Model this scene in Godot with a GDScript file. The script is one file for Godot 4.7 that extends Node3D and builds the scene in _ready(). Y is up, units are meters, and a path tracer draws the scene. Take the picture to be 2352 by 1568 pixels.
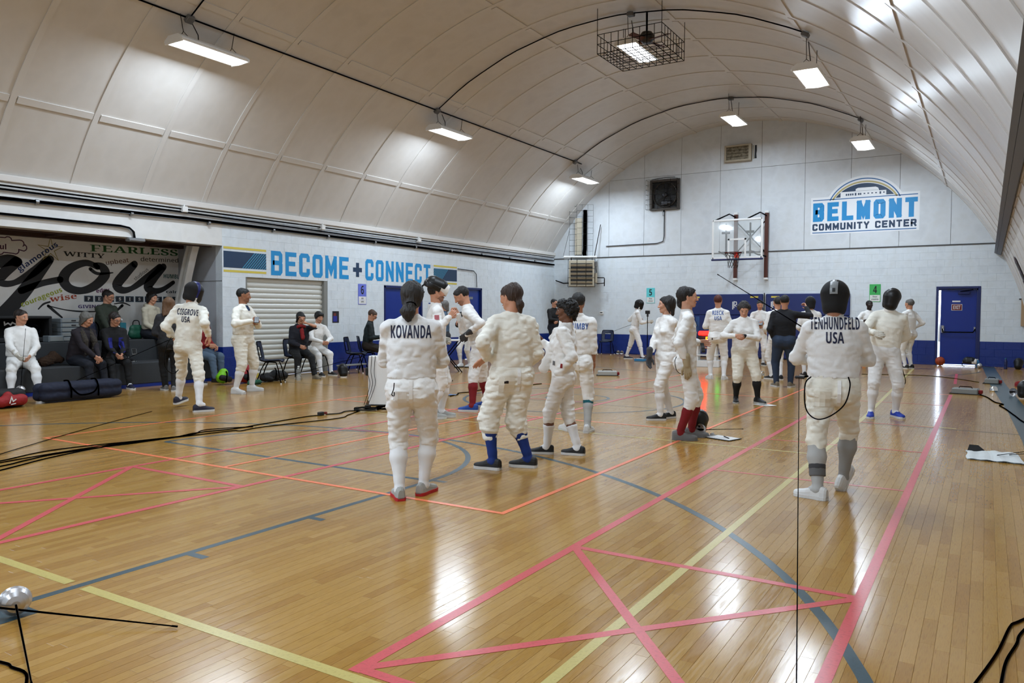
extends Node3D
# A barrel-vaulted gymnasium during a fencing meet. Metres; x across the hall, z along it (the far wall is at z = -24), y up.

const CX := -6.49      # axis and radius of the vault
const CY := -0.36
const CR := 7.57
const BACK := -24.0    # far wall
const NEAR := 8.0      # wall behind the camera
const LEFT := -13.0    # left wall
var M := {}
var used := {}
var rng := RandomNumberGenerator.new()


class MB:
	var v := PackedVector3Array()
	var n := PackedVector3Array()
	var c := PackedColorArray()
	var ix := PackedInt32Array()
	var uv := PackedVector2Array()
	var col := Color.WHITE
	var xf := Transform3D()

	func _v(p: Vector3, nn: Vector3) -> void:
		v.append(xf * p)
		n.append((xf.basis * nn).normalized())
		c.append(col)

	# corners counter-clockwise as seen from outside
	func quad(a: Vector3, b: Vector3, cc: Vector3, d: Vector3) -> void:
		var nn := (cc - a).cross(d - b).normalized()
		var s := v.size()
		_v(a, nn); _v(b, nn); _v(cc, nn); _v(d, nn)
		ix.append_array([s, s + 2, s + 1, s, s + 3, s + 2])

	func tri(a: Vector3, b: Vector3, cc: Vector3) -> void:
		var nn := (b - a).cross(cc - a).normalized()
		var s := v.size()
		_v(a, nn); _v(b, nn); _v(cc, nn)
		ix.append_array([s, s + 2, s + 1])

	# same, turned so that it faces away from the point o
	func qout(a: Vector3, b: Vector3, cc: Vector3, d: Vector3, o: Vector3) -> void:
		if (cc - a).cross(d - b).dot((a + cc) * 0.5 - o) >= 0.0:
			quad(a, b, cc, d)
		else:
			quad(a, d, cc, b)

	func tout(a: Vector3, b: Vector3, cc: Vector3, o: Vector3) -> void:
		if (b - a).cross(cc - a).dot(a - o) >= 0.0:
			tri(a, b, cc)
		else:
			tri(a, cc, b)

	# a box with chamfered edges
	func box(m: Vector3, size: Vector3, bev := 0.0, bas := Basis()) -> MB:
		var h := size * 0.5
		bev = minf(bev, minf(h.x, minf(h.y, h.z)) * 0.98)
		if bev <= 0.0:
			for ax in 3:
				for s in [-1.0, 1.0]:
					var q := []
					for e in [[-1, -1], [1, -1], [1, 1], [-1, 1]]:
						var p := Vector3()
						p[ax] = s * h[ax]
						p[(ax + 1) % 3] = e[0] * h[(ax + 1) % 3]
						p[(ax + 2) % 3] = e[1] * h[(ax + 2) % 3]
						q.append(m + bas * p)
					qout(q[0], q[1], q[2], q[3], m)
			return self
		var f := func(ax: int, s: Vector3) -> Vector3:
			var p := s * h
			for k in 3:
				if k != ax:
					p[k] -= s[k] * bev
			return m + bas * p
		for ax in 3:
			var u := (ax + 1) % 3
			var w := (ax + 2) % 3
			for s in [-1.0, 1.0]:
				var q := []
				for e in [[-1, -1], [1, -1], [1, 1], [-1, 1]]:
					var sv := Vector3()
					sv[ax] = s
					sv[u] = e[0]
					sv[w] = e[1]
					q.append(f.call(ax, sv))
				qout(q[0], q[1], q[2], q[3], m)
				for t in [-1.0, 1.0]:   # the edge along w between faces ax and u
					var s0 := Vector3()
					s0[ax] = s
					s0[u] = t
					s0[w] = -1
					var s1 := s0
					s1[w] = 1
					qout(f.call(ax, s0), f.call(ax, s1), f.call(u, s1), f.call(u, s0), m)
		for i in 8:
			var sv := Vector3(1 if i & 1 else -1, 1 if i & 2 else -1, 1 if i & 4 else -1)
			tout(f.call(0, sv), f.call(1, sv), f.call(2, sv), m)
		return self

	func span(a: Vector3, b: Vector3, bev := 0.0) -> MB:
		return box((a + b) * 0.5, (b - a).abs(), bev)

	# a round bar along a path; r may be one radius or one per point
	func tube(p: Array, r: Variant, sides := 8, caps := true) -> MB:
		var k := p.size()
		var s := v.size()
		var t0: Vector3 = (p[1] - p[0]).normalized()
		var up := Vector3.UP if absf(t0.y) < 0.9 else Vector3.RIGHT
		var u := t0.cross(up).normalized()
		for i in k:
			var t: Vector3 = ((p[mini(i + 1, k - 1)] - p[maxi(i - 1, 0)]) as Vector3).normalized()
			u = (u - t * u.dot(t)).normalized()
			var w := t.cross(u)
			var rr: float = r[i] if r is Array else r
			for j in sides:
				var a := TAU * j / sides
				var d := u * cos(a) + w * sin(a)
				_v(p[i] + d * rr, d)
		for i in k - 1:
			for j in sides:
				var a := s + i * sides + j
				var b := s + i * sides + (j + 1) % sides
				ix.append_array([a, b, a + sides, b, b + sides, a + sides])
		if caps:
			for e in [0, k - 1]:
				var nn: Vector3 = (p[1] - p[0]).normalized() * -1.0 if e == 0 else (p[k - 1] - p[k - 2]).normalized()
				var q := v.size()
				_v(p[e], nn)
				for j in sides:
					v.append(v[s + e * sides + j])
					n.append((xf.basis * nn).normalized())
					c.append(col)
				for j in sides:
					if e == 0:
						ix.append_array([q, q + 1 + (j + 1) % sides, q + 1 + j])
					else:
						ix.append_array([q, q + 1 + j, q + 1 + (j + 1) % sides])
		return self

	# profile of (radius, height) turned about y
	func lathe(pr: Array, at := Vector3.ZERO, sides := 20, bas := Basis()) -> MB:
		for i in pr.size() - 1:
			var a: Vector2 = pr[i]
			var b: Vector2 = pr[i + 1]
			var d := (b - a).normalized()
			var s := v.size()
			for j in sides + 1:
				var an := TAU * j / sides
				var o := Vector3(cos(an), 0, sin(an))
				var nn := o * d.y + Vector3.UP * -d.x
				_v(at + bas * (o * a.x + Vector3.UP * a.y), bas * nn)
				_v(at + bas * (o * b.x + Vector3.UP * b.y), bas * nn)
			for j in sides:
				var q := s + j * 2
				ix.append_array([q, q + 2, q + 1, q + 1, q + 2, q + 3])
		return self

	# a flat outline (x right, y up) with its front at z = 0 and its back at z = -depth
	func prism(poly: PackedVector2Array, depth: float, back := true) -> MB:
		var t := Geometry2D.triangulate_polygon(poly)
		var cw := Geometry2D.is_polygon_clockwise(poly)
		for i in range(0, t.size(), 3):
			var a := poly[t[i]]
			var b := poly[t[i + 1]]
			var e := poly[t[i + 2]]
			if (b - a).cross(e - a) < 0:
				var x := b
				b = e
				e = x
			tri(Vector3(a.x, a.y, 0), Vector3(b.x, b.y, 0), Vector3(e.x, e.y, 0))
			if back:
				tri(Vector3(a.x, a.y, -depth), Vector3(e.x, e.y, -depth), Vector3(b.x, b.y, -depth))
		if depth > 0.0:
			for i in poly.size():
				var a := poly[i]
				var b := poly[(i + 1) % poly.size()]
				if not cw:   # Godot calls counter-clockwise in y-down; sort out by sign
					var x := a
					a = b
					b = x
				quad(Vector3(b.x, b.y, 0), Vector3(b.x, b.y, -depth), Vector3(a.x, a.y, -depth), Vector3(a.x, a.y, 0))
		return self

	# a stroke of width w along a flat polyline with mitred corners, on z = 0
	func stroke(pts: Array, w: float, depth := 0.0, closed := false) -> MB:
		var k := pts.size()
		var l := []
		var r := []
		for i in k:
			var d0: Vector2 = (pts[i] - pts[(i - 1 + k) % k]).normalized() if closed or i > 0 else (pts[1] - pts[0]).normalized()
			var d1: Vector2 = (pts[(i + 1) % k] - pts[i]).normalized() if closed or i < k - 1 else d0
			var m := (d0 + d1).normalized()
			if m.length() < 0.1:
				m = d0
			var nn := Vector2(-m.y, m.x)
			var f := w * 0.5 / maxf(0.35, nn.dot(Vector2(-d0.y, d0.x)))
			l.append(pts[i] + nn * f)
			r.append(pts[i] - nn * f)
		for i in (k if closed else k - 1):
			var j := (i + 1) % k
			var q := [r[i], r[j], l[j], l[i]]
			quad(Vector3(q[0].x, q[0].y, 0), Vector3(q[1].x, q[1].y, 0), Vector3(q[2].x, q[2].y, 0), Vector3(q[3].x, q[3].y, 0))
			if depth > 0.0:
				quad(Vector3(r[i].x, r[i].y, -depth), Vector3(r[j].x, r[j].y, -depth), Vector3(r[j].x, r[j].y, 0), Vector3(r[i].x, r[i].y, 0))
				quad(Vector3(l[j].x, l[j].y, -depth), Vector3(l[i].x, l[i].y, -depth), Vector3(l[i].x, l[i].y, 0), Vector3(l[j].x, l[j].y, 0))
		return self

	func mesh() -> ArrayMesh:
		var a := []
		a.resize(Mesh.ARRAY_MAX)
		a[Mesh.ARRAY_VERTEX] = v
		a[Mesh.ARRAY_NORMAL] = n
		a[Mesh.ARRAY_COLOR] = c
		a[Mesh.ARRAY_INDEX] = ix
		var m := ArrayMesh.new()
		m.add_surface_from_arrays(Mesh.PRIMITIVE_TRIANGLES, a)
		return m


func numbered(s: String) -> String:
	used[s] = used.get(s, -1) + 1
	return s if used[s] == 0 else "%s_%03d" % [s, used[s]]


func part(called: String, m, mat: Material, parent: Node3D = self, label := "") -> MeshInstance3D:
	var o := MeshInstance3D.new()
	o.mesh = m.mesh() if m is MB else m
	o.material_override = mat
	if parent == self:
		o.name = numbered(called)
	else:
		o.name = called
	parent.add_child(o, true)
	if label:
		o.set_meta("label", label)
	return o


func tag(o: Node3D, label: String, category: String, group := "") -> Node3D:
	o.set_meta("label", label)
	o.set_meta("category", category)
	if group:
		o.set_meta("group", group)
	return o


func thing(called: String, label: String, category: String, at := Vector3.ZERO, turn := 0.0, group := "") -> Node3D:
	var o := Node3D.new()
	o.name = numbered(called)
	add_child(o)
	o.position = at
	o.rotation.y = turn
	return tag(o, label, category, group)


func struct(called: String, m, mat: Material, label := "") -> MeshInstance3D:
	var o := part(called, m, mat, self, label)
	o.set_meta("kind", "structure")
	return o


func holder(called: String) -> Node3D:
	var o := Node3D.new()
	o.name = numbered(called)
	add_child(o)
	o.set_meta("kind", "structure")
	return o


func noise_tex(freq: float, size := 256, seed_ := 1, oct := 3, ramp: Array = [], normal := 0.0, type := FastNoiseLite.TYPE_SIMPLEX_SMOOTH) -> NoiseTexture2D:
	var f := FastNoiseLite.new()
	f.seed = seed_
	f.noise_type = type
	f.frequency = freq
	f.fractal_octaves = oct
	var t := NoiseTexture2D.new()
	t.width = size
	t.height = size
	t.seamless = true
	t.noise = f
	if normal > 0.0:
		t.as_normal_map = true
		t.bump_strength = normal
	if ramp.size():
		var g := Gradient.new()
		g.offsets = PackedFloat32Array(range(ramp.size()).map(func(i): return float(i) / (ramp.size() - 1)))
		g.colors = PackedColorArray(ramp)
		t.color_ramp = g
	return t


func mat(name_: String, col: Color, rough := 0.6, metal := 0.0, vcol := false) -> StandardMaterial3D:
	var m := StandardMaterial3D.new()
	m.resource_name = name_
	m.albedo_color = col
	m.roughness = rough
	m.metallic = metal
	m.vertex_color_use_as_albedo = vcol
	M[name_] = m
	return m


# triplanar colour and relief textures
func tex(m: StandardMaterial3D, albedo: Texture2D, normal: Texture2D, scale_: Vector3, nscale := 1.0, world := true) -> StandardMaterial3D:
	m.uv1_triplanar = true
	m.uv1_world_triplanar = world
	m.uv1_scale = scale_
	if albedo:
		m.albedo_texture = albedo
	if normal:
		m.normal_enabled = true
		m.normal_texture = normal
		m.normal_scale = nscale
	return m


func lin(c: Color) -> Color:
	return c.srgb_to_linear()


func _ready() -> void:
	# ---- camera
	var cam := Camera3D.new()
	cam.name = "camera"
	cam.transform = Transform3D(Basis(Vector3(0.85228, 0.00449, -0.52306), Vector3(-0.02352, 0.99928, -0.02975), Vector3(0.52255, 0.03766, 0.85178)).orthonormalized(), Vector3(0, 1.38, 0))
	cam.fov = 47.66
	cam.near = 0.05
	cam.far = 200.0
	add_child(cam)
	# ---- daylight outside and exposure
	var env := Environment.new()
	env.background_mode = Environment.BG_SKY
	var sky := Sky.new()
	var sm := ProceduralSkyMaterial.new()
	sm.sky_top_color = Color(0.55, 0.66, 0.82)
	sm.sky_horizon_color = Color(0.86, 0.9, 0.95)
	sm.ground_horizon_color = Color(0.8, 0.82, 0.84)
	sm.ground_bottom_color = Color(0.5, 0.5, 0.5)
	sm.sky_energy_multiplier = 3.2
	sky.sky_material = sm
	env.sky = sky
	env.tonemap_mode = Environment.TONE_MAPPER_LINEAR
	env.tonemap_exposure = EXPOSURE
	env.sdfgi_enabled = true
	env.ssao_enabled = true
	env.ssil_enabled = true
	var we := WorldEnvironment.new()
	we.name = "world_environment"
	we.environment = env
	add_child(we)
	rng.seed = 7
	materials()
	cloth_materials()
	# ---- lamps of the hall, four rows of three, each with its own area light
	lamps()
	# ---- the hall
	floor_planks()
	floor_lines()
	back_wall()
	left_wall()
	alcove()
	vault()
	near_wall()
	conduits()
	wall_graphics()
	wall_fittings()
	basket()
	props()
	people()


const EXPOSURE := 1.0
const LAMP_ENERGY := 14.0


func materials() -> void:
	var grain := noise_tex(0.02, 512, 3, 4, [Color(0.88, 0.86, 0.84), Color(1, 1, 1), Color(0.93, 0.91, 0.88)])
	var scuff := noise_tex(0.012, 512, 9, 4, [Color(0.42, 0.42, 0.42), Color(0.6, 0.6, 0.6), Color(0.85, 0.85, 0.85)])
	var wave := noise_tex(0.006, 512, 12, 2, [], 1.2)
	for i in 6:
		var tone: Color = [Color(0.655, 0.505, 0.255), Color(0.635, 0.480, 0.230), Color(0.675, 0.525, 0.280), Color(0.645, 0.490, 0.240), Color(0.615, 0.455, 0.215), Color(0.665, 0.515, 0.265)][i]
		var m := mat("maple_%d" % i, tone, 0.30)
		tex(m, grain, wave, Vector3(9, 9, 0.7), 0.05)
		m.roughness_texture = scuff
		m.metallic_specular = 0.5
	var ms := mat("maple_strips", Color(1, 1, 1), 0.30, 0.0, true)
	tex(ms, grain, wave, Vector3(9, 9, 0.7), 0.05)
	ms.roughness_texture = scuff
	mat("sub_floor", Color(0.28, 0.17, 0.07), 0.8)
	for e in [["pink", Color(0.80, 0.33, 0.35)], ["orange", Color(0.95, 0.50, 0.33)], ["yellow", Color(0.74, 0.68, 0.40)], ["slate", Color(0.22, 0.31, 0.35)]]:
		var m := mat("line_" + e[0], e[1], 0.28)
		tex(m, grain, null, Vector3(3, 3, 3))
	var rough_paint := noise_tex(0.05, 256, 4, 3, [], 2.0)
	var mottle := noise_tex(0.006, 512, 5, 4, [Color(0.95, 0.95, 0.95), Color(1, 1, 1), Color(0.97, 0.965, 0.955)])
	tex(mat("white_block", Color(0.83, 0.86, 0.88), 0.5), mottle, rough_paint, Vector3(0.7, 0.7, 0.7), 0.25)
	tex(mat("blue_block", Color(0.055, 0.17, 0.47), 0.38), mottle, rough_paint, Vector3(0.7, 0.7, 0.7), 0.25)
	tex(mat("white_panel", Color(0.82, 0.84, 0.855), 0.5), mottle, rough_paint, Vector3(0.5, 0.5, 0.5), 0.12)
	tex(mat("vault_panel", Color(0.80, 0.785, 0.765), 0.36), mottle, noise_tex(0.012, 256, 6, 3, [], 1.0), Vector3(0.5, 0.5, 0.5), 0.14)
	mat("vault_batten", Color(0.80, 0.785, 0.765), 0.36)
	mat("joint_shadow", Color(0.40, 0.39, 0.38), 0.9)
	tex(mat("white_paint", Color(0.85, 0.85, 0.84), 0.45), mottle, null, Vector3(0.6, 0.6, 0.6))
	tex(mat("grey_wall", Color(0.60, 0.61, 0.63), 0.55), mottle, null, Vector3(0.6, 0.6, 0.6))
	mat("blue_paint", Color(0.05, 0.17, 0.50), 0.3)
	mat("blue_dark", Color(0.04, 0.11, 0.33), 0.35)
	mat("conduit_grey", Color(0.55, 0.56, 0.57), 0.4, 0.5)
	mat("pipe_pale", Color(0.66, 0.67, 0.68), 0.45)
	mat("conduit_mid", Color(0.38, 0.38, 0.38), 0.5, 0.2)
	mat("conduit_dark", Color(0.30, 0.30, 0.30), 0.5, 0.3)
	mat("wire", Color(0.13, 0.11, 0.10), 0.5, 0.4)
	mat("steel", Color(0.70, 0.71, 0.72), 0.28, 0.9)
	mat("steel_dark", Color(0.25, 0.25, 0.26), 0.4, 0.8)
	mat("chrome", Color(0.86, 0.87, 0.88), 0.12, 1.0)
	mat("black", Color(0.035, 0.035, 0.04), 0.55)
	mat("black_gloss", Color(0.03, 0.03, 0.035), 0.25)
	mat("white_gloss", Color(0.88, 0.88, 0.87), 0.3)
	mat("white_matte", Color(0.86, 0.86, 0.85), 0.8)
	mat("wood_brown", Color(0.30, 0.13, 0.075), 0.5)
	mat("rust_beam", Color(0.20, 0.10, 0.08), 0.7)
	mat("carpet", Color(0.215, 0.225, 0.235), 0.95)
	M["carpet"].normal_enabled = true
	tex(M["carpet"], noise_tex(0.2, 256, 8, 2, [Color(0.8, 0.8, 0.8), Color(1, 1, 1)]), null, Vector3(2, 2, 2))
	mat("beige_metal", Color(0.66, 0.62, 0.54), 0.45, 0.1)
	mat("cyan_paint", Color(0.05, 0.53, 0.77), 0.5)
	mat("navy_paint", Color(0.085, 0.20, 0.32), 0.5)
	mat("gold_paint", Color(0.80, 0.73, 0.30), 0.5)
	mat("stripe_blue", Color(0.22, 0.58, 0.72), 0.5)
	mat("vinyl_blue", Color(0.045, 0.13, 0.37), 0.38)
	mat("red_rim", Color(0.80, 0.16, 0.08), 0.4)
	mat("clear", Color(0.93, 0.97, 0.97, 0.12), 0.05)
	M["clear"].transparency = BaseMaterial3D.TRANSPARENCY_ALPHA
	mat("net_white", Color(0.82, 0.80, 0.76), 0.8)
	var lens := mat("lamp_lens", Color(0.95, 0.97, 1.0), 0.4)
	lens.emission_enabled = true
	lens.emission = Color(0.97, 0.985, 1.0)
	lens.emission_energy_multiplier = 5.0


# ------------------------------------------------------------------ lamps
func lamps() -> void:
	var spots := [
		[Vector3(-10.67, 5.50, -8.1), "hung nearest, over the slanted white panels above the bleachers"],
		[Vector3(-10.67, 5.50, -14.6), "over the left side, second from the bleachers"],
		[Vector3(-10.75, 5.50, -21.8), "low over the corner above the caged heater"],
		[Vector3(-6.08, 6.60, -14.65), "hung in front of the wire cage of the ceiling fan"],
		[Vector3(-5.95, 6.60, -21.1), "on the crown of the vault before the louvred vent"],
		[Vector3(-2.78, 5.62, -14.75), "nearer one on the glossy right side of the vault"],
		[Vector3(-2.74, 5.62, -21.2), "farther one on the right, above the painted wall emblem"],
		[Vector3(-6.05, 6.60, -8.1), ""], [Vector3(-2.78, 5.62, -8.1), ""],
		[Vector3(-10.67, 5.50, -1.6), ""], [Vector3(-6.05, 6.60, -1.6), ""], [Vector3(-2.78, 5.62, -1.6), ""],
		[Vector3(-10.67, 5.50, 4.9), ""], [Vector3(-6.05, 6.60, 4.9), ""], [Vector3(-2.78, 5.62, 4.9), ""]]
	for s in spots:
		var p: Vector3 = s[0]
		var lab: String = "white LED high bay lamp " + s[1] if s[1] else "white LED high bay lamp out of view, " + ["", "", "", "", "", "", "", "on the crown above the camera side", "right of the crown on the camera side", "over the bleachers near the camera", "on the crown over the camera", "over the right floor near the camera", "left one behind the camera", "middle one behind the camera", "right one behind the camera"][spots.find(s)]
		var t := thing("ceiling_light", lab, "ceiling light", p, 0, "high bay lamps under the vault")
		var b := MB.new()
		b.prism(PackedVector2Array([Vector2(-0.12, 0.09), Vector2(-0.21, 0.03), Vector2(-0.225, 0.0), Vector2(0.225, 0.0), Vector2(0.21, 0.03), Vector2(0.12, 0.09)]), 1.26)
		part("housing", b, M.white_gloss, t).position.z = 0.63
		var l := MB.new()
		for k in 6:   # prismatic lens, gently bowed downwards
			var a0 := -0.19 + 0.38 * k / 6.0
			var a1 := -0.19 + 0.38 * (k + 1) / 6.0
			var y0 := -0.012 - 0.03 * (1.0 - pow(a0 / 0.19, 2))
			var y1 := -0.012 - 0.03 * (1.0 - pow(a1 / 0.19, 2))
			l.quad(Vector3(a0, y0, -0.6), Vector3(a1, y1, -0.6), Vector3(a1, y1, 0.6), Vector3(a0, y0, 0.6))
			l.quad(Vector3(a0, y0, 0.6), Vector3(a1, y1, 0.6), Vector3(a1, 0, 0.6), Vector3(a0, 0, 0.6))
			l.quad(Vector3(a1, y1, -0.6), Vector3(a0, y0, -0.6), Vector3(a0, 0, -0.6), Vector3(a1, 0, -0.6))
		part("lens", l, M.lamp_lens, t)
		var e := MB.new()
		for sg in [-1, 1]:
			e.box(Vector3(0, -0.012, sg * 0.615), Vector3(0.44, 0.045, 0.028), 0.008)
			e.box(Vector3(sg * 0.205, -0.006, 0), Vector3(0.018, 0.026, 1.24), 0.004)
		part("lens_rim", e, M.white_gloss, t)
		var al := AreaLight3D.new()
		al.name = "lamp_light"
		al.area_size = Vector2(0.38, 1.18)
		al.light_energy = LAMP_ENERGY
		al.light_color = Color(0.87, 0.935, 1.0)
		al.area_range = 40.0
		al.area_attenuation = 2.0
		al.shadow_enabled = true
		al.position = Vector3(0, -0.05, 0)
		al.rotation.x = -PI / 2
		t.add_child(al)
		# wires up to the vault
		for sg in [-1, 1]:
			var w := MB.new()
			var up := sqrt(CR * CR - pow(p.x - CX, 2)) + CY - p.y
			w.tube([Vector3(0, 0.19, sg * 0.45), Vector3(0, up - 0.005, sg * 0.5)], 0.006, 5)
			for q in [-1, 1]:
				w.tube([Vector3(q * 0.11, 0.09, sg * 0.45), Vector3(0, 0.19, sg * 0.45)], 0.005, 5)
			part("hanging_wire", w, M.wire, t)
		var cw := MB.new()
		var h0 := sqrt(CR * CR - pow(p.x - CX, 2)) + CY - p.y
		cw.tube([Vector3(0, 0.09, 0.18), Vector3(0.02, 0.2, 0.2), Vector3(0.0, h0 - 0.08, 0.3)], 0.008, 5)
		part("power_cord", cw, M.black, t)


# ------------------------------------------------------------------ floor
func floor_planks() -> void:
	var slab := struct("floor", MB.new().span(Vector3(-15.2, -0.2, BACK - 0.3), Vector3(1.6, -0.012, NEAR + 0.4)), M.sub_floor)
	var wd := 0.0571
	var far_mb := MB.new()
	var near := []
	var tones := []
	for i in 6:
		tones.append(lin(M["maple_%d" % i].albedo_color))
	var x := -13.0
	while x < 1.1:
		var z := 0.6 - rng.randf() * 0.8
		while z > BACK:
			var ln: float = [0.3, 0.45, 0.6, 0.8][rng.randi() % 4]
			var z1 := maxf(z - ln, BACK)
			var m := Vector3(x + wd * 0.5, 0, (z + z1) * 0.5)
			var t := rng.randi() % 6
			var tilt := rng.randf_range(-0.00006, 0.00006)
			var d := Vector2(m.x, m.z).length()
			var ang := atan2(m.x, -m.z)
			if absf(ang + 0.55) < 0.58 and m.z < -2.0 and d < 4.6:
				near.append([d, m, z - z1, t, tilt])
			else:
				plank_shape(far_mb, m, wd, z - z1, tilt, tones[t])
			z = z1
		x += wd
	near.sort_custom(func(a, b): return a[0] < b[0])
	var cache := {}
	for i in near.size():
		var q: Array = near[i]
		if i < 300:
			var key := "%.3f" % q[2]
			if not cache.has(key):
				var b := MB.new()
				plank_shape(b, Vector3.ZERO, wd, q[2], 0.0, Color.WHITE)
				cache[key] = b.mesh()
			var o := part("plank", cache[key], M["maple_%d" % q[3]], slab)
			o.position = q[1]
			o.rotation.z = q[4] / (wd * 0.5)
		else:
			plank_shape(far_mb, q[1], wd, q[2], q[4], tones[q[3]])
	far_mb.col = tones[0]
	far_mb.quad(Vector3(-13, 0, NEAR), Vector3(1.1, 0, NEAR), Vector3(1.1, 0, 0.4), Vector3(-13, 0, 0.4))
	part("plank", far_mb, M.maple_strips, slab).set_meta("kind", "stuff")


func plank_shape(b: MB, m: Vector3, w: float, ln: float, tilt: float, col: Color) -> void:
	b.col = col
	var hx := w * 0.5
	var hz := ln * 0.5
	var bv := 0.0009
	var t := [m + Vector3(-hx + bv, -tilt, hz - bv), m + Vector3(hx - bv, tilt, hz - bv), m + Vector3(hx - bv, tilt, -hz + bv), m + Vector3(-hx + bv, -tilt, -hz + bv)]
	var u := [m + Vector3(-hx, -0.0016, hz), m + Vector3(hx, -0.0016, hz), m + Vector3(hx, -0.0016, -hz), m + Vector3(-hx, -0.0016, -hz)]
	b.quad(t[0], t[1], t[2], t[3])
	for i in 4:
		var j := (i + 1) % 4
		b.quad(u[i], u[j], t[j], t[i])


var line_y := 0.0006


func line_obj(mn: String, label: String, segs: Array, w: float) -> void:
	var b := MB.new()
	for s in segs:
		line_y += 0.00004
		b.xf = Transform3D(Basis(Vector3(1, 0, 0), Vector3(0, 0, -1), Vector3(0, 1, 0)), Vector3(0, line_y, 0))
		b.stroke(s, w, 0.0006)
	part("court_line", b, M["line_" + mn], get_node("floor"), label)


func arc2(c: Vector2, r: float, a0: float, a1: float, k := 40) -> Array:
	var o := []
	for i in k + 1:
		var a := deg_to_rad(lerpf(a0, a1, float(i) / k))
		o.append(c + Vector2(cos(a), sin(a)) * r)
	return o


func V(x: float, y: float) -> Vector2:
	return Vector2(x, y)


# plan coordinates: x across the hall, y = distance down the hall (-z)
func floor_lines() -> void:
	line_obj("slate", "slate blue painted basketball lane line with block marks", [[V(-3.85, -2.4), V(-3.85, 5.03)], [V(-3.85, 2.75), V(-3.69, 2.75)], [V(-3.85, 3.67), V(-3.71, 3.67)], [V(-3.85, 5.03), V(-3.71, 5.03)]], 0.05)
	line_obj("slate", "slate blue painted block on the lane line", [[V(-3.88, 1.75), V(-3.66, 1.75)]], 0.2)
	line_obj("slate", "slate blue free throw line and half circle", [[V(-7.35, 5.0), V(-3.85, 5.0)], arc2(V(-5.6, 5.0), 1.75, 0, 180)], 0.05)
	line_obj("slate", "slate blue three point arc", [arc2(V(-5.6, 1.17), 5.6, -25, 205, 80)], 0.055)
	line_obj("slate", "slate blue centre line and centre circle", [[V(-13, 10.55), V(0.9, 10.6)]], 0.022)
	line_obj("slate", "slate blue centre circle", [arc2(V(-5.62, 11.05), 1.75, 0, 360, 60), arc2(V(-5.62, 11.2), 0.5, 0, 360, 30)], 0.05)
	line_obj("slate", "slate blue far three point arc", [arc2(V(-5.6, 22.7), 5.6, 190, 350, 60)], 0.05)
	line_obj("slate", "broad slate blue side line along the right edge", [[V(0.07, 23.9), V(0.22, 18.0), V(0.43, 12.8), V(0.5, 10.0), V(0.5, 2.0)]], 0.27)
	line_obj("yellow", "pale yellow side line", [[V(-1.36, 2.13), V(-1.36, 11.2), V(-1.55, 22.0)]], 0.05)
	line_obj("yellow", "pale yellow cross line with a gap at the lane", [[V(-6.6, 2.13), V(-3.93, 2.13)], [V(-3.8, 2.13), V(-1.33, 2.13)]], 0.055)
	line_obj("yellow", "pale yellow cross line in mid hall", [[V(-7.5, 8.0), V(-1.36, 8.0)]], 0.04)
	line_obj("yellow", "short pale yellow tape mark near the right side", [[V(-0.66, 10.76), V(-0.28, 10.72)]], 0.06)
	for e in [[-2.04, -0.49, "right"], [-6.42, -4.96, "left"]]:
		var a: float = e[0]
		var c: float = e[1]
		line_obj("pink", "pink taped side lines of the %s fencing strip" % e[2], [[V(a, 2.17), V(a, 15.2)], [V(c, 2.17), V(c, 15.2)]], 0.055)
		line_obj("pink", "pink taped cross at the near end of the %s fencing strip" % e[2], [[V(a, 2.2), V(c, 2.2)], [V(a, 4.04), V(c, 4.04)], [V(a, 2.2), V(c, 4.04)], [V(a, 4.04), V(c, 2.2)]], 0.05)
		line_obj("pink", "thin pink taped cross lines of the %s fencing strip" % e[2], [[V(a, 6.71), V(c, 6.71)], [V(a, 8.68), V(c, 8.68)], [V(a, 10.7), V(c, 10.7)], [V(a, 13.35), V(c, 13.35)], [V(a, 15.2), V(c, 15.2)]], 0.03)
	line_obj("pink", "short pink tape stretch before the blue exit door", [[V(-0.5, 17.6), V(-0.56, 20.6)]], 0.055)
	line_obj("orange", "orange taped outer lines of the badminton court", [[V(-8.68, 17.4), V(-8.65, 4.45), V(-2.8, 4.45), V(-2.82, 17.4)]], 0.042)
	line_obj("orange", "orange taped centre and service lines", [[V(-5.72, 4.45), V(-5.72, 8.85)], [V(-8.65, 8.85), V(-2.8, 8.85)], [V(-8.65, 13.05), V(-2.8, 13.05)], [V(-5.8, 13.05), V(-5.8, 17.4)]], 0.04)


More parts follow.
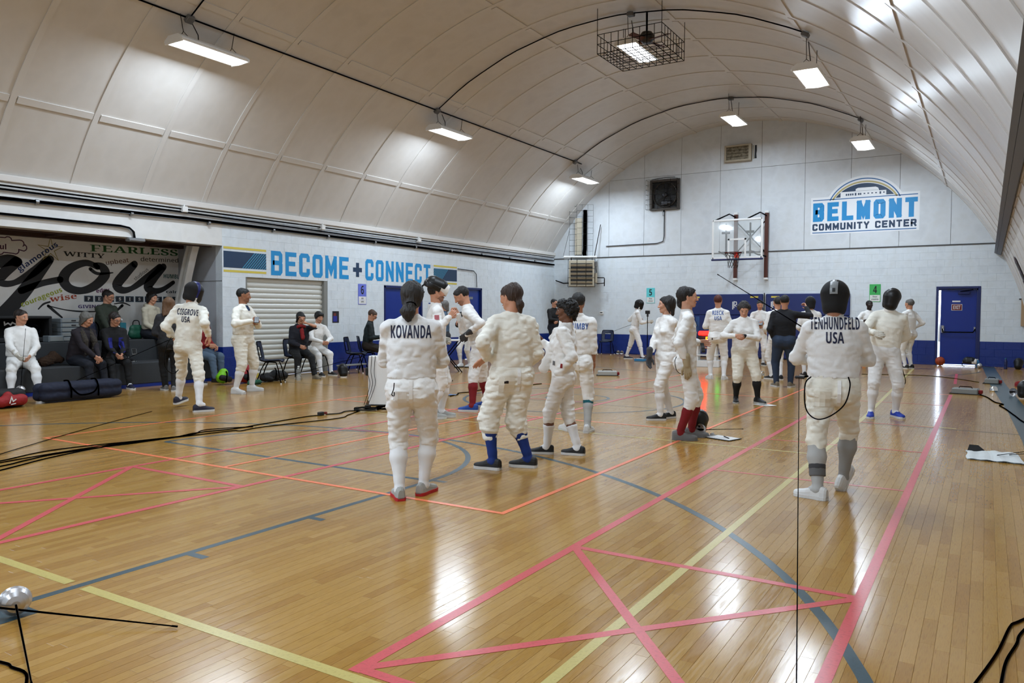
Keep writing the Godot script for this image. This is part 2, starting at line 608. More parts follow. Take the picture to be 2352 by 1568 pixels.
# ------------------------------------------------------------------ walls of painted block
func block_wall(parent: Node3D, base: Transform3D, u0: float, u1: float, top: float, holes: Array, most: int, clip := false) -> void:
	var rows := [0.0]
	var y := 0.06
	while y < top - 0.02:
		rows.append(y)
		y += 0.2
	rows.append(top)
	var cache := {}
	var list := []
	for r in rows.size() - 1:
		var y0: float = rows[r]
		var y1: float = rows[r + 1]
		var u := u0 - (0.2 if r % 2 else 0.0)
		while u < u1:
			var pieces := [[maxf(u, u0), minf(u + 0.4, u1), y0, y1]]
			for hr in holes:
				var next := []
				for p in pieces:
					if p[1] <= hr.position.x or p[0] >= hr.end.x or p[3] <= hr.position.y or p[2] >= hr.end.y:
						next.append(p)
						continue
					if p[0] < hr.position.x:
						next.append([p[0], hr.position.x, p[2], p[3]])
					if p[1] > hr.end.x:
						next.append([hr.end.x, p[1], p[2], p[3]])
					if p[3] > hr.end.y:
						next.append([maxf(p[0], hr.position.x), minf(p[1], hr.end.x), hr.end.y, p[3]])
				pieces = next
			for p in pieces:
				if p[1] - p[0] > 0.015 and p[3] - p[2] > 0.01 and (not clip or p[0] < CX + arch_x(p[2]) + 0.05):
					list.append(p)
			u += 0.4
	var eye := base.affine_inverse() * Vector3(0, 1.38, 0)
	list.sort_custom(func(a, b): return Vector2(a[0] - eye.x, a[2] - eye.y).length() < Vector2(b[0] - eye.x, b[2] - eye.y).length())
	var rest := {"white_block": MB.new(), "blue_block": MB.new()}
	for i in list.size():
		var p: Array = list[i]
		var mn := "blue_block" if p[3] < 0.67 else "white_block"
		var sz := Vector2(p[1] - p[0], p[3] - p[2])
		var mid := Vector3((p[0] + p[1]) * 0.5, (p[2] + p[3]) * 0.5, 0)
		if i < most:
			var key := "%.3f %.3f" % [sz.x, sz.y]
			if not cache.has(key):
				cache[key] = block_shape(MB.new(), Vector3.ZERO, sz, Transform3D()).mesh()
			var o := part("block", cache[key], M[mn], parent)
			o.transform = base * Transform3D(Basis(), mid + Vector3(0, 0, 0.0007 * sin(i * 2.4)))
		else:
			block_shape(rest[mn], mid, sz, base)
	for mn in rest:
		if rest[mn].v.size():
			part("block", rest[mn], M[mn], parent).set_meta("kind", "stuff")


func block_shape(b: MB, m: Vector3, s: Vector2, xf: Transform3D) -> MB:
	b.xf = xf
	var hx := s.x * 0.5
	var hy := s.y * 0.5
	var g := 0.004
	var t := [m + Vector3(-hx + g, -hy + g, 0), m + Vector3(hx - g, -hy + g, 0), m + Vector3(hx - g, hy - g, 0), m + Vector3(-hx + g, hy - g, 0)]
	var u := [m + Vector3(-hx, -hy, -0.004), m + Vector3(hx, -hy, -0.004), m + Vector3(hx, hy, -0.004), m + Vector3(-hx, hy, -0.004)]
	b.quad(t[0], t[1], t[2], t[3])
	for i in 4:
		var j := (i + 1) % 4
		b.quad(u[i], u[j], t[j], t[i])
	return b


func arch_x(y: float) -> float:
	return sqrt(maxf(0.0, CR * CR - pow(y - CY, 2)))


func back_wall() -> void:
	var b := MB.new()   # the wall behind the blocks, with the doorway left open
	b.span(Vector3(-13.4, -0.2, BACK - 0.2), Vector3(-1.12, 3.25, BACK - 0.005))
	b.span(Vector3(-0.2, -0.2, BACK - 0.2), Vector3(1.4, 3.25, BACK - 0.005))
	b.span(Vector3(-1.12, 2.08, BACK - 0.2), Vector3(-0.2, 3.25, BACK - 0.005))
	var w := struct("wall_back", b, M.white_block)
	block_wall(w, Transform3D(Basis(), Vector3(0, 0, BACK)), -13.0, 1.3, 3.25, [Rect2(-1.18, -0.1, 1.04, 2.23)], 300, true)
	# upper wall of large boards, clipped to the vault
	var arch := PackedVector2Array()
	for i in 65:
		var a := deg_to_rad(lerpf(28.4, 151.6, i / 64.0))
		arch.append(Vector2(CX + cos(a) * (CR + 0.06), CY + sin(a) * (CR + 0.06)))
	b = MB.new()
	b.xf.origin.z = BACK - 0.012
	b.prism(arch, 0.19)
	part("upper_wall_backing", b, M.joint_shadow, w)
	var ys := [3.255, 5.8, 7.4]
	for r in 2:
		for k in 12:
			var x0 := -14.68 + 1.255 * k
			var g := 0.005
			var cell := PackedVector2Array([Vector2(x0 + g, ys[r] + g), Vector2(x0 + 1.255 - g, ys[r] + g), Vector2(x0 + 1.255 - g, ys[r + 1] - g), Vector2(x0 + g, ys[r + 1] - g)])
			for poly in Geometry2D.intersect_polygons(cell, arch):
				var q := MB.new()
				q.xf.origin.z = BACK
				q.prism(poly, 0.012, false)
				part("wall_board", q, M.white_panel, w)
	b = MB.new()
	b.span(Vector3(-13.2, 3.235, BACK - 0.01), Vector3(0.25, 3.262, BACK + 0.02), 0.004)
	struct("trim_1", b, M.conduit_dark)
	# exit door, standing slightly ajar
	b = MB.new()
	b.span(Vector3(-1.18, 0, BACK - 0.14), Vector3(-1.12, 2.13, BACK + 0.012), 0.004)
	b.span(Vector3(-0.20, 0, BACK - 0.14), Vector3(-0.14, 2.13, BACK + 0.012), 0.004)
	b.span(Vector3(-1.12, 2.07, BACK - 0.14), Vector3(-0.20, 2.13, BACK + 0.012), 0.004)
	b.span(Vector3(-0.235, 0, BACK - 0.095), Vector3(-0.19, 2.09, BACK - 0.05), 0.003)
	b.span(Vector3(-1.13, 2.03, BACK - 0.095), Vector3(-0.19, 2.09, BACK - 0.05), 0.003)
	var d := struct("door_1", b, M.blue_dark, "blue steel exit door standing ajar with a slit of daylight")
	var mb := MB.new()
	mb.span(Vector3(-0.865, 0.03, -0.045), Vector3(0, 2.06, 0), 0.003)
	var lf := part("door_leaf", mb, M.blue_paint, d)
	lf.position = Vector3(-0.205, 0, BACK - 0.10)
	lf.rotation.y = deg_to_rad(4.0)
	mb = MB.new()
	mb.tube([Vector3(-0.80, 0.90, 0.075), Vector3(-0.10, 0.90, 0.075)], 0.016, 8)
	mb.tube([Vector3(-0.10, 0.90, 0.075), Vector3(-0.06, 0.96, 0.06), Vector3(-0.06, 1.0, 0.02)], 0.015, 8)
	mb.tube([Vector3(-0.80, 0.90, 0.075), Vector3(-0.81, 0.96, 0.06), Vector3(-0.81, 1.0, 0.02)], 0.015, 8)
	mb.box(Vector3(-0.81, 0.98, 0.02), Vector3(0.07, 0.2, 0.05), 0.01)
	mb.box(Vector3(-0.06, 1.0, 0.02), Vector3(0.045, 0.1, 0.045), 0.01)
	part("push_bar", mb, M.steel, lf)
	mb = MB.new()
	mb.box(Vector3(-0.33, 1.96, 0.035), Vector3(0.28, 0.075, 0.06), 0.008)
	mb.tube([Vector3(-0.42, 1.99, 0.06), Vector3(-0.2, 2.02, 0.09), Vector3(-0.12, 2.04, 0.06)], 0.012, 6)
	part("door_closer", mb, M.blue_dark, lf)
	mb = MB.new()
	mb.box(Vector3(-0.50, 1.73, 0.004), Vector3(0.19, 0.04, 0.006))
	part("door_notice", mb, M.white_matte, lf, "narrow white notice strip")
	mat("sign_red", Color(0.42, 0.05, 0.06), 0.4)
	mb = MB.new()
	mb.box(Vector3(-0.485, 1.57, 0.004), Vector3(0.25, 0.17, 0.006))
	var sg := part("exit_sign", mb, M.white_matte, lf, "white and red exit sign")
	mb = MB.new()
	mb.box(Vector3(-0.485, 1.57, 0.008), Vector3(0.228, 0.148, 0.006))
	part("exit_sign_face", mb, M.sign_red, lf)
	var tx := part("exit_lettering", text_mesh("EXIT", 0.095, 0.17, true), M.white_matte, lf)
	tx.position = Vector3(-0.485, 1.523, 0.013)
	# ground outside the door
	struct("ground_outside", MB.new().span(Vector3(-8, -0.3, -45), Vector3(6, -0.02, BACK - 0.2)), mat("concrete", Color(0.72, 0.71, 0.69), 0.9))
	mb = MB.new()
	mb.span(Vector3(-1.12, -0.2, BACK - 0.14), Vector3(-0.2, 0.012, BACK), 0.004)
	struct("trim_2", mb, M.steel)


# lettering: width 0 keeps the font's own width; cap height h, base line at y = 0, centred on x
func text_mesh(s: String, h: float, width := 0.0, bold := true, depth := 0.001, face := "Droid Sans", left := false) -> ArrayMesh:
	var tm := TextMesh.new()
	var f := SystemFont.new()
	f.font_names = PackedStringArray([face])
	f.font_weight = 700 if bold else 400
	tm.font = f
	tm.text = s
	tm.font_size = 64
	tm.pixel_size = h / (64 * 0.714)
	tm.depth = depth
	tm.curve_step = 4.0
	tm.horizontal_alignment = HORIZONTAL_ALIGNMENT_CENTER
	tm.vertical_alignment = VERTICAL_ALIGNMENT_BOTTOM
	var a := tm.get_mesh_arrays() if tm.has_method("get_mesh_arrays") else tm.surface_get_arrays(0)
	var v: PackedVector3Array = a[Mesh.ARRAY_VERTEX]
	var lo := Vector2(1e9, 1e9)
	var hi := -lo
	for p in v:
		lo = lo.min(Vector2(p.x, p.y))
		hi = hi.max(Vector2(p.x, p.y))
	var kx := width / (hi.x - lo.x) if width > 0.0 else 1.0
	var desc := 0.0
	for ch in s:
		if ch in "gjpqy":
			desc = h * 0.3
	for i in v.size():
		v[i] = Vector3((v[i].x - (lo.x if left else (lo.x + hi.x) * 0.5)) * kx, v[i].y - lo.y - desc, v[i].z)
	a[Mesh.ARRAY_VERTEX] = v
	var m := ArrayMesh.new()
	for k in [Mesh.ARRAY_TEX_UV, Mesh.ARRAY_TEX_UV2, Mesh.ARRAY_TANGENT]:
		a[k] = null
	m.add_surface_from_arrays(Mesh.PRIMITIVE_TRIANGLES, a)
	return m


# ------------------------------------------------------------------ left wall
const LW := Basis(Vector3(0, 0, -1), Vector3(0, 1, 0), Vector3(1, 0, 0))   # u runs away down the hall, facing +x


func left_wall() -> void:
	var b := MB.new()
	var segs := [[10.14, 10.71, 0.0, 3.31], [10.71, 13.03, 2.08, 3.31], [13.03, 14.99, 0.0, 3.31], [14.99, 16.55, 2.05, 3.31], [16.55, 18.48, 0.0, 3.31], [18.48, 19.44, 2.1, 3.31], [19.44, 24.1, 0.0, 3.31]]
	for s in segs:
		b.span(Vector3(LEFT - 0.2, s[2], -s[1]), Vector3(LEFT - 0.005, s[3], -s[0]))
	var w := struct("wall_left", b, M.white_block)
	block_wall(w, Transform3D(LW, Vector3(LEFT, 0, 0)), 10.14, 24.0, 3.31, [Rect2(10.71, -0.1, 2.32, 2.18), Rect2(14.99, -0.1, 1.56, 2.15), Rect2(18.48, -0.1, 0.96, 2.2)], 300)
	b = MB.new()
	b.span(Vector3(LEFT - 0.3, 2.68, -10.14), Vector3(LEFT, 3.31, NEAR))
	b.span(Vector3(LEFT - 0.3, 3.31, BACK), Vector3(LEFT + 0.02, 3.36, NEAR), 0.01)
	struct("beam_over_alcove", b, M.white_paint)
	# roller shutter, slat by slat, with its guides
	b = MB.new()
	b.span(Vector3(LEFT - 0.16, 0, -10.76), Vector3(LEFT - 0.02, 2.08, -10.71))
	b.span(Vector3(LEFT - 0.16, 0, -13.03), Vector3(LEFT - 0.01, 2.08, -12.93), 0.005)
	var sh := struct("door_2", b, mat("guide_grey", Color(0.52, 0.52, 0.50), 0.5, 0.2), "white roller shutter of horizontal slats")
	mat("shutter_white", Color(0.80, 0.80, 0.77), 0.45)
	var sl := MB.new()
	sl.xf.origin.z = -10.74
	var prof := [Vector2(0.0, 0.0), Vector2(0.0, 0.016), Vector2(0.014, 0.024), Vector2(0.026, 0.05), Vector2(0.028, 0.085), Vector2(0.018, 0.105), Vector2(0.0, 0.109), Vector2(-0.01, 0.109), Vector2(-0.01, 0.0)]
	sl.prism(PackedVector2Array(prof), 2.2)
	var slm := sl.mesh()
	for i in 19:
		var o := part("slat", slm, M.shutter_white, sh)
		o.position = Vector3(LEFT - 0.11, 0.0 + i * 0.1095, 0)
	# two blue doors further down
	for e in [["door_3", 14.99, 16.55, 2.05], ["door_4", 18.48, 19.44, 2.1]]:
		b = MB.new()
		b.span(Vector3(LEFT - 0.2, 0, -e[1] - 0.06), Vector3(LEFT + 0.01, e[3], -e[1]), 0.004)
		b.span(Vector3(LEFT - 0.2, 0, -e[2]), Vector3(LEFT + 0.01, e[3], -e[2] + 0.06), 0.004)
		b.span(Vector3(LEFT - 0.2, e[3] - 0.06, -e[2]), Vector3(LEFT + 0.01, e[3], -e[1]), 0.004)
		var d := struct(e[0], b, M.blue_dark)
		var two: bool = e[2] - e[1] > 1.2
		var mid: float = (e[1] + e[2]) * 0.5
		for r in ([[e[1] + 0.065, mid - 0.003], [mid + 0.003, e[2] - 0.065]] if two else [[e[1] + 0.065, e[2] - 0.065]]):
			b = MB.new()
			b.span(Vector3(LEFT - 0.10, 0.01, -r[1]), Vector3(LEFT - 0.05, e[3] - 0.065, -r[0]), 0.003)
			part("door_leaf", b, M.blue_paint, d)
		if two:
			b = MB.new()
			b.box(Vector3(LEFT - 0.03, 1.0, -mid - 0.09), Vector3(0.05, 0.2, 0.05), 0.01)
			part("door_handle", b, M.steel, d)
	b = MB.new()
	b.box(Vector3(LEFT - 0.045, 1.80, -18.92), Vector3(0.01, 0.07, 0.2))
	part("door_plate", b, M.conduit_grey, get_node("door_4"))


# ------------------------------------------------------------------ bleacher alcove
func alcove() -> void:
	var b := MB.new()
	b.span(Vector3(-14.6, 0, -10.24), Vector3(-14.4, 3.0, 1.0))
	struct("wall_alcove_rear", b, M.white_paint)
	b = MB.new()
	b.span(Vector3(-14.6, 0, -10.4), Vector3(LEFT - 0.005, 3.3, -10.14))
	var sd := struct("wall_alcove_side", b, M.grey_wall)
	b = MB.new()
	b.span(Vector3(-14.4, 1.98, -10.14), Vector3(LEFT - 0.01, 1.99, -10.134))
	part("wall_seam", b, M.joint_shadow, sd)
	b = MB.new()
	b.span(Vector3(LEFT - 0.3, 0, -10.14), Vector3(LEFT + 0.005, 0.66, -10.132))
	part("blue_dado", b, M.blue_paint, sd, "blue painted foot of the corner")
	b = MB.new()
	b.span(Vector3(-14.6, 0, 0.9), Vector3(LEFT, 3.3, 1.1))
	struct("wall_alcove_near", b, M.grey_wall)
	b = MB.new()
	b.span(Vector3(-14.6, 2.78, -10.3), Vector3(LEFT - 0.3, 2.95, 1.0))
	struct("ceiling_alcove", b, M.rust_beam)
	b = MB.new()
	b.span(Vector3(-14.35, 2.66, -10.14), Vector3(-14.2, 2.78, 1.0), 0.01)
	b.span(Vector3(LEFT - 0.42, 2.66, -10.14), Vector3(LEFT - 0.3, 2.78, 1.0), 0.01)
	for z in [-9.4, -7.4, -5.4]:
		b.span(Vector3(-14.3, 2.68, z - 0.04), Vector3(LEFT - 0.3, 2.78, z + 0.04), 0.005)
	struct("beam_alcove", b, M.rust_beam)
	# foot of the arched roof rib, a white column leaning outwards
	b = MB.new()
	for k in 2:
		var pts := []
		for i in 9:
			var y := lerpf(3.3, 0.0, i / 8.0)
			pts.append(Vector3(CX - arch_x(y) - 0.02 - k * 0.17, y, -9.86))
		for i in 8:
			var a: Vector3 = pts[i]
			var e: Vector3 = pts[i + 1]
			var o := (a + e) * 0.5 - Vector3(0, 0, 0)
			var dx := Vector3(0.018, 0, 0)
			var dz := Vector3(0, 0, 0.075)
			b.qout(a + dx - dz, a + dx + dz, e + dx + dz, e + dx - dz, o)
			b.qout(a - dx - dz, a - dx + dz, e - dx + dz, e - dx - dz, o)
			b.qout(a - dx + dz, a + dx + dz, e + dx + dz, e - dx + dz, o)
			b.qout(a - dx - dz, a + dx - dz, e + dx - dz, e - dx - dz, o)
	for i in 8:
		var y := lerpf(3.3, 0.0, i / 8.0)
		var y2 := lerpf(3.3, 0.0, (i + 1) / 8.0)
		var x := CX - arch_x(y)
		var x2 := CX - arch_x(y2)
		for sg in [-1, 1]:
			b.quad(Vector3(x2 - 0.2, y2, -9.86 + sg * 0.012), Vector3(x2, y2, -9.86 + sg * 0.012), Vector3(x, y, -9.86 + sg * 0.012), Vector3(x - 0.2, y, -9.86 + sg * 0.012))
	struct("column_rib", b, M.white_paint)
	# carpeted bleacher of two tiers
	b = MB.new()
	b.span(Vector3(-13.72, 0.06, -10.13), Vector3(LEFT + 0.0, 0.44, 0.9), 0.012)
	var st := struct("platform_bleacher", b, M.carpet, "dark grey carpeted bleacher of two tiers")
	b = MB.new()
	b.span(Vector3(-14.4, 0.06, -10.13), Vector3(-13.7, 0.83, 0.9), 0.012)
	part("upper_tier", b, M.carpet, st)
	b = MB.new()
	b.span(Vector3(-13.7, 0, -10.13), Vector3(LEFT - 0.012, 0.07, 0.9))
	part("kick_board", b, M.blue_paint, st, "blue kick board")
	mural()


# painted mural on the alcove's rear wall
func mural() -> void:
	var w := get_node("wall_alcove_rear")
	var o := Transform3D(LW, Vector3(-14.398, 0, 0))
	mat("mural_ink", Color(0.035, 0.04, 0.055), 0.6)
	var b := MB.new()
	b.xf = o
	var blob := func(p: Array, ws: Array):   # brush strokes of changing width through u, y points
		var k := p.size()
		var c := Curve2D.new()
		for i in k:
			var t: Vector2 = (p[mini(i + 1, k - 1)] - p[maxi(i - 1, 0)]) * 0.17
			c.add_point(p[i], -t, t)
		var pts := []
		var wd := []
		for i in k - 1:
			for j in 6:
				pts.append(c.sample(i, j / 6.0))
				wd.append(lerpf(ws[i], ws[i + 1], j / 6.0))
		pts.append(p[k - 1])
		wd.append(ws[k - 1])
		var n := pts.size()
		for i in n - 1:
			var d0: Vector2 = (pts[mini(i + 1, n - 1)] - pts[maxi(i - 1, 0)]).normalized().orthogonal() * wd[i] * 0.5
			var d1: Vector2 = (pts[mini(i + 2, n - 1)] - pts[i]).normalized().orthogonal() * wd[i + 1] * 0.5
			var a: Vector2 = pts[i]
			var e: Vector2 = pts[i + 1]
			b.quad(Vector3(a.x + d0.x, a.y + d0.y, 0), Vector3(a.x - d0.x, a.y - d0.y, 0), Vector3(e.x - d1.x, e.y - d1.y, 0), Vector3(e.x + d1.x, e.y + d1.y, 0))
		for e in [0, n - 1]:   # round ends
			for i in 10:
				var a0 := TAU * i / 10
				var a1 := TAU * (i + 1) / 10
				var m: Vector2 = pts[e]
				var r: float = wd[e] * 0.5
				b.tri(Vector3(m.x, m.y, 0), Vector3(m.x + cos(a0) * r, m.y + sin(a0) * r, 0), Vector3(m.x + cos(a1) * r, m.y + sin(a1) * r, 0))
	# the large script word
	blob.call([V(6.55, 2.15), V(6.85, 2.24), V(7.0, 2.22)], [0.2, 0.2, 0.16])
	blob.call([V(6.98, 2.22), V(6.72, 1.95), V(6.75, 1.84), V(6.95, 1.86), V(7.25, 2.05), V(7.5, 2.28)], [0.18, 0.18, 0.12, 0.1, 0.16, 0.15])
	blob.call([V(7.55, 2.3), V(7.3, 1.98), V(7.05, 1.65), V(6.8, 1.35), V(6.55, 1.1)], [0.14, 0.22, 0.24, 0.26, 0.26])
	blob.call([V(7.05, 1.72), V(7.4, 1.86), V(7.72, 1.94)], [0.12, 0.11, 0.12])
	blob.call([V(8.42, 2.2), V(8.2, 2.27), V(7.92, 2.16), V(7.78, 1.96), V(7.88, 1.79), V(8.12, 1.75), V(8.38, 1.86), V(8.56, 2.06), V(8.52, 2.2), V(8.38, 2.24)], [0.1, 0.12, 0.16, 0.2, 0.16, 0.13, 0.17, 0.2, 0.16, 0.1])
	blob.call([V(8.28, 2.16), V(8.42, 2.08), V(8.72, 2.11)], [0.07, 0.06, 0.02])
	blob.call([V(9.17, 2.3), V(8.95, 2.08), V(8.8, 1.88), V(8.9, 1.78), V(9.1, 1.82), V(9.4, 2.02), V(9.72, 2.27)], [0.14, 0.2, 0.2, 0.14, 0.1, 0.15, 0.14])
	blob.call([V(9.8, 2.28), V(9.55, 2.02), V(9.45, 1.85), V(9.58, 1.78), V(9.78, 1.82), V(10.02, 1.97)], [0.14, 0.2, 0.19, 0.13, 0.1, 0.08])
	blob.call([V(7.33, 1.4), V(7.42, 1.49), V(7.53, 1.53)], [0.02, 0.035, 0.03])
	blob.call([V(7.5, 1.46), V(7.6, 1.37), V(7.74, 1.25)], [0.05, 0.05, 0.03])
	blob.call([V(7.5, 1.46), V(7.8, 1.39), V(8.1, 1.36), V(8.4, 1.36)], [0.02, 0.02, 0.03, 0.02])
	blob.call([V(8.74, 1.51), V(8.92, 1.53), V(9.06, 1.48)], [0.02, 0.03, 0.02])
	blob.call([V(8.9, 1.48), V(8.78, 1.37), V(8.7, 1.28)], [0.06, 0.04, 0.03])
	part("mural_script", b, M.mural_ink, w, "large black script word you")
	b = MB.new()
	b.xf = o.translated(Vector3(0.001, 0, 0))
	var cl := []
	for i in 9:
		for j in 5:
			var a := deg_to_rad(-170 + i * 40)
			var m := V(6.72 + cos(a) * 0.38, 2.49 + sin(a) * 0.1)
			var a2 := a + deg_to_rad(-70 + j * 35)
			cl.append(m + V(cos(a2), sin(a2)) * 0.06)
	b.stroke(cl, 0.018)
	part("mural_cloud", b, mat("ink_plum", Color(0.25, 0.05, 0.22), 0.6), w)
	b = MB.new()
	b.xf = o.translated(Vector3(0.001, 0, 0))
	var star := []
	for i in 10:
		var a := deg_to_rad(90 + i * 36)
		star.append(V(7.56, 2.47) + V(cos(a), sin(a)) * (0.3 if i % 2 == 0 else 0.09) * 0.75)
	b.stroke(star, 0.014, 0.0, true)
	part("mural_star", b, mat("ink_straw", Color(0.52, 0.48, 0.26), 0.6), w)
	var words := [["FEARLESS", 8.28, 10.13, 2.49, 2.52, 0.125, Color(0.05, 0.32, 0.12), "Droid Serif", true], ["WITTY", 7.78, 8.56, 2.375, 2.375, 0.085, Color(0.04, 0.05, 0.06), "Droid Serif", true],
		["upbeat", 8.59, 9.05, 2.25, 2.33, 0.085, Color(0.32, 0.18, 0.18), "Droid Sans", false], ["determined", 9.3, 10.14, 2.365, 2.385, 0.085, Color(0.10, 0.10, 0.11), "Droid Sans", false],
		["glamorous", 7.03, 7.7, 2.04, 2.55, 0.09, Color(0.06, 0.16, 0.36), "Droid Sans", true], ["courageous", 7.06, 7.76, 1.43, 1.72, 0.085, Color(0.58, 0.62, 0.12), "Droid Sans", true],
		["wise", 7.53, 8.02, 1.53, 1.6, 0.1, Color(0.60, 0.20, 0.04), "Droid Serif", true], ["edgy", 8.39, 8.65, 1.71, 1.74, 0.075, Color(0.34, 0.05, 0.30), "Droid Sans", true],
		["calm", 9.85, 10.16, 1.745, 1.745, 0.055, Color(0.05, 0.06, 0.12), "Droid Sans", true], ["GIVING", 8.04, 8.46, 1.42, 1.43, 0.06, Color(0.22, 0.13, 0.38), "Droid Sans", true],
		["HUMBLE", 9.8, 10.21, 2.05, 2.05, 0.085, Color(0.04, 0.28, 0.28), "Droid Sans", true], ["studious", 9.18, 9.47, 1.97, 2.19, 0.07, Color(0.18, 0.17, 0.17), "Droid Sans", false],
		["ul", 6.72, 6.82, 2.42, 2.42, 0.09, Color(0.25, 0.05, 0.22), "Droid Sans", true], ["lovely", 9.0, 9.25, 1.22, 1.3, 0.07, Color(0.55, 0.53, 0.2), "Droid Serif", true], ["OK", 9.42, 9.66, 1.42, 1.46, 0.1, Color(0.55, 0.53, 0.2), "Droid Serif", true]]
	words.resize(13)   # the last two are hidden behind the sitters
	for e in words:
		var m := StandardMaterial3D.new()
		m.resource_name = "ink"
		m.albedo_color = e[6]
		m.roughness = 0.65
		var a := V(e[1], e[3])
		var d := V(e[2], e[4]) - a
		var t := part("mural_word", text_mesh(e[0], e[5], d.length(), e[8], 0.001, e[7], true), m, w)
		t.transform = o * Transform3D(Basis(Vector3(0, 0, 1), d.angle()), Vector3(a.x, a.y, 0.0015))
	mat("tile_navy", Color(0.05, 0.08, 0.13), 0.6)
	mat("tile_edge", Color(0.20, 0.30, 0.36), 0.6)
	for i in 10:
		var c := V(8.24 + i * 0.204, 1.60 + i * 0.0016)
		var q := MB.new()
		q.xf = o
		q.box(Vector3(c.x, c.y, 0.0005), Vector3(0.175, 0.115, 0.002))
		part("mural_letter_tile", q, M.tile_edge, w)
		q = MB.new()
		q.xf = o
		q.box(Vector3(c.x, c.y, 0.0015), Vector3(0.15, 0.09, 0.002))
		part("mural_letter_tile", q, M.tile_navy, w)
		var t := part("mural_letter", text_mesh("PERSISTENT"[i], 0.06, 0, true, 0.001, "Droid Serif"), M.white_matte, w)
		t.transform = o * Transform3D(Basis(), Vector3(c.x, c.y - 0.03, 0.004))


# ------------------------------------------------------------------ vault
func vault() -> void:
	var c := holder("ceiling")
	var ang := [-62.0, -50.1, -31.2, -11.3, 8.6, 28.4, 46.3, 63.7, 87.3]
	var pol := func(a: float, r: float, z: float) -> Vector3:
		var t := deg_to_rad(a)
		return Vector3(CX + sin(t) * r, CY + cos(t) * r, z)
	# outer shell
	var sh := MB.new()
	for i in 60:
		var a0 := lerpf(-64, 88, i / 60.0)
		var a1 := lerpf(-64, 88, (i + 1) / 60.0)
		sh.quad(pol.call(a0, CR + 0.03, NEAR + 0.2), pol.call(a1, CR + 0.03, NEAR + 0.2), pol.call(a1, CR + 0.03, BACK - 0.2), pol.call(a0, CR + 0.03, BACK - 0.2))
		sh.quad(pol.call(a1, CR + 0.25, NEAR + 0.2), pol.call(a0, CR + 0.25, NEAR + 0.2), pol.call(a0, CR + 0.25, BACK - 0.2), pol.call(a1, CR + 0.25, BACK - 0.2))
	part("roof_shell", sh, M.joint_shadow, c)
	var zs := []
	var z := -9.72 + 1.255 * 15
	while z > BACK - 1.0:
		zs.append(z)
		z -= 1.255
	var pm := {}
	for i in zs.size() - 1:
		var z0 := minf(zs[i] - 0.006, NEAR)
		var z1 := maxf(zs[i + 1] + 0.006, BACK - 0.05)
		for k in ang.size() - 1:
			var key := "%d %.3f" % [k, z0 - z1]
			if not pm.has(key):
				var b := MB.new()
				var seg := 8
				var g := 0.045
				for s in seg:
					var a0: float = lerpf(ang[k] + g, ang[k + 1] - g, float(s) / seg)
					var a1: float = lerpf(ang[k] + g, ang[k + 1] - g, float(s + 1) / seg)
					var st := b.v.size()
					for e in [[a0, 0.0], [a1, 0.0], [a1, z1 - z0], [a0, z1 - z0]]:
						b._v(pol.call(e[0], CR, e[1]), -Vector3(sin(deg_to_rad(e[0])), cos(deg_to_rad(e[0])), 0))
					b.ix.append_array([st, st + 1, st + 2, st, st + 2, st + 3])
					b.quad(pol.call(a0, CR + 0.03, 0), pol.call(a1, CR + 0.03, 0), pol.call(a1, CR, 0), pol.call(a0, CR, 0))
					b.quad(pol.call(a1, CR + 0.03, z1 - z0), pol.call(a0, CR + 0.03, z1 - z0), pol.call(a0, CR, z1 - z0), pol.call(a1, CR, z1 - z0))
				pm[key] = b.mesh()
			part("panel", pm[key], M.vault_panel, c).position.z = z0
	# battens: arched ones over every joint, short ones between them
	var strip := func(b: MB, a0: float, a1: float, zz0: float, zz1: float, th: float, seg: int):
		for s in seg:
			var b0 := lerpf(a0, a1, float(s) / seg)
			var b1 := lerpf(a0, a1, float(s + 1) / seg)
			var r := CR - th
			var st := b.v.size()
			for e in [[b0, zz0], [b1, zz0], [b1, zz1], [b0, zz1]]:
				b._v(pol.call(e[0], r, e[1]), -Vector3(sin(deg_to_rad(e[0])), cos(deg_to_rad(e[0])), 0))
			b.ix.append_array([st, st + 1, st + 2, st, st + 2, st + 3])
			b.quad(pol.call(b1, CR, zz0), pol.call(b0, CR, zz0), pol.call(b0, r, zz0), pol.call(b1, r, zz0))
			b.quad(pol.call(b0, CR, zz1), pol.call(b1, CR, zz1), pol.call(b1, r, zz1), pol.call(b0, r, zz1))
			if s == 0:
				b.quad(pol.call(b0, CR, zz0), pol.call(b0, CR, zz1), pol.call(b0, r, zz1), pol.call(b0, r, zz0))
			if s == seg - 1:
				b.quad(pol.call(b1, CR, zz1), pol.call(b1, CR, zz0), pol.call(b1, r, zz0), pol.call(b1, r, zz1))
	var ab := MB.new()
	strip.call(ab, -61.5, 87.0, 0.045, -0.045, 0.014, 64)
	var abm := ab.mesh()
	for q in zs:
		if q < NEAR and q > BACK:
			part("batten", abm, M.vault_batten, c).position.z = q
	for k in range(1, ang.size() - 1):
		var lb := MB.new()
		strip.call(lb, ang[k] - 0.42, ang[k] + 0.42, -0.06, -1.195, 0.02, 2)
		var lm := lb.mesh()
		for i in zs.size() - 1:
			if zs[i + 1] < NEAR and zs[i] > BACK:
				part("batten", lm, M.vault_batten, c).position.z = zs[i]
	# lip where the vault meets the left wall, and the grey rail on the right
	var lp := MB.new()
	lp.span(Vector3(LEFT - 0.2, 3.36, BACK), Vector3(LEFT + 0.06, 3.47, NEAR), 0.012)
	struct("trim_3", lp, M.vault_batten)
	var gr := MB.new()
	gr.xf = Transform3D(Basis(Vector3(0, 0, 1), deg_to_rad(-26)), Vector3(0.26, 3.0, 0))
	gr.span(Vector3(-0.05, -0.06, BACK + 0.03), Vector3(0.05, 0.06, NEAR), 0.006)
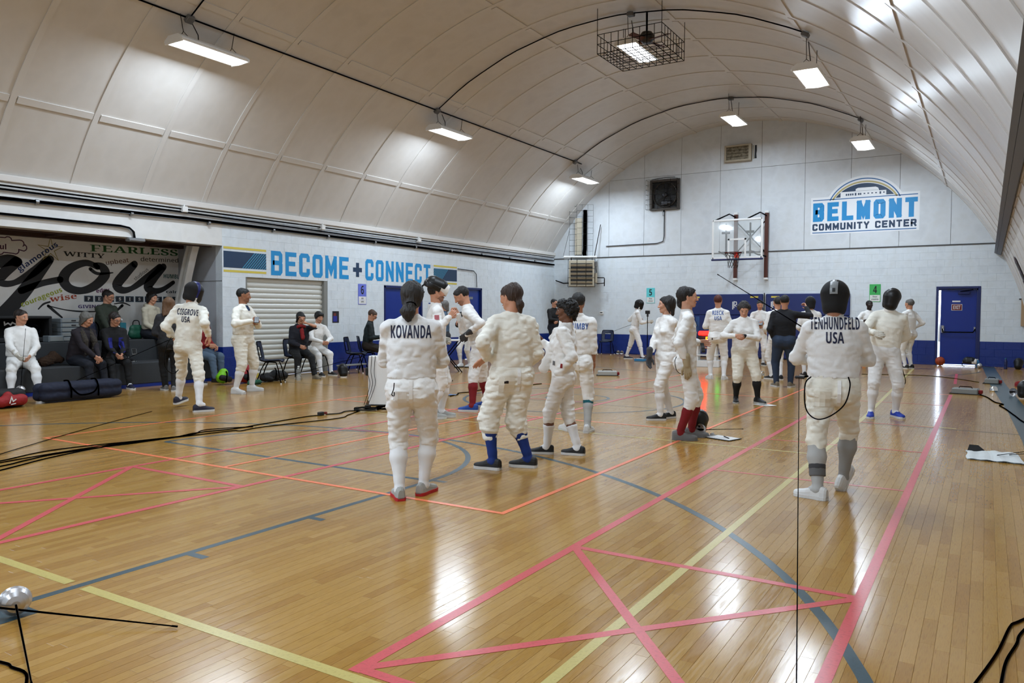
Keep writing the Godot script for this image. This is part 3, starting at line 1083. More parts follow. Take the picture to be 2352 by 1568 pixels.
	gr.span(Vector3(-0.11, -0.06, BACK + 0.03), Vector3(-0.05, -0.045, NEAR))
	struct("trim_4", gr, mat("rail_grey", Color(0.36, 0.38, 0.42), 0.5, 0.2))


func near_wall() -> void:
	var b := MB.new()
	b.span(Vector3(-15, -0.2, NEAR), Vector3(2, 7.6, NEAR + 0.2))
	struct("wall_near", b, M.white_block)
	b = MB.new()
	b.span(Vector3(1.02, -0.2, BACK - 0.2), Vector3(1.5, 0.2, NEAR + 0.2))
	struct("wall_right", b, M.vault_batten)


# ------------------------------------------------------------------ conduits and pipes
func conduits() -> void:
	var pol := func(a: float, r: float, z: float) -> Vector3:
		var t := deg_to_rad(a)
		return Vector3(CX + sin(t) * r, CY + cos(t) * r, z)
	var ce := get_node("ceiling")
	var b := MB.new()
	b.tube([pol.call(-33.6, CR - 0.03, NEAR), pol.call(-33.6, CR - 0.03, -21.4)], 0.014, 6)
	part("conduit", b, M.conduit_grey, ce, "straight grey conduit")
	for z in [-7.75, -14.1, -20.95]:
		b = MB.new()
		var pts := []
		for i in 26:
			pts.append(pol.call(lerpf(-33.6, 29.7, i / 25.0), CR - 0.035 - 0.006 * sin(i * 1.7), z))
		b.tube(pts, 0.012, 6)
		var t := part("conduit", b, M.conduit_mid, ce, "arching dark conduit")
		for a in [-33.6, 3.8, 29.7]:
			var q := MB.new()
			var p: Vector3 = pol.call(a, CR - 0.055, z)
			q.box(p, Vector3(0.13, 0.07, 0.13), 0.01, Basis(Vector3(0, 0, 1), -deg_to_rad(a)))
			part("junction_box", q, M.conduit_mid, t)
	var t: MeshInstance3D
	# pipes along the top of the left wall
	b = MB.new()
	b.tube([Vector3(LEFT + 0.05, 3.07, NEAR), Vector3(LEFT + 0.05, 3.1, -6.0), Vector3(LEFT + 0.05, 3.13, -9.5), Vector3(LEFT + 0.05, 3.1, -16.4), Vector3(LEFT + 0.05, 3.05, -23.9)], 0.03, 8)
	t = tag(part("wall_pipe", b, M.pipe_pale), "thick grey pipe along the top of the left wall", "pipe", "pipes along the left wall")
	var z := -5.0
	while z > -23.5:
		var q := MB.new()
		q.lathe([Vector2(0.036, -0.025), Vector2(0.036, 0.025)], Vector3(LEFT + 0.05, 3.1 + 0.008 * cos(z), z), 8, Basis(Vector3(1, 0, 0), PI / 2))
		q.box(Vector3(LEFT + 0.02, 3.1, z), Vector3(0.04, 0.09, 0.02))
		part("pipe_clip", q, M.conduit_grey, t)
		z -= 1.6
	b = MB.new()
	b.tube([Vector3(LEFT + 0.04, 3.235, NEAR), Vector3(LEFT + 0.04, 3.24, -9.2), Vector3(LEFT + 0.04, 3.19, -14.0), Vector3(LEFT + 0.04, 3.19, -23.9)], 0.018, 6)
	tag(part("wall_pipe", b, M.pipe_pale), "thin grey conduit just above the thick pipe on the left wall", "pipe", "pipes along the left wall")
	b = MB.new()
	b.tube([Vector3(LEFT + 0.05, 3.3, NEAR), Vector3(LEFT + 0.05, 3.29, -23.9)], 0.014, 6)
	t = tag(part("wall_pipe", b, M.white_paint), "white conduit with square boxes under the vault's edge", "pipe", "pipes along the left wall")
	for q in [-9.25, -12.81, -16.32]:
		var m := MB.new()
		m.box(Vector3(LEFT + 0.06, 3.29, q), Vector3(0.1, 0.11, 0.11), 0.008)
		m.box(Vector3(LEFT + 0.06, 3.36, q), Vector3(0.03, 0.05, 0.02))
		part("junction_box", m, M.white_paint, t)
	b = MB.new()
	b.tube([Vector3(LEFT + 0.04, 2.86, NEAR), Vector3(LEFT + 0.04, 2.86, -8.0), Vector3(LEFT + 0.04, 2.84, -8.16), Vector3(LEFT + 0.04, 2.78, -8.24), Vector3(LEFT + 0.04, 2.66, -8.26)], 0.022, 8)
	t = tag(part("wall_pipe", b, M.white_paint), "white conduit bending down over the mural alcove", "pipe", "pipes along the left wall")
	b = MB.new()
	b.box(Vector3(LEFT + 0.0, 2.64, -8.3), Vector3(0.16, 0.06, 0.3), 0.015)
	part("fixture", b, M.conduit_grey, t, "small grey fixture at the conduit's end")
	b = MB.new()
	b.tube([Vector3(LEFT + 0.03, 2.62, -18.15), Vector3(LEFT + 0.03, 2.6, -18.95), Vector3(LEFT + 0.03, 2.5, -19.1), Vector3(LEFT + 0.03, 2.12, -19.12)], 0.012, 6)
	tag(part("wall_pipe", b, M.white_paint), "thin white conduit turning down beside the striped banner", "pipe", "pipes along the left wall")
	# runs on the far wall
	b = MB.new()
	b.tube([Vector3(-11.0, 3.62, BACK + 0.03), Vector3(-9.2, 3.64, BACK + 0.03), Vector3(-8.98, 3.7, BACK + 0.03), Vector3(-8.95, 3.85, BACK + 0.03), Vector3(-8.95, 4.7, BACK + 0.03)], 0.014, 6)
	tag(part("wall_pipe", b, M.white_paint), "thin white conduit from the caged fan to the heater", "pipe", "pipes on the far wall")
	b = MB.new()
	b.tube([Vector3(-12.9, 2.5, BACK + 0.06), Vector3(-12.6, 2.4, BACK + 0.06), Vector3(-11.6, 2.42, BACK + 0.06)], 0.02, 6)
	tag(part("wall_pipe", b, M.conduit_grey), "grey pipe low in the corner beside the heater", "pipe", "pipes on the far wall")


# block capitals drawn as strokes on a 1 x 1 cell, corners cut
func glyph(ch: String) -> Array:
	var q := 0.14
	match ch:
		"B": return [[V(0, 0), V(0, 1), V(1 - q, 1), V(1, 1 - q * 0.6), V(1, 0.6), V(0.9, 0.52), V(0, 0.52)], [V(0.9, 0.52), V(1, 0.44), V(1, q * 0.6), V(1 - q, 0), V(0, 0)]]
		"E": return [[V(1, 1), V(0, 1), V(0, 0), V(1, 0)], [V(0, 0.52), V(0.85, 0.52)]]
		"C": return [[V(1, 0.68), V(1, 1 - q * 0.6), V(1 - q, 1), V(q, 1), V(0, 1 - q * 0.6), V(0, q * 0.6), V(q, 0), V(1 - q, 0), V(1, q * 0.6), V(1, 0.32)]]
		"O": return [[V(q, 1), V(0, 1 - q * 0.6), V(0, q * 0.6), V(q, 0), V(1 - q, 0), V(1, q * 0.6), V(1, 1 - q * 0.6), V(1 - q, 1), V(q, 1)]]
		"M": return [[V(0, 0), V(0, 1)], [V(1, 0), V(1, 1)], [V(0.02, 0.98), V(0.5, 0.25), V(0.98, 0.98)]]
		"N": return [[V(0, 0), V(0, 1)], [V(1, 0), V(1, 1)], [V(0.04, 0.96), V(0.96, 0.04)]]
		"T": return [[V(0, 1), V(1, 1)], [V(0.5, 1), V(0.5, 0)]]
		"L": return [[V(0, 1), V(0, 0), V(1, 0)]]
		"U": return [[V(0, 1), V(0, q * 0.6), V(q, 0), V(1 - q, 0), V(1, q * 0.6), V(1, 1)]]
		"I": return [[V(0.5, 0), V(0.5, 1)]]
		"Y": return [[V(0, 1), V(0.5, 0.45), V(1, 1)], [V(0.5, 0.45), V(0.5, 0)]]
		"R": return [[V(0, 0), V(0, 1), V(1 - q, 1), V(1, 1 - q * 0.6), V(1, 0.55), V(0.88, 0.45), V(0, 0.45)], [V(0.6, 0.45), V(1, 0)]]
	return []


# a word of block capitals between u0 and u1, y0 and y1, one mesh
func block_word(s: String, u0: float, u1: float, y0: float, y1: float, w: float, gap: float, xf: Transform3D) -> MB:
	var b := MB.new()
	b.xf = xf
	var units := 0.0
	for ch in s:
		units += {"M": 1.25, "I": 0.0, "N": 1.08, " ": 0.35}.get(ch, 1.0)
	var gaps := (s.length() - 1) * gap + s.length() * w
	var cw := (u1 - u0 - gaps) / units
	var u := u0
	var lift := 0
	for ch in s:
		var wd: float = cw * {"M": 1.25, "I": 0.0, "N": 1.08, " ": 0.35}.get(ch, 1.0)
		for st in glyph(ch):
			var pts := []
			for p in st:
				pts.append(V(u + w * 0.5 + p.x * wd, lerpf(y0 + w * 0.5, y1 - w * 0.5, p.y)))
			var cl: bool = st.size() > 3 and st[0] == st[st.size() - 1]
			if cl:
				pts.pop_back()
			else:   # square ends flush with the cell
				var k := pts.size()
				pts[0] += (pts[0] - pts[1]).normalized() * w * 0.5 * (1.0 if ch in "MNTLEIUYBR" else 0.0)
				pts[k - 1] += (pts[k - 1] - pts[k - 2]).normalized() * w * 0.5 * (1.0 if ch in "MNTLEIUYR" else 0.0)
				if ch == "B" and st.size() == 5:
					pts[k - 1] += V(-w * 0.5, 0)
			b.xf = xf.translated_local(Vector3(0, 0, 0.0004 * (lift % 3)))
			lift += 1
			b.stroke(pts, w, 0.0, cl)
		u += wd + w + gap
	return b


func wall_graphics() -> void:
	var w := get_node("wall_left")
	var o := Transform3D(LW, Vector3(LEFT + 0.0025, 0, 0))
	part("painted_word", block_word("BECOME", 11.37, 13.72, 2.15, 2.67, 0.098, 0.082, o), M.cyan_paint, w, "blue word BECOME")
	part("painted_word", block_word("CONNECT", 14.3, 16.9, 2.15, 2.67, 0.098, 0.082, o), M.cyan_paint, w, "blue word CONNECT")
	var b := MB.new()
	b.xf = o
	b.box(Vector3(14.025, 2.39, 0), Vector3(0.31, 0.105, 0.002))
	b.box(Vector3(14.025, 2.39, 0), Vector3(0.105, 0.34, 0.0024))
	part("painted_plus", b, M.navy_paint, w)
	for e in [[10.17, 11.24, 1.0], [17.05, 18.14, -1.0]]:
		b = MB.new()
		b.xf = o
		b.span(Vector3(e[0], 2.255, -0.001), Vector3(e[1], 2.585, 0.001))
		part("painted_panel", b, M.navy_paint, w)
		b = MB.new()
		b.xf = o
		b.span(Vector3(e[0], 2.63, -0.001), Vector3(e[1], 2.675, 0.001))
		b.span(Vector3(e[0], 2.165, -0.001), Vector3(e[1], 2.21, 0.001))
		part("painted_band", b, M.gold_paint, w)
		b = MB.new()
		b.xf = o.translated(Vector3(0.0012, 0, 0))
		var box := PackedVector2Array([V(e[0], 2.255), V(e[1], 2.255), V(e[1], 2.585), V(e[0], 2.585)])
		for k in 11:
			var x0: float = (e[1] - 0.62 + k * 0.062) if e[2] > 0 else (e[0] - 0.30 + k * 0.062)
			var q := PackedVector2Array([V(x0, 2.255), V(x0 + 0.02, 2.255), V(x0 + 0.34, 2.585), V(x0 + 0.32, 2.585)])
			for p in Geometry2D.intersect_polygons(q, box):
				b.prism(p, 0.0, false)
		part("painted_stripes", b, M.stripe_blue, w)
	# emblem on the far wall
	w = get_node("wall_back")
	o = Transform3D(Basis(), Vector3(0, 0, BACK + 0.0025))
	b = MB.new()
	b.xf = o
	var plate := PackedVector2Array([V(-4.46, 3.69), V(-1.63, 3.69), V(-1.63, 4.76), V(-2.06, 4.76)])
	for i in 21:
		var a := deg_to_rad(lerpf(27, 153, i / 20.0))
		plate.append(V(-3.03 + cos(a) * 1.06, 4.33 + sin(a) * 0.97))
	plate.append_array(PackedVector2Array([V(-4.0, 4.76), V(-4.46, 4.76)]))
	b.prism(plate, 0.001, false)
	part("emblem_ground", b, mat("emblem_white", Color(0.90, 0.91, 0.92), 0.45), w)
	o.origin.z += 0.0015
	part("emblem_word", block_word("BELMONT", -4.40, -1.68, 4.06, 4.60, 0.13, 0.085, o), M.cyan_paint, w, "blue word BELMONT")
	part("emblem_word", block_word("COMMUNITY CENTER", -4.41, -1.70, 3.80, 4.00, 0.048, 0.034, o), M.navy_paint, w, "navy words COMMUNITY CENTER")
	b = MB.new()
	b.xf = o
	b.stroke([V(-4.41, 4.68), V(-1.68, 4.68)], 0.025)
	b.stroke([V(-4.41, 3.74), V(-1.70, 3.74)], 0.025)
	b.stroke(arc2(V(-3.03, 4.30), 0.985, 22.5, 157.5, 36).map(func(p): return V(p.x, 4.30 + (p.y - 4.30) * 0.93)), 0.03)
	part("emblem_lines", b, mat("emblem_blue", Color(0.12, 0.38, 0.60), 0.5), w)
	b = MB.new()
	b.xf = o
	b.stroke(arc2(V(-3.03, 4.30), 0.93, 26, 154, 36).map(func(p): return V(p.x, 4.30 + (p.y - 4.30) * 0.89)), 0.045)
	part("emblem_arc", b, mat("emblem_gold", Color(0.72, 0.66, 0.42), 0.5), w)
	b = MB.new()
	b.xf = o
	var seg := PackedVector2Array([V(-3.83, 4.72), V(-2.23, 4.72)])
	for i in 25:
		var a := deg_to_rad(lerpf(33, 147, i / 24.0))
		seg.append(V(-3.03 + cos(a) * 0.90, 4.30 + sin(a) * 0.90 * 0.87))
	b.prism(seg, 0.0, false)
	part("emblem_dome", b, M.navy_paint, w)
	b = MB.new()
	b.xf = o.translated(Vector3(0, 0, 0.001))
	b.prism(PackedVector2Array([V(-3.66, 4.715), V(-2.47, 4.715), V(-2.47, 4.85), V(-2.65, 4.85), V(-2.68, 4.93), V(-2.74, 4.96), V(-3.2, 4.96), V(-3.26, 4.93), V(-3.26, 4.87), V(-3.66, 4.87)]), 0.0, false)
	part("emblem_building", b, M.emblem_white, w)
	b = MB.new()
	b.xf = o.translated(Vector3(0, 0, 0.002))
	for x in [-3.50, -3.445, -3.39, -3.335, -3.18, -3.13]:
		b.box(Vector3(x, 4.785, 0), Vector3(0.038, 0.055, 0.001))
	b.box(Vector3(-3.26, 4.785, 0), Vector3(0.04, 0.075, 0.001))
	for x in [-3.03, -2.93, -2.83, -2.73, -2.53]:
		b.box(Vector3(x, 4.79, 0), Vector3(0.042, 0.032, 0.001))
	b.box(Vector3(-2.62, 4.785, 0), Vector3(0.042, 0.07, 0.001))
	b.stroke([V(-3.26, 4.87), V(-2.67, 4.87)], 0.006)
	part("emblem_windows", b, M.navy_paint, w)


func strip_sign(called: String, xf: Transform3D, num: String, a: String, c: String, col: Color, label: String) -> void:
	var t := thing(called, label, "sign", xf.origin, 0, "numbered strip signs on the walls")
	t.transform = xf
	var b := MB.new()
	b.box(Vector3(0, 0.25, 0.004), Vector3(0.29, 0.5, 0.008), 0.003)
	var face := mat("sign_" + num, col, 0.4)
	part("board", b, face, t)
	b = MB.new()
	b.box(Vector3(0, 0.105, 0.009), Vector3(0.262, 0.18, 0.002))
	part("lower_field", b, M.white_matte, t)
	part("number", text_mesh(num, 0.2, 0.1, true), M.black, t).position = Vector3(0, 0.25, 0.0092)
	part("word", text_mesh(a, 0.042, 0, true), M.black, t).position = Vector3(0, 0.13, 0.0108)
	b = MB.new()
	b.box(Vector3(0, 0.108, 0.0108), Vector3(0.15, 0.006, 0.0008))
	part("rule", b, face, t)
	part("word", text_mesh(c, 0.042, 0, true), M.black, t).position = Vector3(0, 0.05, 0.0108)


func wall_fittings() -> void:
	strip_sign("strip_sign", Transform3D(Basis(), Vector3(-9.4, 1.70, BACK + 0.001)), "5", "five", "cinco", Color(0.38, 0.78, 0.80), "turquoise strip sign with the number 5 on the far wall")
	strip_sign("strip_sign", Transform3D(Basis(), Vector3(-2.70, 1.72, BACK + 0.001)), "4", "four", "cuatro", Color(0.22, 0.66, 0.33), "green strip sign with the number 4 on the far wall")
	strip_sign("strip_sign", Transform3D(LW, Vector3(LEFT + 0.001, 1.555, -14.185)), "6", "six", "seis", Color(0.40, 0.45, 0.80), "violet strip sign with the number 6 beside the blue double door")
	# poster and notice on the left wall
	var t := thing("poster", "small dark poster with a blue figure beside the roller shutter", "poster", Vector3(LEFT + 0.002, 1.12, -13.28))
	t.transform.basis = LW
	var b := MB.new()
	b.box(Vector3(0, 0.135, 0.002), Vector3(0.21, 0.27, 0.004))
	part("sheet", b, mat("poster_dark", Color(0.10, 0.09, 0.12), 0.5), t)
	b = MB.new()
	b.box(Vector3(-0.02, 0.09, 0.0045), Vector3(0.13, 0.13, 0.001))
	part("blue_print", b, mat("poster_blue", Color(0.16, 0.18, 0.55), 0.5), t)
	b = MB.new()
	b.box(Vector3(-0.03, 0.19, 0.0045), Vector3(0.08, 0.07, 0.001))
	part("red_print", b, mat("poster_red", Color(0.42, 0.16, 0.14), 0.5), t)
	t = thing("paper_notice", "white paper list taped to the wall right of the blue double door", "notice", Vector3(LEFT + 0.004, 1.28, -16.9))
	t.transform.basis = LW
	part("sheet", MB.new().box(Vector3(0, 0.16, 0), Vector3(0.24, 0.32, 0.002)), M.white_matte, t)
	b = MB.new()
	for i in 7:
		b.box(Vector3(0, 0.07 + i * 0.032, 0.0014), Vector3(0.17, 0.006, 0.0006))
	part("printed_line", b, M.conduit_grey, t)
	part("tape", MB.new().box(Vector3(0, 0.335, 0.001), Vector3(0.16, 0.03, 0.002)), M.blue_paint, t)
	# small switch box on the far wall
	t = thing("wall_box", "small white wall box with a dark marking under the heater", "wall box", Vector3(-11.15, 1.32, BACK + 0.001))
	part("box", MB.new().box(Vector3(0, 0.06, 0.02), Vector3(0.14, 0.11, 0.04), 0.006), M.white_gloss, t)
	part("marking", MB.new().box(Vector3(0, 0.065, 0.0405), Vector3(0.09, 0.03, 0.001)), M.black, t)
	caged_fan()
	louvre_vent()
	heater()
	wall_mats()
	fan_cage()


func wire_grid(b: MB, o: Vector3, u: Vector3, w: Vector3, nu: int, nw: int, r := 0.004) -> void:
	for i in nu + 1:
		b.tube([o + u * (float(i) / nu), o + u * (float(i) / nu) + w], r, 5)
	for i in nw + 1:
		b.tube([o + w * (float(i) / nw), o + w * (float(i) / nw) + u], r, 5)


func caged_fan() -> void:
	var t := thing("exhaust_fan", "dark square exhaust fan behind a wire cage high on the far wall", "fan", Vector3(-8.93, 4.70, BACK + 0.002))
	var dk := mat("fan_dark", Color(0.10, 0.095, 0.09), 0.6, 0.3)
	var b := MB.new()
	b.span(Vector3(-0.5, 0, 0), Vector3(-0.42, 0.98, 0.1), 0.006)
	b.span(Vector3(0.42, 0, 0), Vector3(0.5, 0.98, 0.1), 0.006)
	b.span(Vector3(-0.42, 0, 0), Vector3(0.42, 0.07, 0.1), 0.006)
	b.span(Vector3(-0.42, 0.91, 0), Vector3(0.42, 0.98, 0.1), 0.006)
	part("frame", b, mat("fan_frame", Color(0.30, 0.28, 0.26), 0.6, 0.3), t)
	part("back_plate", MB.new().span(Vector3(-0.42, 0.07, 0.0), Vector3(0.42, 0.91, 0.01)), M.black, t)
	b = MB.new()
	b.lathe([Vector2(0.40, 0.0), Vector2(0.41, 0.04), Vector2(0.39, 0.06), Vector2(0.38, 0.0)], Vector3(0, 0.49, 0.02), 28, Basis(Vector3(1, 0, 0), PI / 2))
	part("shroud", b, M.fan_frame, t)
	for i in 5:
		b = MB.new()
		var a := TAU * i / 5 + 0.3
		var d := Vector3(cos(a), sin(a), 0)
		var e := Vector3(-sin(a), cos(a), 0)
		var c := Vector3(0, 0.49, 0.045)
		b.quad(c + d * 0.07 - e * 0.04, c + d * 0.37 - e * 0.11 + Vector3(0, 0, 0.02), c + d * 0.37 + e * 0.11 - Vector3(0, 0, 0.02), c + d * 0.07 + e * 0.04)
		b.quad(c + d * 0.07 + e * 0.04 - Vector3(0, 0, 0.003), c + d * 0.37 + e * 0.11 - Vector3(0, 0, 0.023), c + d * 0.37 - e * 0.11 + Vector3(0, 0, 0.017), c + d * 0.07 - e * 0.04 - Vector3(0, 0, 0.003))
		part("blade", b, dk, t)
	b = MB.new()
	b.lathe([Vector2(0.0, 0.07), Vector2(0.06, 0.065), Vector2(0.08, 0.04), Vector2(0.085, 0.0)], Vector3(0, 0.49, 0.05), 18, Basis(Vector3(1, 0, 0), PI / 2))
	b.box(Vector3(0, 0.22, 0.07), Vector3(0.24, 0.14, 0.08), 0.02)
	b.lathe([Vector2(0.0, 0.05), Vector2(0.07, 0.05), Vector2(0.08, -0.05)], Vector3(0.18, 0.22, 0.08), 14, Basis(Vector3(0, 0, 1), PI / 2))
	part("motor", b, M.steel_dark, t)
	b = MB.new()
	wire_grid(b, Vector3(-0.56, 0.02, 0.3), Vector3(1.04, 0, 0), Vector3(0, 0.94, 0), 5, 6)
	wire_grid(b, Vector3(-0.56, 0.02, 0.02), Vector3(0, 0, 0.28), Vector3(0, 0.94, 0), 2, 6)
	wire_grid(b, Vector3(0.48, 0.02, 0.02), Vector3(0, 0, 0.28), Vector3(0, 0.94, 0), 2, 6)
	part("wire_cage", b, M.conduit_grey, t)
	b = MB.new()
	b.tube([Vector3(-0.45, 1.0, 0.08), Vector3(0, 1.03, 0.12), Vector3(0.35, 1.02, 0.1)], 0.01, 6)
	b.box(Vector3(-0.05, -0.12, 0.03), Vector3(0.06, 0.12, 0.06), 0.01)
	b.tube([Vector3(-0.05, -0.06, 0.03), Vector3(-0.05, 0.0, 0.04)], 0.012, 6)
	part("switch_box", b, M.conduit_grey, t)


func louvre_vent() -> void:
	var t := thing("louvre_vent", "grimy louvred vent box at the top of the far wall", "vent", Vector3(-6.55, 6.02, BACK + 0.002))
	var b := MB.new()
	b.span(Vector3(-0.44, 0, 0), Vector3(-0.39, 0.5, 0.16), 0.005)
	b.span(Vector3(0.29, 0, 0), Vector3(0.37, 0.5, 0.16), 0.005)
	b.span(Vector3(-0.39, 0, 0), Vector3(0.29, 0.05, 0.16), 0.005)
	b.span(Vector3(-0.39, 0.45, 0), Vector3(0.29, 0.5, 0.16), 0.005)
	part("frame", b, M.beige_metal, t)
	part("back_plate", MB.new().span(Vector3(-0.39, 0.05, 0), Vector3(0.29, 0.45, 0.01)), M.black, t)
	var grime := mat("grimy_slat", Color(0.60, 0.57, 0.50), 0.7)
	tex(grime, noise_tex(0.02, 256, 31, 4, [Color(0.35, 0.31, 0.25), Color(0.9, 0.88, 0.84), Color(1, 1, 1)]), null, Vector3(1.5, 1.5, 1.5))
	for i in 4:
		b = MB.new()
		b.box(Vector3(-0.05, 0.10 + i * 0.1, 0.09), Vector3(0.68, 0.1, 0.008), 0.0, Basis(Vector3(1, 0, 0), -0.35))
		part("slat", b, grime, t)
	b = MB.new()
	b.span(Vector3(0.39, 0.05, 0), Vector3(0.42, 0.46, 0.02))
	part("side_strip", b, M.beige_metal, t)
	b = MB.new()
	b.prism(PackedVector2Array([V(0.43, 0.06), V(0.5, 0.06), V(0.49, 0.2), V(0.505, 0.3), V(0.5, 0.46), V(0.44, 0.46)]), 0.002)
	b.xf.origin.z = 0.002
	part("wall_hole", b, M.black, t, "dark torn gap in the wall board")


func heater() -> void:
	var t := thing("unit_heater", "beige gas unit heater hung in the corner of the far wall behind a wire guard", "heater", Vector3(-11.55, 2.25, BACK + 0.75))
	t.rotation.y = 0.45
	var b := MB.new()
	b.span(Vector3(-0.42, 0.0, -0.55), Vector3(0.42, 0.86, 0.28), 0.015)
	b.span(Vector3(0.42, 0.12, -0.35), Vector3(0.52, 0.45, 0.1), 0.01)
	part("cabinet", b, M.beige_metal, t)
	part("opening", MB.new().span(Vector3(-0.36, 0.06, 0.28), Vector3(0.36, 0.76, 0.286)), M.black, t)
	for i in 5:
		b = MB.new()
		b.box(Vector3(0, 0.13 + i * 0.14, 0.31), Vector3(0.72, 0.075, 0.01), 0.0, Basis(Vector3(1, 0, 0), 0.5))
		part("louvre", b, M.beige_metal, t)
	b = MB.new()
	wire_grid(b, Vector3(-0.44, -0.02, 0.38), Vector3(0.88, 0, 0), Vector3(0, 0.9, 0), 3, 3, 0.007)
	for e in [Vector3(-0.44, -0.02, 0.38), Vector3(0.44, -0.02, 0.38), Vector3(-0.44, 0.88, 0.38), Vector3(0.44, 0.88, 0.38)]:
		b.tube([e, e - Vector3(0, 0, 0.5)], 0.007, 5)
	part("wire_guard", b, M.beige_metal, t)
	b = MB.new()
	b.box(Vector3(0.425, 0.5, -0.02), Vector3(0.006, 0.36, 0.2))
	part("label_plate", b, M.white_matte, t)
	b = MB.new()
	b.span(Vector3(-0.6, 0.95, -0.5), Vector3(0.5, 1.0, 0.3), 0.006)
	for x in [-0.35, 0.35]:
		for z in [-0.4, 0.15]:
			b.tube([Vector3(x, 0.86, z), Vector3(x, 0.96, z)], 0.012, 6)
	part("top_shelf", b, M.white_gloss, t)
	b = MB.new()
	b.tube([Vector3(0.1, 1.0, -0.42), Vector3(0.08, 1.15, -0.45), Vector3(0.1, 1.3, -0.47), Vector3(0.1, 2.6, -0.47)], 0.07, 12)
	part("flue_pipe", b, M.steel, t)
	b = MB.new()
	b.span(Vector3(-0.24, 1.1, -0.7), Vector3(0.0, 2.35, -0.6), 0.01)
	part("flue_chase", b, M.beige_metal, t)
	b = MB.new()
	wire_grid(b, Vector3(-0.42, 1.0, -0.25), Vector3(0.24, 0, 0), Vector3(0, 1.7, 0), 1, 9, 0.005)
	wire_grid(b, Vector3(-0.18, 1.0, -0.25), Vector3(0.55, 0, 0), Vector3(0, 1.75, 0), 3, 9, 0.004)
	b.tube([Vector3(-0.62, 1.0, -0.1), Vector3(-0.42, 1.9, -0.25)], 0.006, 5)
	b.tube([Vector3(0.42, 1.0, -0.1), Vector3(0.62, 2.1, -0.4)], 0.014, 6)
	part("flue_cage", b, M.conduit_grey, t)
	b = MB.new()
	b.tube([Vector3(0.5, 0.3, -0.1), Vector3(0.74, 0.3, -0.1), Vector3(0.76, 0.28, -0.1), Vector3(0.76, 0.02, -0.1)], 0.016, 7)
	b.tube([Vector3(0.5, 0.1, -0.1), Vector3(0.76, 0.12, -0.1)], 0.014, 7)
	part("gas_pipe", b, M.steel_dark, t)
	b = MB.new()
	b.box(Vector3(0.47, 0.75, -0.2), Vector3(0.1, 0.16, 0.14), 0.01)
	b.tube([Vector3(0.47, 0.67, -0.2), Vector3(0.5, 0.5, -0.15), Vector3(0.48, 0.42, -0.12)], 0.01, 6)
	part("control_box", b, M.conduit_grey, t)


func wall_mats() -> void:
	for e in [[-8.14, -5.78, "blue vinyl wall mat left of the hanging rope, behind the fencers"], [-5.70, -3.34, "blue vinyl wall mat right of the hanging rope, behind the navy blazer"]]:
		var mid: float = (e[0] + e[1]) * 0.5
		var wd: float = e[1] - e[0]
		var t := thing("wall_mat", e[2], "wall mat", Vector3(mid, 0.02, BACK + 0.003), 0, "blue wall mats on the far wall")
		for i in 3:
			var b := MB.new()
			b.span(Vector3(-wd / 2, 0.0 + i * 0.653, 0), Vector3(wd / 2, 0.645 + i * 0.653, 0.06), 0.02)
			part("fold", b, M.vinyl_blue, t)
		for x in [-wd * 0.5 + 0.28, wd * 0.5 - 0.26]:
			part("handle_label", MB.new().box(Vector3(x, 1.86, 0.0615), Vector3(0.24, 0.05, 0.003)), M.gold_paint, t, "yellow label")
		var q := MB.new()
		q.xf.origin = Vector3(-wd * 0.5 + 0.22 if e[0] > -6 else 0.32, 1.62, 0.0615)
		q.stroke([V(-0.05, -0.14), V(-0.05, 0.1)], 0.028, 0.001)
		q.stroke([V(-0.01, -0.1), V(-0.01, 0.1), V(0.06, 0.09), V(0.07, 0.02), V(0.0, -0.02)], 0.024, 0.001)
		q.stroke([V(0.03, -0.02), V(0.06, -0.06)], 0.02, 0.001)
		part("white_mark", q, M.white_matte, t)
	var t := thing("hanging_rope", "thin pale rope with knots hanging between the blue wall mats", "rope", Vector3(-5.74, 0.05, BACK + 0.03))
	var b := MB.new()
	b.tube([Vector3(0, 0.0, 0.045), Vector3(-0.02, 0.7, 0.045), Vector3(0, 1.3, 0.045), Vector3(0, 1.95, 0.045)], 0.014, 6)
	part("rope", b, M.conduit_grey, t)
	b = MB.new()
	for y in [0.05, 0.68, 1.32]:
		b.lathe([Vector2(0, 0.03), Vector2(0.025, 0.02), Vector2(0.03, 0), Vector2(0.02, -0.03), Vector2(0, -0.035)], Vector3(-0.01, y, 0.045), 8)
	part("knot", b, M.conduit_grey, t)


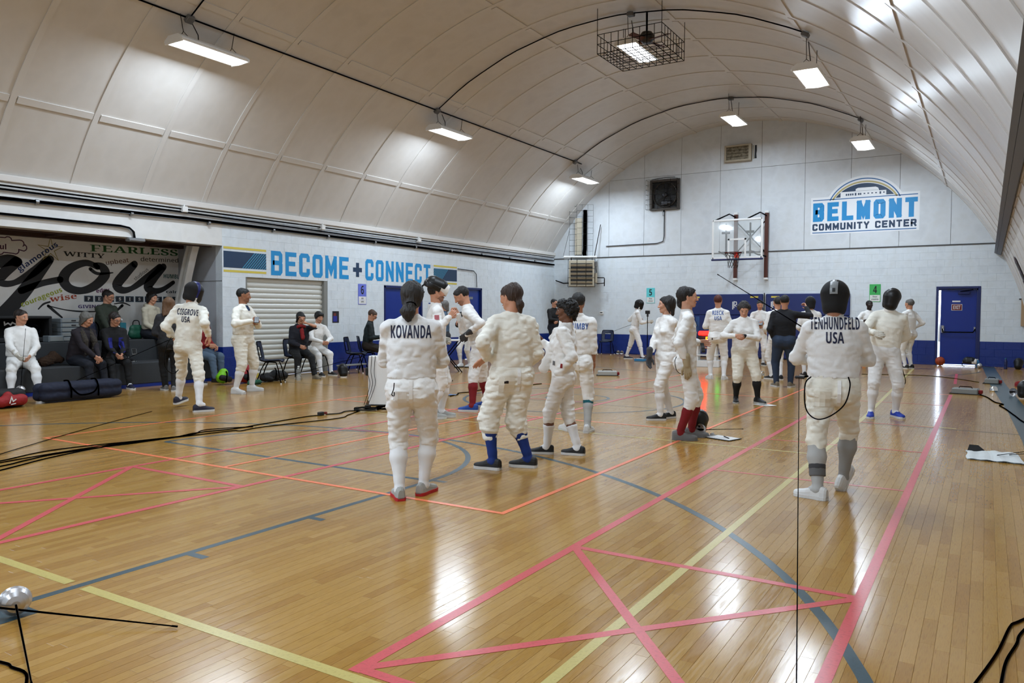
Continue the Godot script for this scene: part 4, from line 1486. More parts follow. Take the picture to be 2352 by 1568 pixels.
func fan_cage() -> void:
	var t := thing("ceiling_fan", "dark ceiling fan inside an open wire cage on the vault's crown", "ceiling fan", Vector3(-5.85, 6.35, -14.3))
	var b := MB.new()
	wire_grid(b, Vector3(-0.65, 0, -0.62), Vector3(1.3, 0, 0), Vector3(0, 0, 1.24), 9, 8, 0.007)
	for s in [-1, 1]:
		wire_grid(b, Vector3(-0.65, 0, s * 0.62), Vector3(1.3, 0, 0), Vector3(0, 0.36, 0), 9, 2, 0.007)
		wire_grid(b, Vector3(s * 0.65, 0, -0.62), Vector3(0, 0, 1.24), Vector3(0, 0.36, 0), 8, 2, 0.007)
	for x in [-0.65, 0.65]:
		for z in [-0.62, 0.62]:
			b.tube([Vector3(x, 0.36, z), Vector3(x, sqrt(CR * CR - pow(x - 5.85 - CX, 2)) + CY - 6.35, z)], 0.007, 5)
	part("wire_cage", b, M.wire, t)
	b = MB.new()
	b.tube([Vector3(0.15, 0.4, 0.1), Vector3(0.15, 0.84, 0.1)], 0.02, 8)
	b.lathe([Vector2(0.0, 0.44), Vector2(0.1, 0.42), Vector2(0.14, 0.36), Vector2(0.14, 0.28), Vector2(0.08, 0.22), Vector2(0.0, 0.21)], Vector3(0.15, 0, 0.1), 16)
	part("motor", b, M.steel_dark, t)
	for i in 4:
		var a := i * PI / 2 + 0.25
		b = MB.new()
		b.box(Vector3(0.15, 0.27, 0.1) + Vector3(cos(a), 0, sin(a)) * 0.3, Vector3(0.42, 0.012, 0.12), 0.004, Basis(Vector3.UP, -a) * Basis(Vector3(1, 0, 0), 0.25))
		part("blade", b, M.wood_brown, t)


# ------------------------------------------------------------------ basketball goal
func basket() -> void:
	var zb := -22.45
	var t := thing("basketball_goal", "glass basketball backboard with orange rim and net on brown wall posts", "basketball goal", Vector3(-6.18, 2.4, BACK))
	var zf := zb - BACK
	for x in [-0.44, 0.48]:
		var b := MB.new()
		b.span(Vector3(x - 0.05, 0.05, 0.02), Vector3(x + 0.05, 2.06, 0.14), 0.006)
		part("wall_post", b, M.wood_brown, t)
		b = MB.new()
		b.span(Vector3(x - 0.06, 0.0, 0.01), Vector3(x + 0.06, 0.06, 0.15), 0.004)
		b.span(Vector3(x - 0.055, 2.0, 0.01), Vector3(x + 0.055, 2.07, 0.15), 0.004)
		part("post_cap", b, M.white_gloss, t)
		b = MB.new()
		b.tube([Vector3(x, 1.92, 0.15), Vector3(x - 0.1, 1.98, 0.5), Vector3(x - 0.2, 1.7, zf - 0.06)], 0.022, 7)
		b.tube([Vector3(x, 0.7, 0.15), Vector3(x - 0.1, 0.72, 0.8), Vector3(x - 0.1, 0.78, zf - 0.06)], 0.022, 7)
		part("support_arm", b, M.steel, t)
	var b := MB.new()
	b.tube([Vector3(-0.44, 1.8, 0.12), Vector3(0.48, 0.8, 0.12)], 0.018, 6)
	b.tube([Vector3(-0.44, 0.8, 0.12), Vector3(0.48, 1.8, 0.12)], 0.018, 6)
	part("cross_brace", b, M.steel_dark, t)
	# glass board, frame and pad
	var x0 := -0.71
	var x1 := 0.71
	var y0 := 0.56
	var y1 := 1.68
	part("glass_board", MB.new().span(Vector3(x0, y0, zf - 0.006), Vector3(x1, y1, zf + 0.006)), M.clear, t)
	b = MB.new()
	b.span(Vector3(x0 - 0.02, y0 - 0.02, zf - 0.025), Vector3(x0 + 0.035, y1 + 0.02, zf + 0.02), 0.005)
	b.span(Vector3(x1 - 0.035, y0 - 0.02, zf - 0.025), Vector3(x1 + 0.02, y1 + 0.02, zf + 0.02), 0.005)
	b.span(Vector3(x0, y1 - 0.03, zf - 0.025), Vector3(x1, y1 + 0.02, zf + 0.02), 0.005)
	b.span(Vector3(x0, y0 - 0.02, zf - 0.025), Vector3(x1, y0 + 0.05, zf + 0.02), 0.005)
	part("board_frame", b, M.white_gloss, t)
	b = MB.new()
	b.span(Vector3(x0 - 0.03, y0 - 0.05, zf - 0.04), Vector3(x1 + 0.03, y0 - 0.0, zf + 0.035), 0.01)
	part("edge_pad", b, mat("pad_navy", Color(0.03, 0.09, 0.30), 0.5), t)
	b = MB.new()
	for x in [-0.24, 0.24]:
		b.span(Vector3(x - 0.025, y0 + 0.06, zf + 0.007), Vector3(x + 0.025, y0 + 0.58, zf + 0.009))
	b.span(Vector3(-0.265, y0 + 0.53, zf + 0.007), Vector3(0.265, y0 + 0.58, zf + 0.009))
	part("shooter_square", b, M.white_gloss, t)
	b = MB.new()
	for x in [-0.33, 0.36]:
		b.span(Vector3(x - 0.02, y0 + 0.05, zf - 0.09), Vector3(x + 0.02, y1 - 0.1, zf - 0.03), 0.004)
		for y in [0.14, 0.72]:
			b.span(Vector3(x - 0.12, y0 + y, zf - 0.03), Vector3(x + 0.12, y0 + y + 0.07, zf - 0.012), 0.003)
	b.span(Vector3(-0.45, y0 + 0.14, zf - 0.08), Vector3(0.5, y0 + 0.2, zf - 0.03), 0.004)
	part("rear_bracket", b, M.steel_dark, t)
	b = MB.new()
	var ring := []
	for i in 33:
		ring.append(Vector3(cos(TAU * i / 32) * 0.228, y0 + 0.14, zf + 0.38 + sin(TAU * i / 32) * 0.228))
	b.tube(ring, 0.011, 7, false)
	b.box(Vector3(0, y0 + 0.1, zf + 0.03), Vector3(0.12, 0.16, 0.04), 0.008)
	b.tube([Vector3(-0.05, y0 + 0.1, zf + 0.04), Vector3(-0.08, y0 + 0.13, zf + 0.17)], 0.012, 6)
	b.tube([Vector3(0.05, y0 + 0.1, zf + 0.04), Vector3(0.08, y0 + 0.13, zf + 0.17)], 0.012, 6)
	part("rim", b, M.red_rim, t)
	b = MB.new()
	var rr := [0.225, 0.19, 0.16, 0.14, 0.135]
	for i in 12:
		for k in 4:
			for sg in [-1, 1]:
				var a := TAU * (i + (0.5 if k % 2 else 0.0)) / 12
				var e: float = a + sg * TAU / 24
				b.tube([Vector3(cos(a) * rr[k], y0 + 0.13 - k * 0.105, zf + 0.38 + sin(a) * rr[k]), Vector3(cos(e) * rr[k + 1], y0 + 0.13 - (k + 1) * 0.105, zf + 0.38 + sin(e) * rr[k + 1])], 0.0045, 4, false)
	part("net", b, M.net_white, t)


# ------------------------------------------------------------------ soft bodies: a distance field on a grid, meshed as surface nets
class Field:
	var o: Vector3
	var h: float
	var nx: int
	var ny: int
	var nz: int
	var d := PackedFloat32Array()
	var prims := []
	var cuts := []
	var noise: FastNoiseLite
	var amp := 0.0
	var nsc := Vector3.ONE
	var paint := []
	var base := Color.WHITE
	var late := false   # ripple after cutting, so that edges ripple too

	# a capsule with two radii, joined softly (k); s < 1 flattens it along f
	func cone(a: Vector3, b: Vector3, ra: float, rb: float, k := 0.03, f := Vector3.ZERO, s := 1.0) -> Field:
		prims.append([a, b, ra, rb, k, f, s])
		return self

	func ball(a: Vector3, r: float, k := 0.02, f := Vector3.ZERO, s := 1.0) -> Field:
		prims.append([a, a + Vector3(0, 0.0005, 0), r, r, k, f, s])
		return self

	# removes what lies beyond the plane through p on the side of n
	func cut(p: Vector3, n: Vector3) -> Field:
		cuts.append([p, n.normalized()])
		return self

	func build(cell: float) -> void:
		h = cell
		var lo := Vector3(1e9, 1e9, 1e9)
		var hi := -lo
		for p in prims:
			var r: float = maxf(p[2], p[3]) + h * 2.5 + amp
			for q in [p[0], p[1]]:
				lo = lo.min(q - Vector3(r, r, r))
				hi = hi.max(q + Vector3(r, r, r))
		o = lo
		nx = int((hi.x - lo.x) / h) + 2
		ny = int((hi.y - lo.y) / h) + 2
		nz = int((hi.z - lo.z) / h) + 2
		d.resize(nx * ny * nz)
		d.fill(1.0)
		for p in prims:
			_add(p)
		if not late:
			_ripple()
		for c in cuts:
			var cp: Vector3 = c[0]
			var cn: Vector3 = c[1]
			var i := 0
			for z in nz:
				for y in ny:
					var b := (o.x - cp.x) * cn.x + (o.y + y * h - cp.y) * cn.y + (o.z + z * h - cp.z) * cn.z
					for x in nx:
						var e := b + x * h * cn.x
						if e > d[i]:
							d[i] = e
						i += 1
		if late:
			_ripple()

	func _ripple() -> void:
		if amp > 0.0:
			var lim := h * 2.0 + amp
			var i := 0
			for z in nz:
				for y in ny:
					for x in nx:
						var q := d[i]
						if q < lim and q > -lim:
							d[i] = q + amp * (1.0 - 2.4 * absf(noise.get_noise_3d((o.x + x * h) * nsc.x, (o.y + y * h) * nsc.y, (o.z + z * h) * nsc.z)))
						i += 1

	func _add(p: Array) -> void:
		var a: Vector3 = p[0]
		var b: Vector3 = p[1]
		var ra: float = p[2]
		var dr: float = p[3] - p[2]
		var k: float = p[4]
		var f: Vector3 = p[5]
		var s: float = p[6]
		var pad: float = maxf(p[2], p[3]) + maxf(k, 0.002) + h * 2.0
		var lo := a.min(b) - Vector3(pad, pad, pad)
		var hi := a.max(b) + Vector3(pad, pad, pad)
		var x0 := maxi(0, int((lo.x - o.x) / h))
		var y0 := maxi(0, int((lo.y - o.y) / h))
		var z0 := maxi(0, int((lo.z - o.z) / h))
		var x1 := mini(nx - 1, int((hi.x - o.x) / h) + 1)
		var y1 := mini(ny - 1, int((hi.y - o.y) / h) + 1)
		var z1 := mini(nz - 1, int((hi.z - o.z) / h) + 1)
		var ba := b - a
		var e := 1.0 / s - 1.0
		ba += f * (ba.dot(f) * e)
		var il := 1.0 / maxf(ba.length_squared(), 1e-9)
		var ik := 0.25 / maxf(k, 0.001)
		for z in range(z0, z1 + 1):
			for y in range(y0, y1 + 1):
				var i := (z * ny + y) * nx + x0
				var q := Vector3(o.x + x0 * h, o.y + y * h, o.z + z * h) - a
				if s != 1.0:
					for x in range(x0, x1 + 1):
						var w := q + f * (q.dot(f) * e)
						var t := clampf(w.dot(ba) * il, 0.0, 1.0)
						var v := (w - ba * t).length() - ra - dr * t
						var c := d[i]
						var m := k - absf(c - v)
						d[i] = minf(c, v) - (m * m * ik if m > 0.0 else 0.0)
						i += 1
						q.x += h
				else:
					for x in range(x0, x1 + 1):
						var t := clampf(q.dot(ba) * il, 0.0, 1.0)
						var v := (q - ba * t).length() - ra - dr * t
						var c := d[i]
						var m := k - absf(c - v)
						d[i] = minf(c, v) - (m * m * ik if m > 0.0 else 0.0)
						i += 1
						q.x += h

	func at(p: Vector3) -> float:
		var g := (p - o) / h
		var x := int(g.x)
		var y := int(g.y)
		var z := int(g.z)
		if x < 0 or y < 0 or z < 0 or x >= nx - 1 or y >= ny - 1 or z >= nz - 1:
			return 1.0
		var u := g.x - x
		var v := g.y - y
		var w := g.z - z
		var i := (z * ny + y) * nx + x
		var j := i + nx * ny
		return lerpf(lerpf(lerpf(d[i], d[i + 1], u), lerpf(d[i + nx], d[i + nx + 1], u), v), lerpf(lerpf(d[j], d[j + 1], u), lerpf(d[j + nx], d[j + nx + 1], u), v), w)

	# appends the surface to arrays {v, n, c, i}
	func net(out: Dictionary) -> void:
		var V: PackedVector3Array = out.v
		var N: PackedVector3Array = out.n
		var C: PackedColorArray = out.c
		var I: PackedInt32Array = out.i
		var sx := 1
		var sy := nx
		var sz := nx * ny
		var id := PackedInt32Array()
		id.resize(nx * ny * nz)
		id.fill(-1)
		var lim := h * 3.2
		for z in nz - 1:
			for y in ny - 1:
				var i := (z * ny + y) * nx - 1
				for x in nx - 1:
					i += 1
					var a := d[i]
					if a > lim or a < -lim:
						continue
					var b := d[i + 1]
					var c := d[i + sy]
					var e := d[i + sy + 1]
					var f := d[i + sz]
					var g := d[i + sz + 1]
					var k := d[i + sz + sy]
					var l := d[i + sz + sy + 1]
					var m := int(a < 0) + int(b < 0) + int(c < 0) + int(e < 0) + int(f < 0) + int(g < 0) + int(k < 0) + int(l < 0)
					if m == 0 or m == 8:
						continue
					var p := Vector3.ZERO
					var w := 0
					if (a < 0) != (b < 0): p += Vector3(a / (a - b), 0, 0); w += 1
					if (c < 0) != (e < 0): p += Vector3(c / (c - e), 1, 0); w += 1
					if (f < 0) != (g < 0): p += Vector3(f / (f - g), 0, 1); w += 1
					if (k < 0) != (l < 0): p += Vector3(k / (k - l), 1, 1); w += 1
					if (a < 0) != (c < 0): p += Vector3(0, a / (a - c), 0); w += 1
					if (b < 0) != (e < 0): p += Vector3(1, b / (b - e), 0); w += 1
					if (f < 0) != (k < 0): p += Vector3(0, f / (f - k), 1); w += 1
					if (g < 0) != (l < 0): p += Vector3(1, g / (g - l), 1); w += 1
					if (a < 0) != (f < 0): p += Vector3(0, 0, a / (a - f)); w += 1
					if (b < 0) != (g < 0): p += Vector3(1, 0, b / (b - g)); w += 1
					if (c < 0) != (k < 0): p += Vector3(0, 1, c / (c - k)); w += 1
					if (e < 0) != (l < 0): p += Vector3(1, 1, e / (e - l)); w += 1
					p /= w
					id[i] = V.size()
					var q := o + Vector3(x + p.x, y + p.y, z + p.z) * h
					V.append(q)
					N.append(Vector3(b + e + g + l - a - c - f - k, c + e + k + l - a - b - f - g, f + g + k + l - a - b - c - e).normalized())
					var col := base
					for t in paint:
						var r: Vector3 = t[3] * (q - t[0])
						if (r / t[1]).length_squared() < 1.0:
							col = t[2]
					C.append(col)
					# quads round the three edges that start at this corner
					if (a < 0) != (b < 0) and y > 0 and z > 0:
						_q(I, id[i], id[i - sy], id[i - sy - sz], id[i - sz], a < 0)
					if (a < 0) != (c < 0) and x > 0 and z > 0:
						_q(I, id[i], id[i - sz], id[i - sz - 1], id[i - 1], a < 0)
					if (a < 0) != (f < 0) and x > 0 and y > 0:
						_q(I, id[i], id[i - 1], id[i - 1 - sy], id[i - sy], a < 0)
		out.v = V
		out.n = N
		out.c = C
		out.i = I

	func _q(I: PackedInt32Array, a: int, b: int, c: int, e: int, flip: bool) -> void:
		if a < 0 or b < 0 or c < 0 or e < 0:
			return
		if flip:
			I.append_array([a, c, b, a, e, c])
		else:
			I.append_array([a, b, c, a, c, e])


static func arrays() -> Dictionary:
	return {"v": PackedVector3Array(), "n": PackedVector3Array(), "c": PackedColorArray(), "i": PackedInt32Array()}


static func array_mesh(a: Dictionary) -> ArrayMesh:
	var r := []
	r.resize(Mesh.ARRAY_MAX)
	r[Mesh.ARRAY_VERTEX] = a.v
	r[Mesh.ARRAY_NORMAL] = a.n
	r[Mesh.ARRAY_COLOR] = a.c
	r[Mesh.ARRAY_INDEX] = a.i
	var m := ArrayMesh.new()
	m.add_surface_from_arrays(Mesh.PRIMITIVE_TRIANGLES, r)
	return m


# ------------------------------------------------------------------ people
const SKIN := {"pale": Color(0.80, 0.60, 0.50), "fair": Color(0.76, 0.55, 0.44), "tan": Color(0.62, 0.42, 0.31), "brown": Color(0.42, 0.26, 0.17), "dark": Color(0.16, 0.095, 0.065)}


static func two_bone(a: Vector3, c: Vector3, l1: float, l2: float, pole: Vector3) -> Array:
	var dv := c - a
	var dir := dv.normalized()
	var L := clampf(dv.length(), absf(l1 - l2) + 0.01, (l1 + l2) * 0.998)
	var ca := clampf((l1 * l1 + L * L - l2 * l2) / (2.0 * l1 * L), -1.0, 1.0)
	var p := (pole - dir * pole.dot(dir)).normalized()
	return [a + dir * l1 * ca + p * l1 * sqrt(1.0 - ca * ca), a + dir * L]


static func from_mb(b: MB) -> Dictionary:
	return {"v": b.v, "n": b.n, "c": b.c, "i": b.ix}


# where a line from p along dir first meets the field
static func hit(f: Field, p: Vector3, dir: Vector3, reach := 0.8) -> Vector3:
	var t := 0.0
	var last := 1.0
	while t < reach:
		var v := f.at(p + dir * t)
		if v < 0.0:
			var a := t - 0.012
			var b := t
			for k in 5:
				var m := (a + b) * 0.5
				if f.at(p + dir * m) < 0.0:
					b = m
				else:
					a = m
			return p + dir * b
		last = v
		t += 0.012
	return p + dir * reach * 0.5


# a small cloth patch laid on a field: centre c looking along dir, half sizes wd, ht
static func patch(f: Field, c: Vector3, dir: Vector3, rt: Vector3, up: Vector3, wd: float, ht: float, off := 0.004, nu := 4, nv := 4) -> Dictionary:
	var b := MB.new()
	var g := []
	for j in nv + 1:
		for i in nu + 1:
			g.append(hit(f, c + rt * wd * (2.0 * i / nu - 1.0) + up * ht * (2.0 * j / nv - 1.0), dir) - dir * off)
	for j in nv:
		for i in nu:
			var q := j * (nu + 1) + i
			b.quad(g[q], g[q + 1], g[q + nu + 2], g[q + nu + 1])
	var e := []
	for i in nu: e.append([g[i], g[i + 1]])
	for j in nv: e.append([g[j * (nu + 1) + nu], g[(j + 1) * (nu + 1) + nu]])
	for i in nu: e.append([g[nv * (nu + 1) + nu - i], g[nv * (nu + 1) + nu - i - 1]])
	for j in nv: e.append([g[(nv - j) * (nu + 1)], g[(nv - j - 1) * (nu + 1)]])
	for s in e:
		b.quad(s[0] + dir * (off + 0.004), s[1] + dir * (off + 0.004), s[1], s[0])
	return from_mb(b)


static func letters_on(f: Field, tris: PackedVector3Array, c: Vector3, dir: Vector3, rt: Vector3, up: Vector3) -> Dictionary:
	var b := MB.new()
	var memo := {}
	for i in range(0, tris.size(), 3):
		var q := []
		for k in 3:
			var t := tris[i + k]
			if not memo.has(t):
				memo[t] = hit(f, c + rt * t.x + up * t.y, dir) - dir * 0.004
			q.append(memo[t])
		if (q[1] - q[0]).cross(q[2] - q[0]).dot(dir) > 0.0:
			b.tri(q[0], q[2], q[1])
		else:
			b.tri(q[0], q[1], q[2])
	return from_mb(b)


func letter_tris(lines: Array) -> PackedVector3Array:
	var out := PackedVector3Array()
	for e in lines:   # [text, cap height, width, y]
		var m := text_mesh(e[0], e[1], e[2], true, 0.0)
		var a := m.surface_get_arrays(0)
		var v: PackedVector3Array = a[Mesh.ARRAY_VERTEX]
		var ix: PackedInt32Array = a[Mesh.ARRAY_INDEX] if a[Mesh.ARRAY_INDEX] != null else PackedInt32Array(range(v.size()))
		var todo := []
		for i in range(0, ix.size(), 3):
			todo.append([v[ix[i]], v[ix[i + 1]], v[ix[i + 2]]])
		while todo.size():
			var t: Array = todo.pop_back()
			var ln := [t[0].distance_to(t[1]), t[1].distance_to(t[2]), t[2].distance_to(t[0])]
			var k := ln.find(ln.max())
			if ln[k] > 0.03:
				var m0: Vector3 = (t[k] + t[(k + 1) % 3]) * 0.5
				todo.append([t[k], m0, t[(k + 2) % 3]])
				todo.append([m0, t[(k + 1) % 3], t[(k + 2) % 3]])
			elif (t[1] - t[0]).cross(t[2] - t[0]).length() > 1e-9:
				for p in t:
					out.append(Vector3(p.x, p.y + e[3], 0))
	return out


static func shoe(at: Vector3, ang: float, L: float, tilt: float) -> Array:
	var bas := Basis(Vector3.UP, -ang) * Basis(Vector3(1, 0, 0), -tilt)
	var xf := Transform3D(bas, at)
	var up := MB.new()
	var so := MB.new()
	up.xf = xf
	so.xf = xf
	var T := [0.0, 0.05, 0.17, 0.32, 0.45, 0.6, 0.75, 0.88, 0.96, 1.0]
	var W := [0.09, 0.13, 0.15, 0.145, 0.145, 0.165, 0.18, 0.165, 0.12, 0.05]
	var Y := [0.25, 0.30, 0.33, 0.34, 0.29, 0.21, 0.165, 0.14, 0.115, 0.085]
	var th := 0.1 * L
	var rings := []
	for i in T.size():
		var r := []
		for j in 9:
			var a := PI * j / 8.0
			var cx := cos(a)
			var sy := sin(a)
			r.append(Vector3(W[i] * L * signf(cx) * pow(absf(cx), 0.75), th * 0.7 + Y[i] * L * pow(sy, 0.75), (0.28 - T[i]) * L))
		rings.append(r)
	for i in T.size() - 1:
		for j in 8:
			var m := Vector3(0, 0.05, (0.28 - T[i]) * L)
			up.qout(rings[i][j], rings[i + 1][j], rings[i + 1][j + 1], rings[i][j + 1], m)
	for e in [0, T.size() - 1]:
		for j in range(1, 7):
			up.tout(rings[e][0], rings[e][j], rings[e][j + 1], Vector3(0, 0.03, 0))
		up.tout(rings[e][0], rings[e][7], rings[e][8], Vector3(0, 0.03, 0))
	for i in T.size() - 1:
		var a := []
		for q in [i, i + 1]:
			var z: float = (0.28 - T[q]) * L
			var hw: float = W[q] * L * 1.1
			a.append([Vector3(-hw, 0.001, z), Vector3(hw, 0.001, z), Vector3(hw * 1.02, th, z), Vector3(-hw * 1.02, th, z)])
		for j in 4:
			so.qout(a[0][j], a[1][j], a[1][(j + 1) % 4], a[0][(j + 1) % 4], Vector3(0, th * 0.5, (0.28 - T[i]) * L))
		if i == 0:
			so.qout(a[0][0], a[0][1], a[0][2], a[0][3], Vector3.ZERO)
		if i == T.size() - 2:
			so.qout(a[1][0], a[1][1], a[1][2], a[1][3], Vector3.ZERO)
	return [from_mb(up), from_mb(so)]


# a hand as a field: wrist w, direction d, palm normal p, thumb side t
static func hand_field(f: Field, w: Vector3, d: Vector3, p: Vector3, t: Vector3, H: float, curl: float, grow := 0.0) -> void:
	var fl := [0.044, 0.049, 0.046, 0.036]
	for i in 4:
		var lat := t * ((1.5 - i) * 0.0118 * H)
		var kn: Vector3 = w + d * ((0.053 - 0.004 * absf(i - 1.2)) * H) + lat
		f.cone(w + lat * 0.6, kn, 0.0078 * H + grow, 0.0066 * H + grow, 0.006)
		var dir := d
		var q := kn
		var r := 0.0056 * H + grow
		for k in 3:
			var a: float = curl * (0.55 if k == 0 else 0.95) * (1.0 + 0.12 * i)
			dir = dir.rotated(d.cross(p).normalized(), a)
			var e: Vector3 = q + dir * (fl[i] * H * [0.45, 0.31, 0.26][k])
			f.cone(q, e, r, r * 0.92, 0.002)
			r *= 0.92
			q = e
	var tb := w + d * 0.014 * H + t * 0.018 * H
	var td := (d * 0.75 + t * 0.6 + p * (0.25 + 0.35 * curl)).normalized()
	var t1 := tb + td * 0.026 * H
	var td2 := (d * 0.95 + t * (0.25 - 0.4 * curl) + p * (0.2 + 0.5 * curl)).normalized()
	var t2 := t1 + td2 * 0.028 * H
	f.cone(tb, t1, 0.0082 * H + grow, 0.0066 * H + grow, 0.006)
	f.cone(t1, t2, 0.0066 * H + grow, 0.0052 * H + grow, 0.003)


# all meshes of one person, worked out in a thread: [called, arrays, material, parent]
func person_shape(s: Dictionary) -> Array:
	var out := []
	var H: float = s.H
	var w: float = s.get("w", 1.0)
	var near: float = s.dist
	var cell := clampf(0.0014 * near + 0.003, 0.0105, 0.026)
	var hc := clampf(0.00055 * near + 0.0012, 0.0042, 0.011)
	var k := H / 1.7
	var hip: Vector3 = s.get("hip", Vector3.ZERO) + Vector3(0, s.get("sit", 0.515 * H), 0)
	var ln: Array = s.get("lean", [0, 0, 0])
	var tb := Basis(Vector3(0, 0, 1), -deg_to_rad(ln[1])) * Basis(Vector3(1, 0, 0), -deg_to_rad(ln[0]))
	var U := tb.y
	var tw := tb * Basis(Vector3.UP, -deg_to_rad(ln[2]))
	var R := tw.x
	var F := -tw.z
	var R0 := tb.x
	var F0 := -tb.z
	var sh := s.get("sh", 1.0) as float
	var neck := hip + U * 0.322 * H
	var SL := hip + U * 0.276 * H - R * 0.098 * H * sh
	var SR := hip + U * 0.276 * H + R * 0.098 * H * sh
	var hd: Array = s.get("head", [0, 0, 0])
	var HB := tb * Basis(Vector3.UP, -deg_to_rad(hd[0])) * Basis(Vector3(1, 0, 0), -deg_to_rad(hd[1])) * Basis(Vector3(0, 0, 1), -deg_to_rad(hd[2]))
	if s.get("headworld", false):
		HB = Basis(Vector3.UP, -deg_to_rad(hd[0])) * Basis(Vector3(1, 0, 0), -deg_to_rad(hd[1])) * Basis(Vector3(0, 0, 1), -deg_to_rad(hd[2]))
	var HC := neck + (U * 0.75 + HB.y * 0.25).normalized() * 0.098 * H - HB.z * 0.006 * H
	var hs := H * 0.132 / 0.23 * (s.get("hs", 1.0) as float)
	# limbs
	var fl: Array = s.get("fl", [-0.1, 0.0, -8])
	var fr: Array = s.get("fr", [0.1, 0.0, 8])
	var ft := []
	var legs := []
	for e in [[-1, fl], [1, fr]]:
		var q: Array = e[1]
		var y: float = q[3] if q.size() > 3 else 0.0
		var a := deg_to_rad(q[2])
		var hj: Vector3 = hip + R0 * 0.052 * H * e[0] - U * 0.005 * H
		var an := Vector3(q[0], y + 0.043 * H, q[1])
		var pole := Vector3(sin(a), 0.0, -cos(a))
		if s.has("sit"):
			pole += Vector3(0, 0.8, 0)
		if q.size() > 4:
			pole = q[4]
		var r := two_bone(hj, an, 0.247 * H, 0.236 * H, pole)
		legs.append([hj, r[0], r[1]])
		ft.append([Vector3(r[1].x, y, r[1].z), a, q[5] if q.size() > 5 else 0.0])
	var arms := []
	for e in [[-1, SL, s.get("hl", Vector3(-0.24, 0.80, -0.08)), s.get("el", Vector3(-0.5, -0.6, 0.8))], [1, SR, s.get("hr", Vector3(0.24, 0.80, -0.08)), s.get("er", Vector3(0.5, -0.6, 0.8))]]:
		var r := two_bone(e[1], e[2] * k, 0.17 * H, 0.152 * H, e[3])
		arms.append([e[1], r[0], r[1]])
	var civ: bool = s.get("civ", false)
	var loose: float = s.get("loose", 1.0)
	var nz := FastNoiseLite.new()
	nz.seed = s.id
	nz.frequency = 1.0
	nz.fractal_octaves = 2
	var wr: float = s.get("wr", 1.0)
	# ---- body: one continuous skin from head to ankles
	var bd := arrays()
	var f := Field.new()
	var sc := lin(SKIN[s.skin])
	f.base = sc
	f.cone(hip - U * 0.0 * H, hip + U * 0.12 * H, 0.078 * H * w, 0.068 * H * w, 0.05, F, 0.66)
	f.cone(hip + U * 0.12 * H, hip + U * 0.235 * H, 0.066 * H * w, 0.07 * H * w, 0.04, F, 0.62)
	f.cone(SL, SR, 0.026 * H, 0.026 * H, 0.03)
	f.cone(neck - U * 0.05 * H, HC - HB.y * 0.04 * hs / 0.57, 0.034 * H, 0.031 * H, 0.03)
	for g in legs:
		f.cone(g[0], g[1], 0.045 * H * w, 0.031 * H, 0.03)
		f.cone(g[1], lerp(g[1], g[2], 0.35), 0.029 * H, 0.032 * H, 0.02)
		f.cone(lerp(g[1], g[2], 0.35), g[2], 0.032 * H, 0.019 * H, 0.02)
	for g in arms:
		f.cone(g[0], g[1], 0.024 * H, 0.022 * H, 0.02)
		f.cone(g[1], g[2], 0.022 * H, 0.0165 * H, 0.02)
	f.build(maxf(cell * 1.5, 0.017))
	f.net(bd)
	# ---- head
	var P := func(x: float, y: float, z: float) -> Vector3: return HC + HB * (Vector3(x, y, z) * hs)
	var masked: bool = s.get("mask", "") in ["on"]
	if not masked or s.get("face", false):
		f = Field.new()
		f.base = sc
		var Rx := HB.x
		var jaw: float = s.get("jaw", 1.0)
		f.cone(P.call(0, 0.034, 0.03), P.call(0, 0.03, -0.018), 0.084 * hs, 0.078 * hs, 0.02, Rx, 0.92)
		f.cone(P.call(0, -0.005, -0.035), P.call(0, -0.07, -0.045), 0.062 * hs, 0.04 * hs * jaw, 0.03)
		for x in [-1, 1]:
			f.cone(P.call(x * 0.05, -0.045, -0.005), P.call(x * 0.02, -0.088, -0.058), 0.022 * hs * jaw, 0.018 * hs, 0.02)
			f.ball(P.call(x * 0.038, -0.026, -0.072), 0.022 * hs, 0.02)
			f.cone(P.call(x * 0.074, 0.012, 0.012), P.call(x * 0.072, -0.03, 0.002), 0.019 * hs, 0.012 * hs, 0.006, Rx, 0.5)
		f.ball(P.call(0, -0.095, -0.068), 0.02 * hs, 0.02)
		f.cone(P.call(0, 0.008, -0.096), P.call(0, -0.033, -0.113), 0.008 * hs, 0.0125 * hs, 0.012)
		f.cone(P.call(-0.016, -0.036, -0.1), P.call(0.016, -0.036, -0.1), 0.009 * hs, 0.009 * hs, 0.008)
		f.cone(P.call(-0.04, 0.022, -0.08), P.call(0.04, 0.022, -0.08), 0.011 * hs, 0.011 * hs, 0.014)
		f.cone(P.call(-0.016, -0.064, -0.093), P.call(0.016, -0.064, -0.093), 0.009 * hs, 0.009 * hs, 0.006)
		f.cone(P.call(0, -0.04, 0.03), neck - U * 0.02 * H, 0.054 * hs, 0.06 * hs, 0.03)
		var B := HB.transposed()
		var hcol: Color = lin(s.get("hair", Color(0.1, 0.07, 0.05)))
		if s.has("beard"):
			f.paint.append([P.call(0, -0.075, -0.05), Vector3(0.066, 0.045, 0.075) * hs, sc.lerp(hcol, s.beard), B])
			f.paint.append([P.call(0, -0.048, -0.098), Vector3(0.028, 0.008, 0.03) * hs, sc.lerp(hcol, s.beard), B])
		f.paint.append([P.call(0, -0.064, -0.104), Vector3(0.022, 0.0085, 0.02) * hs, sc.lerp(Color(0.35, 0.10, 0.09), 0.45), B])
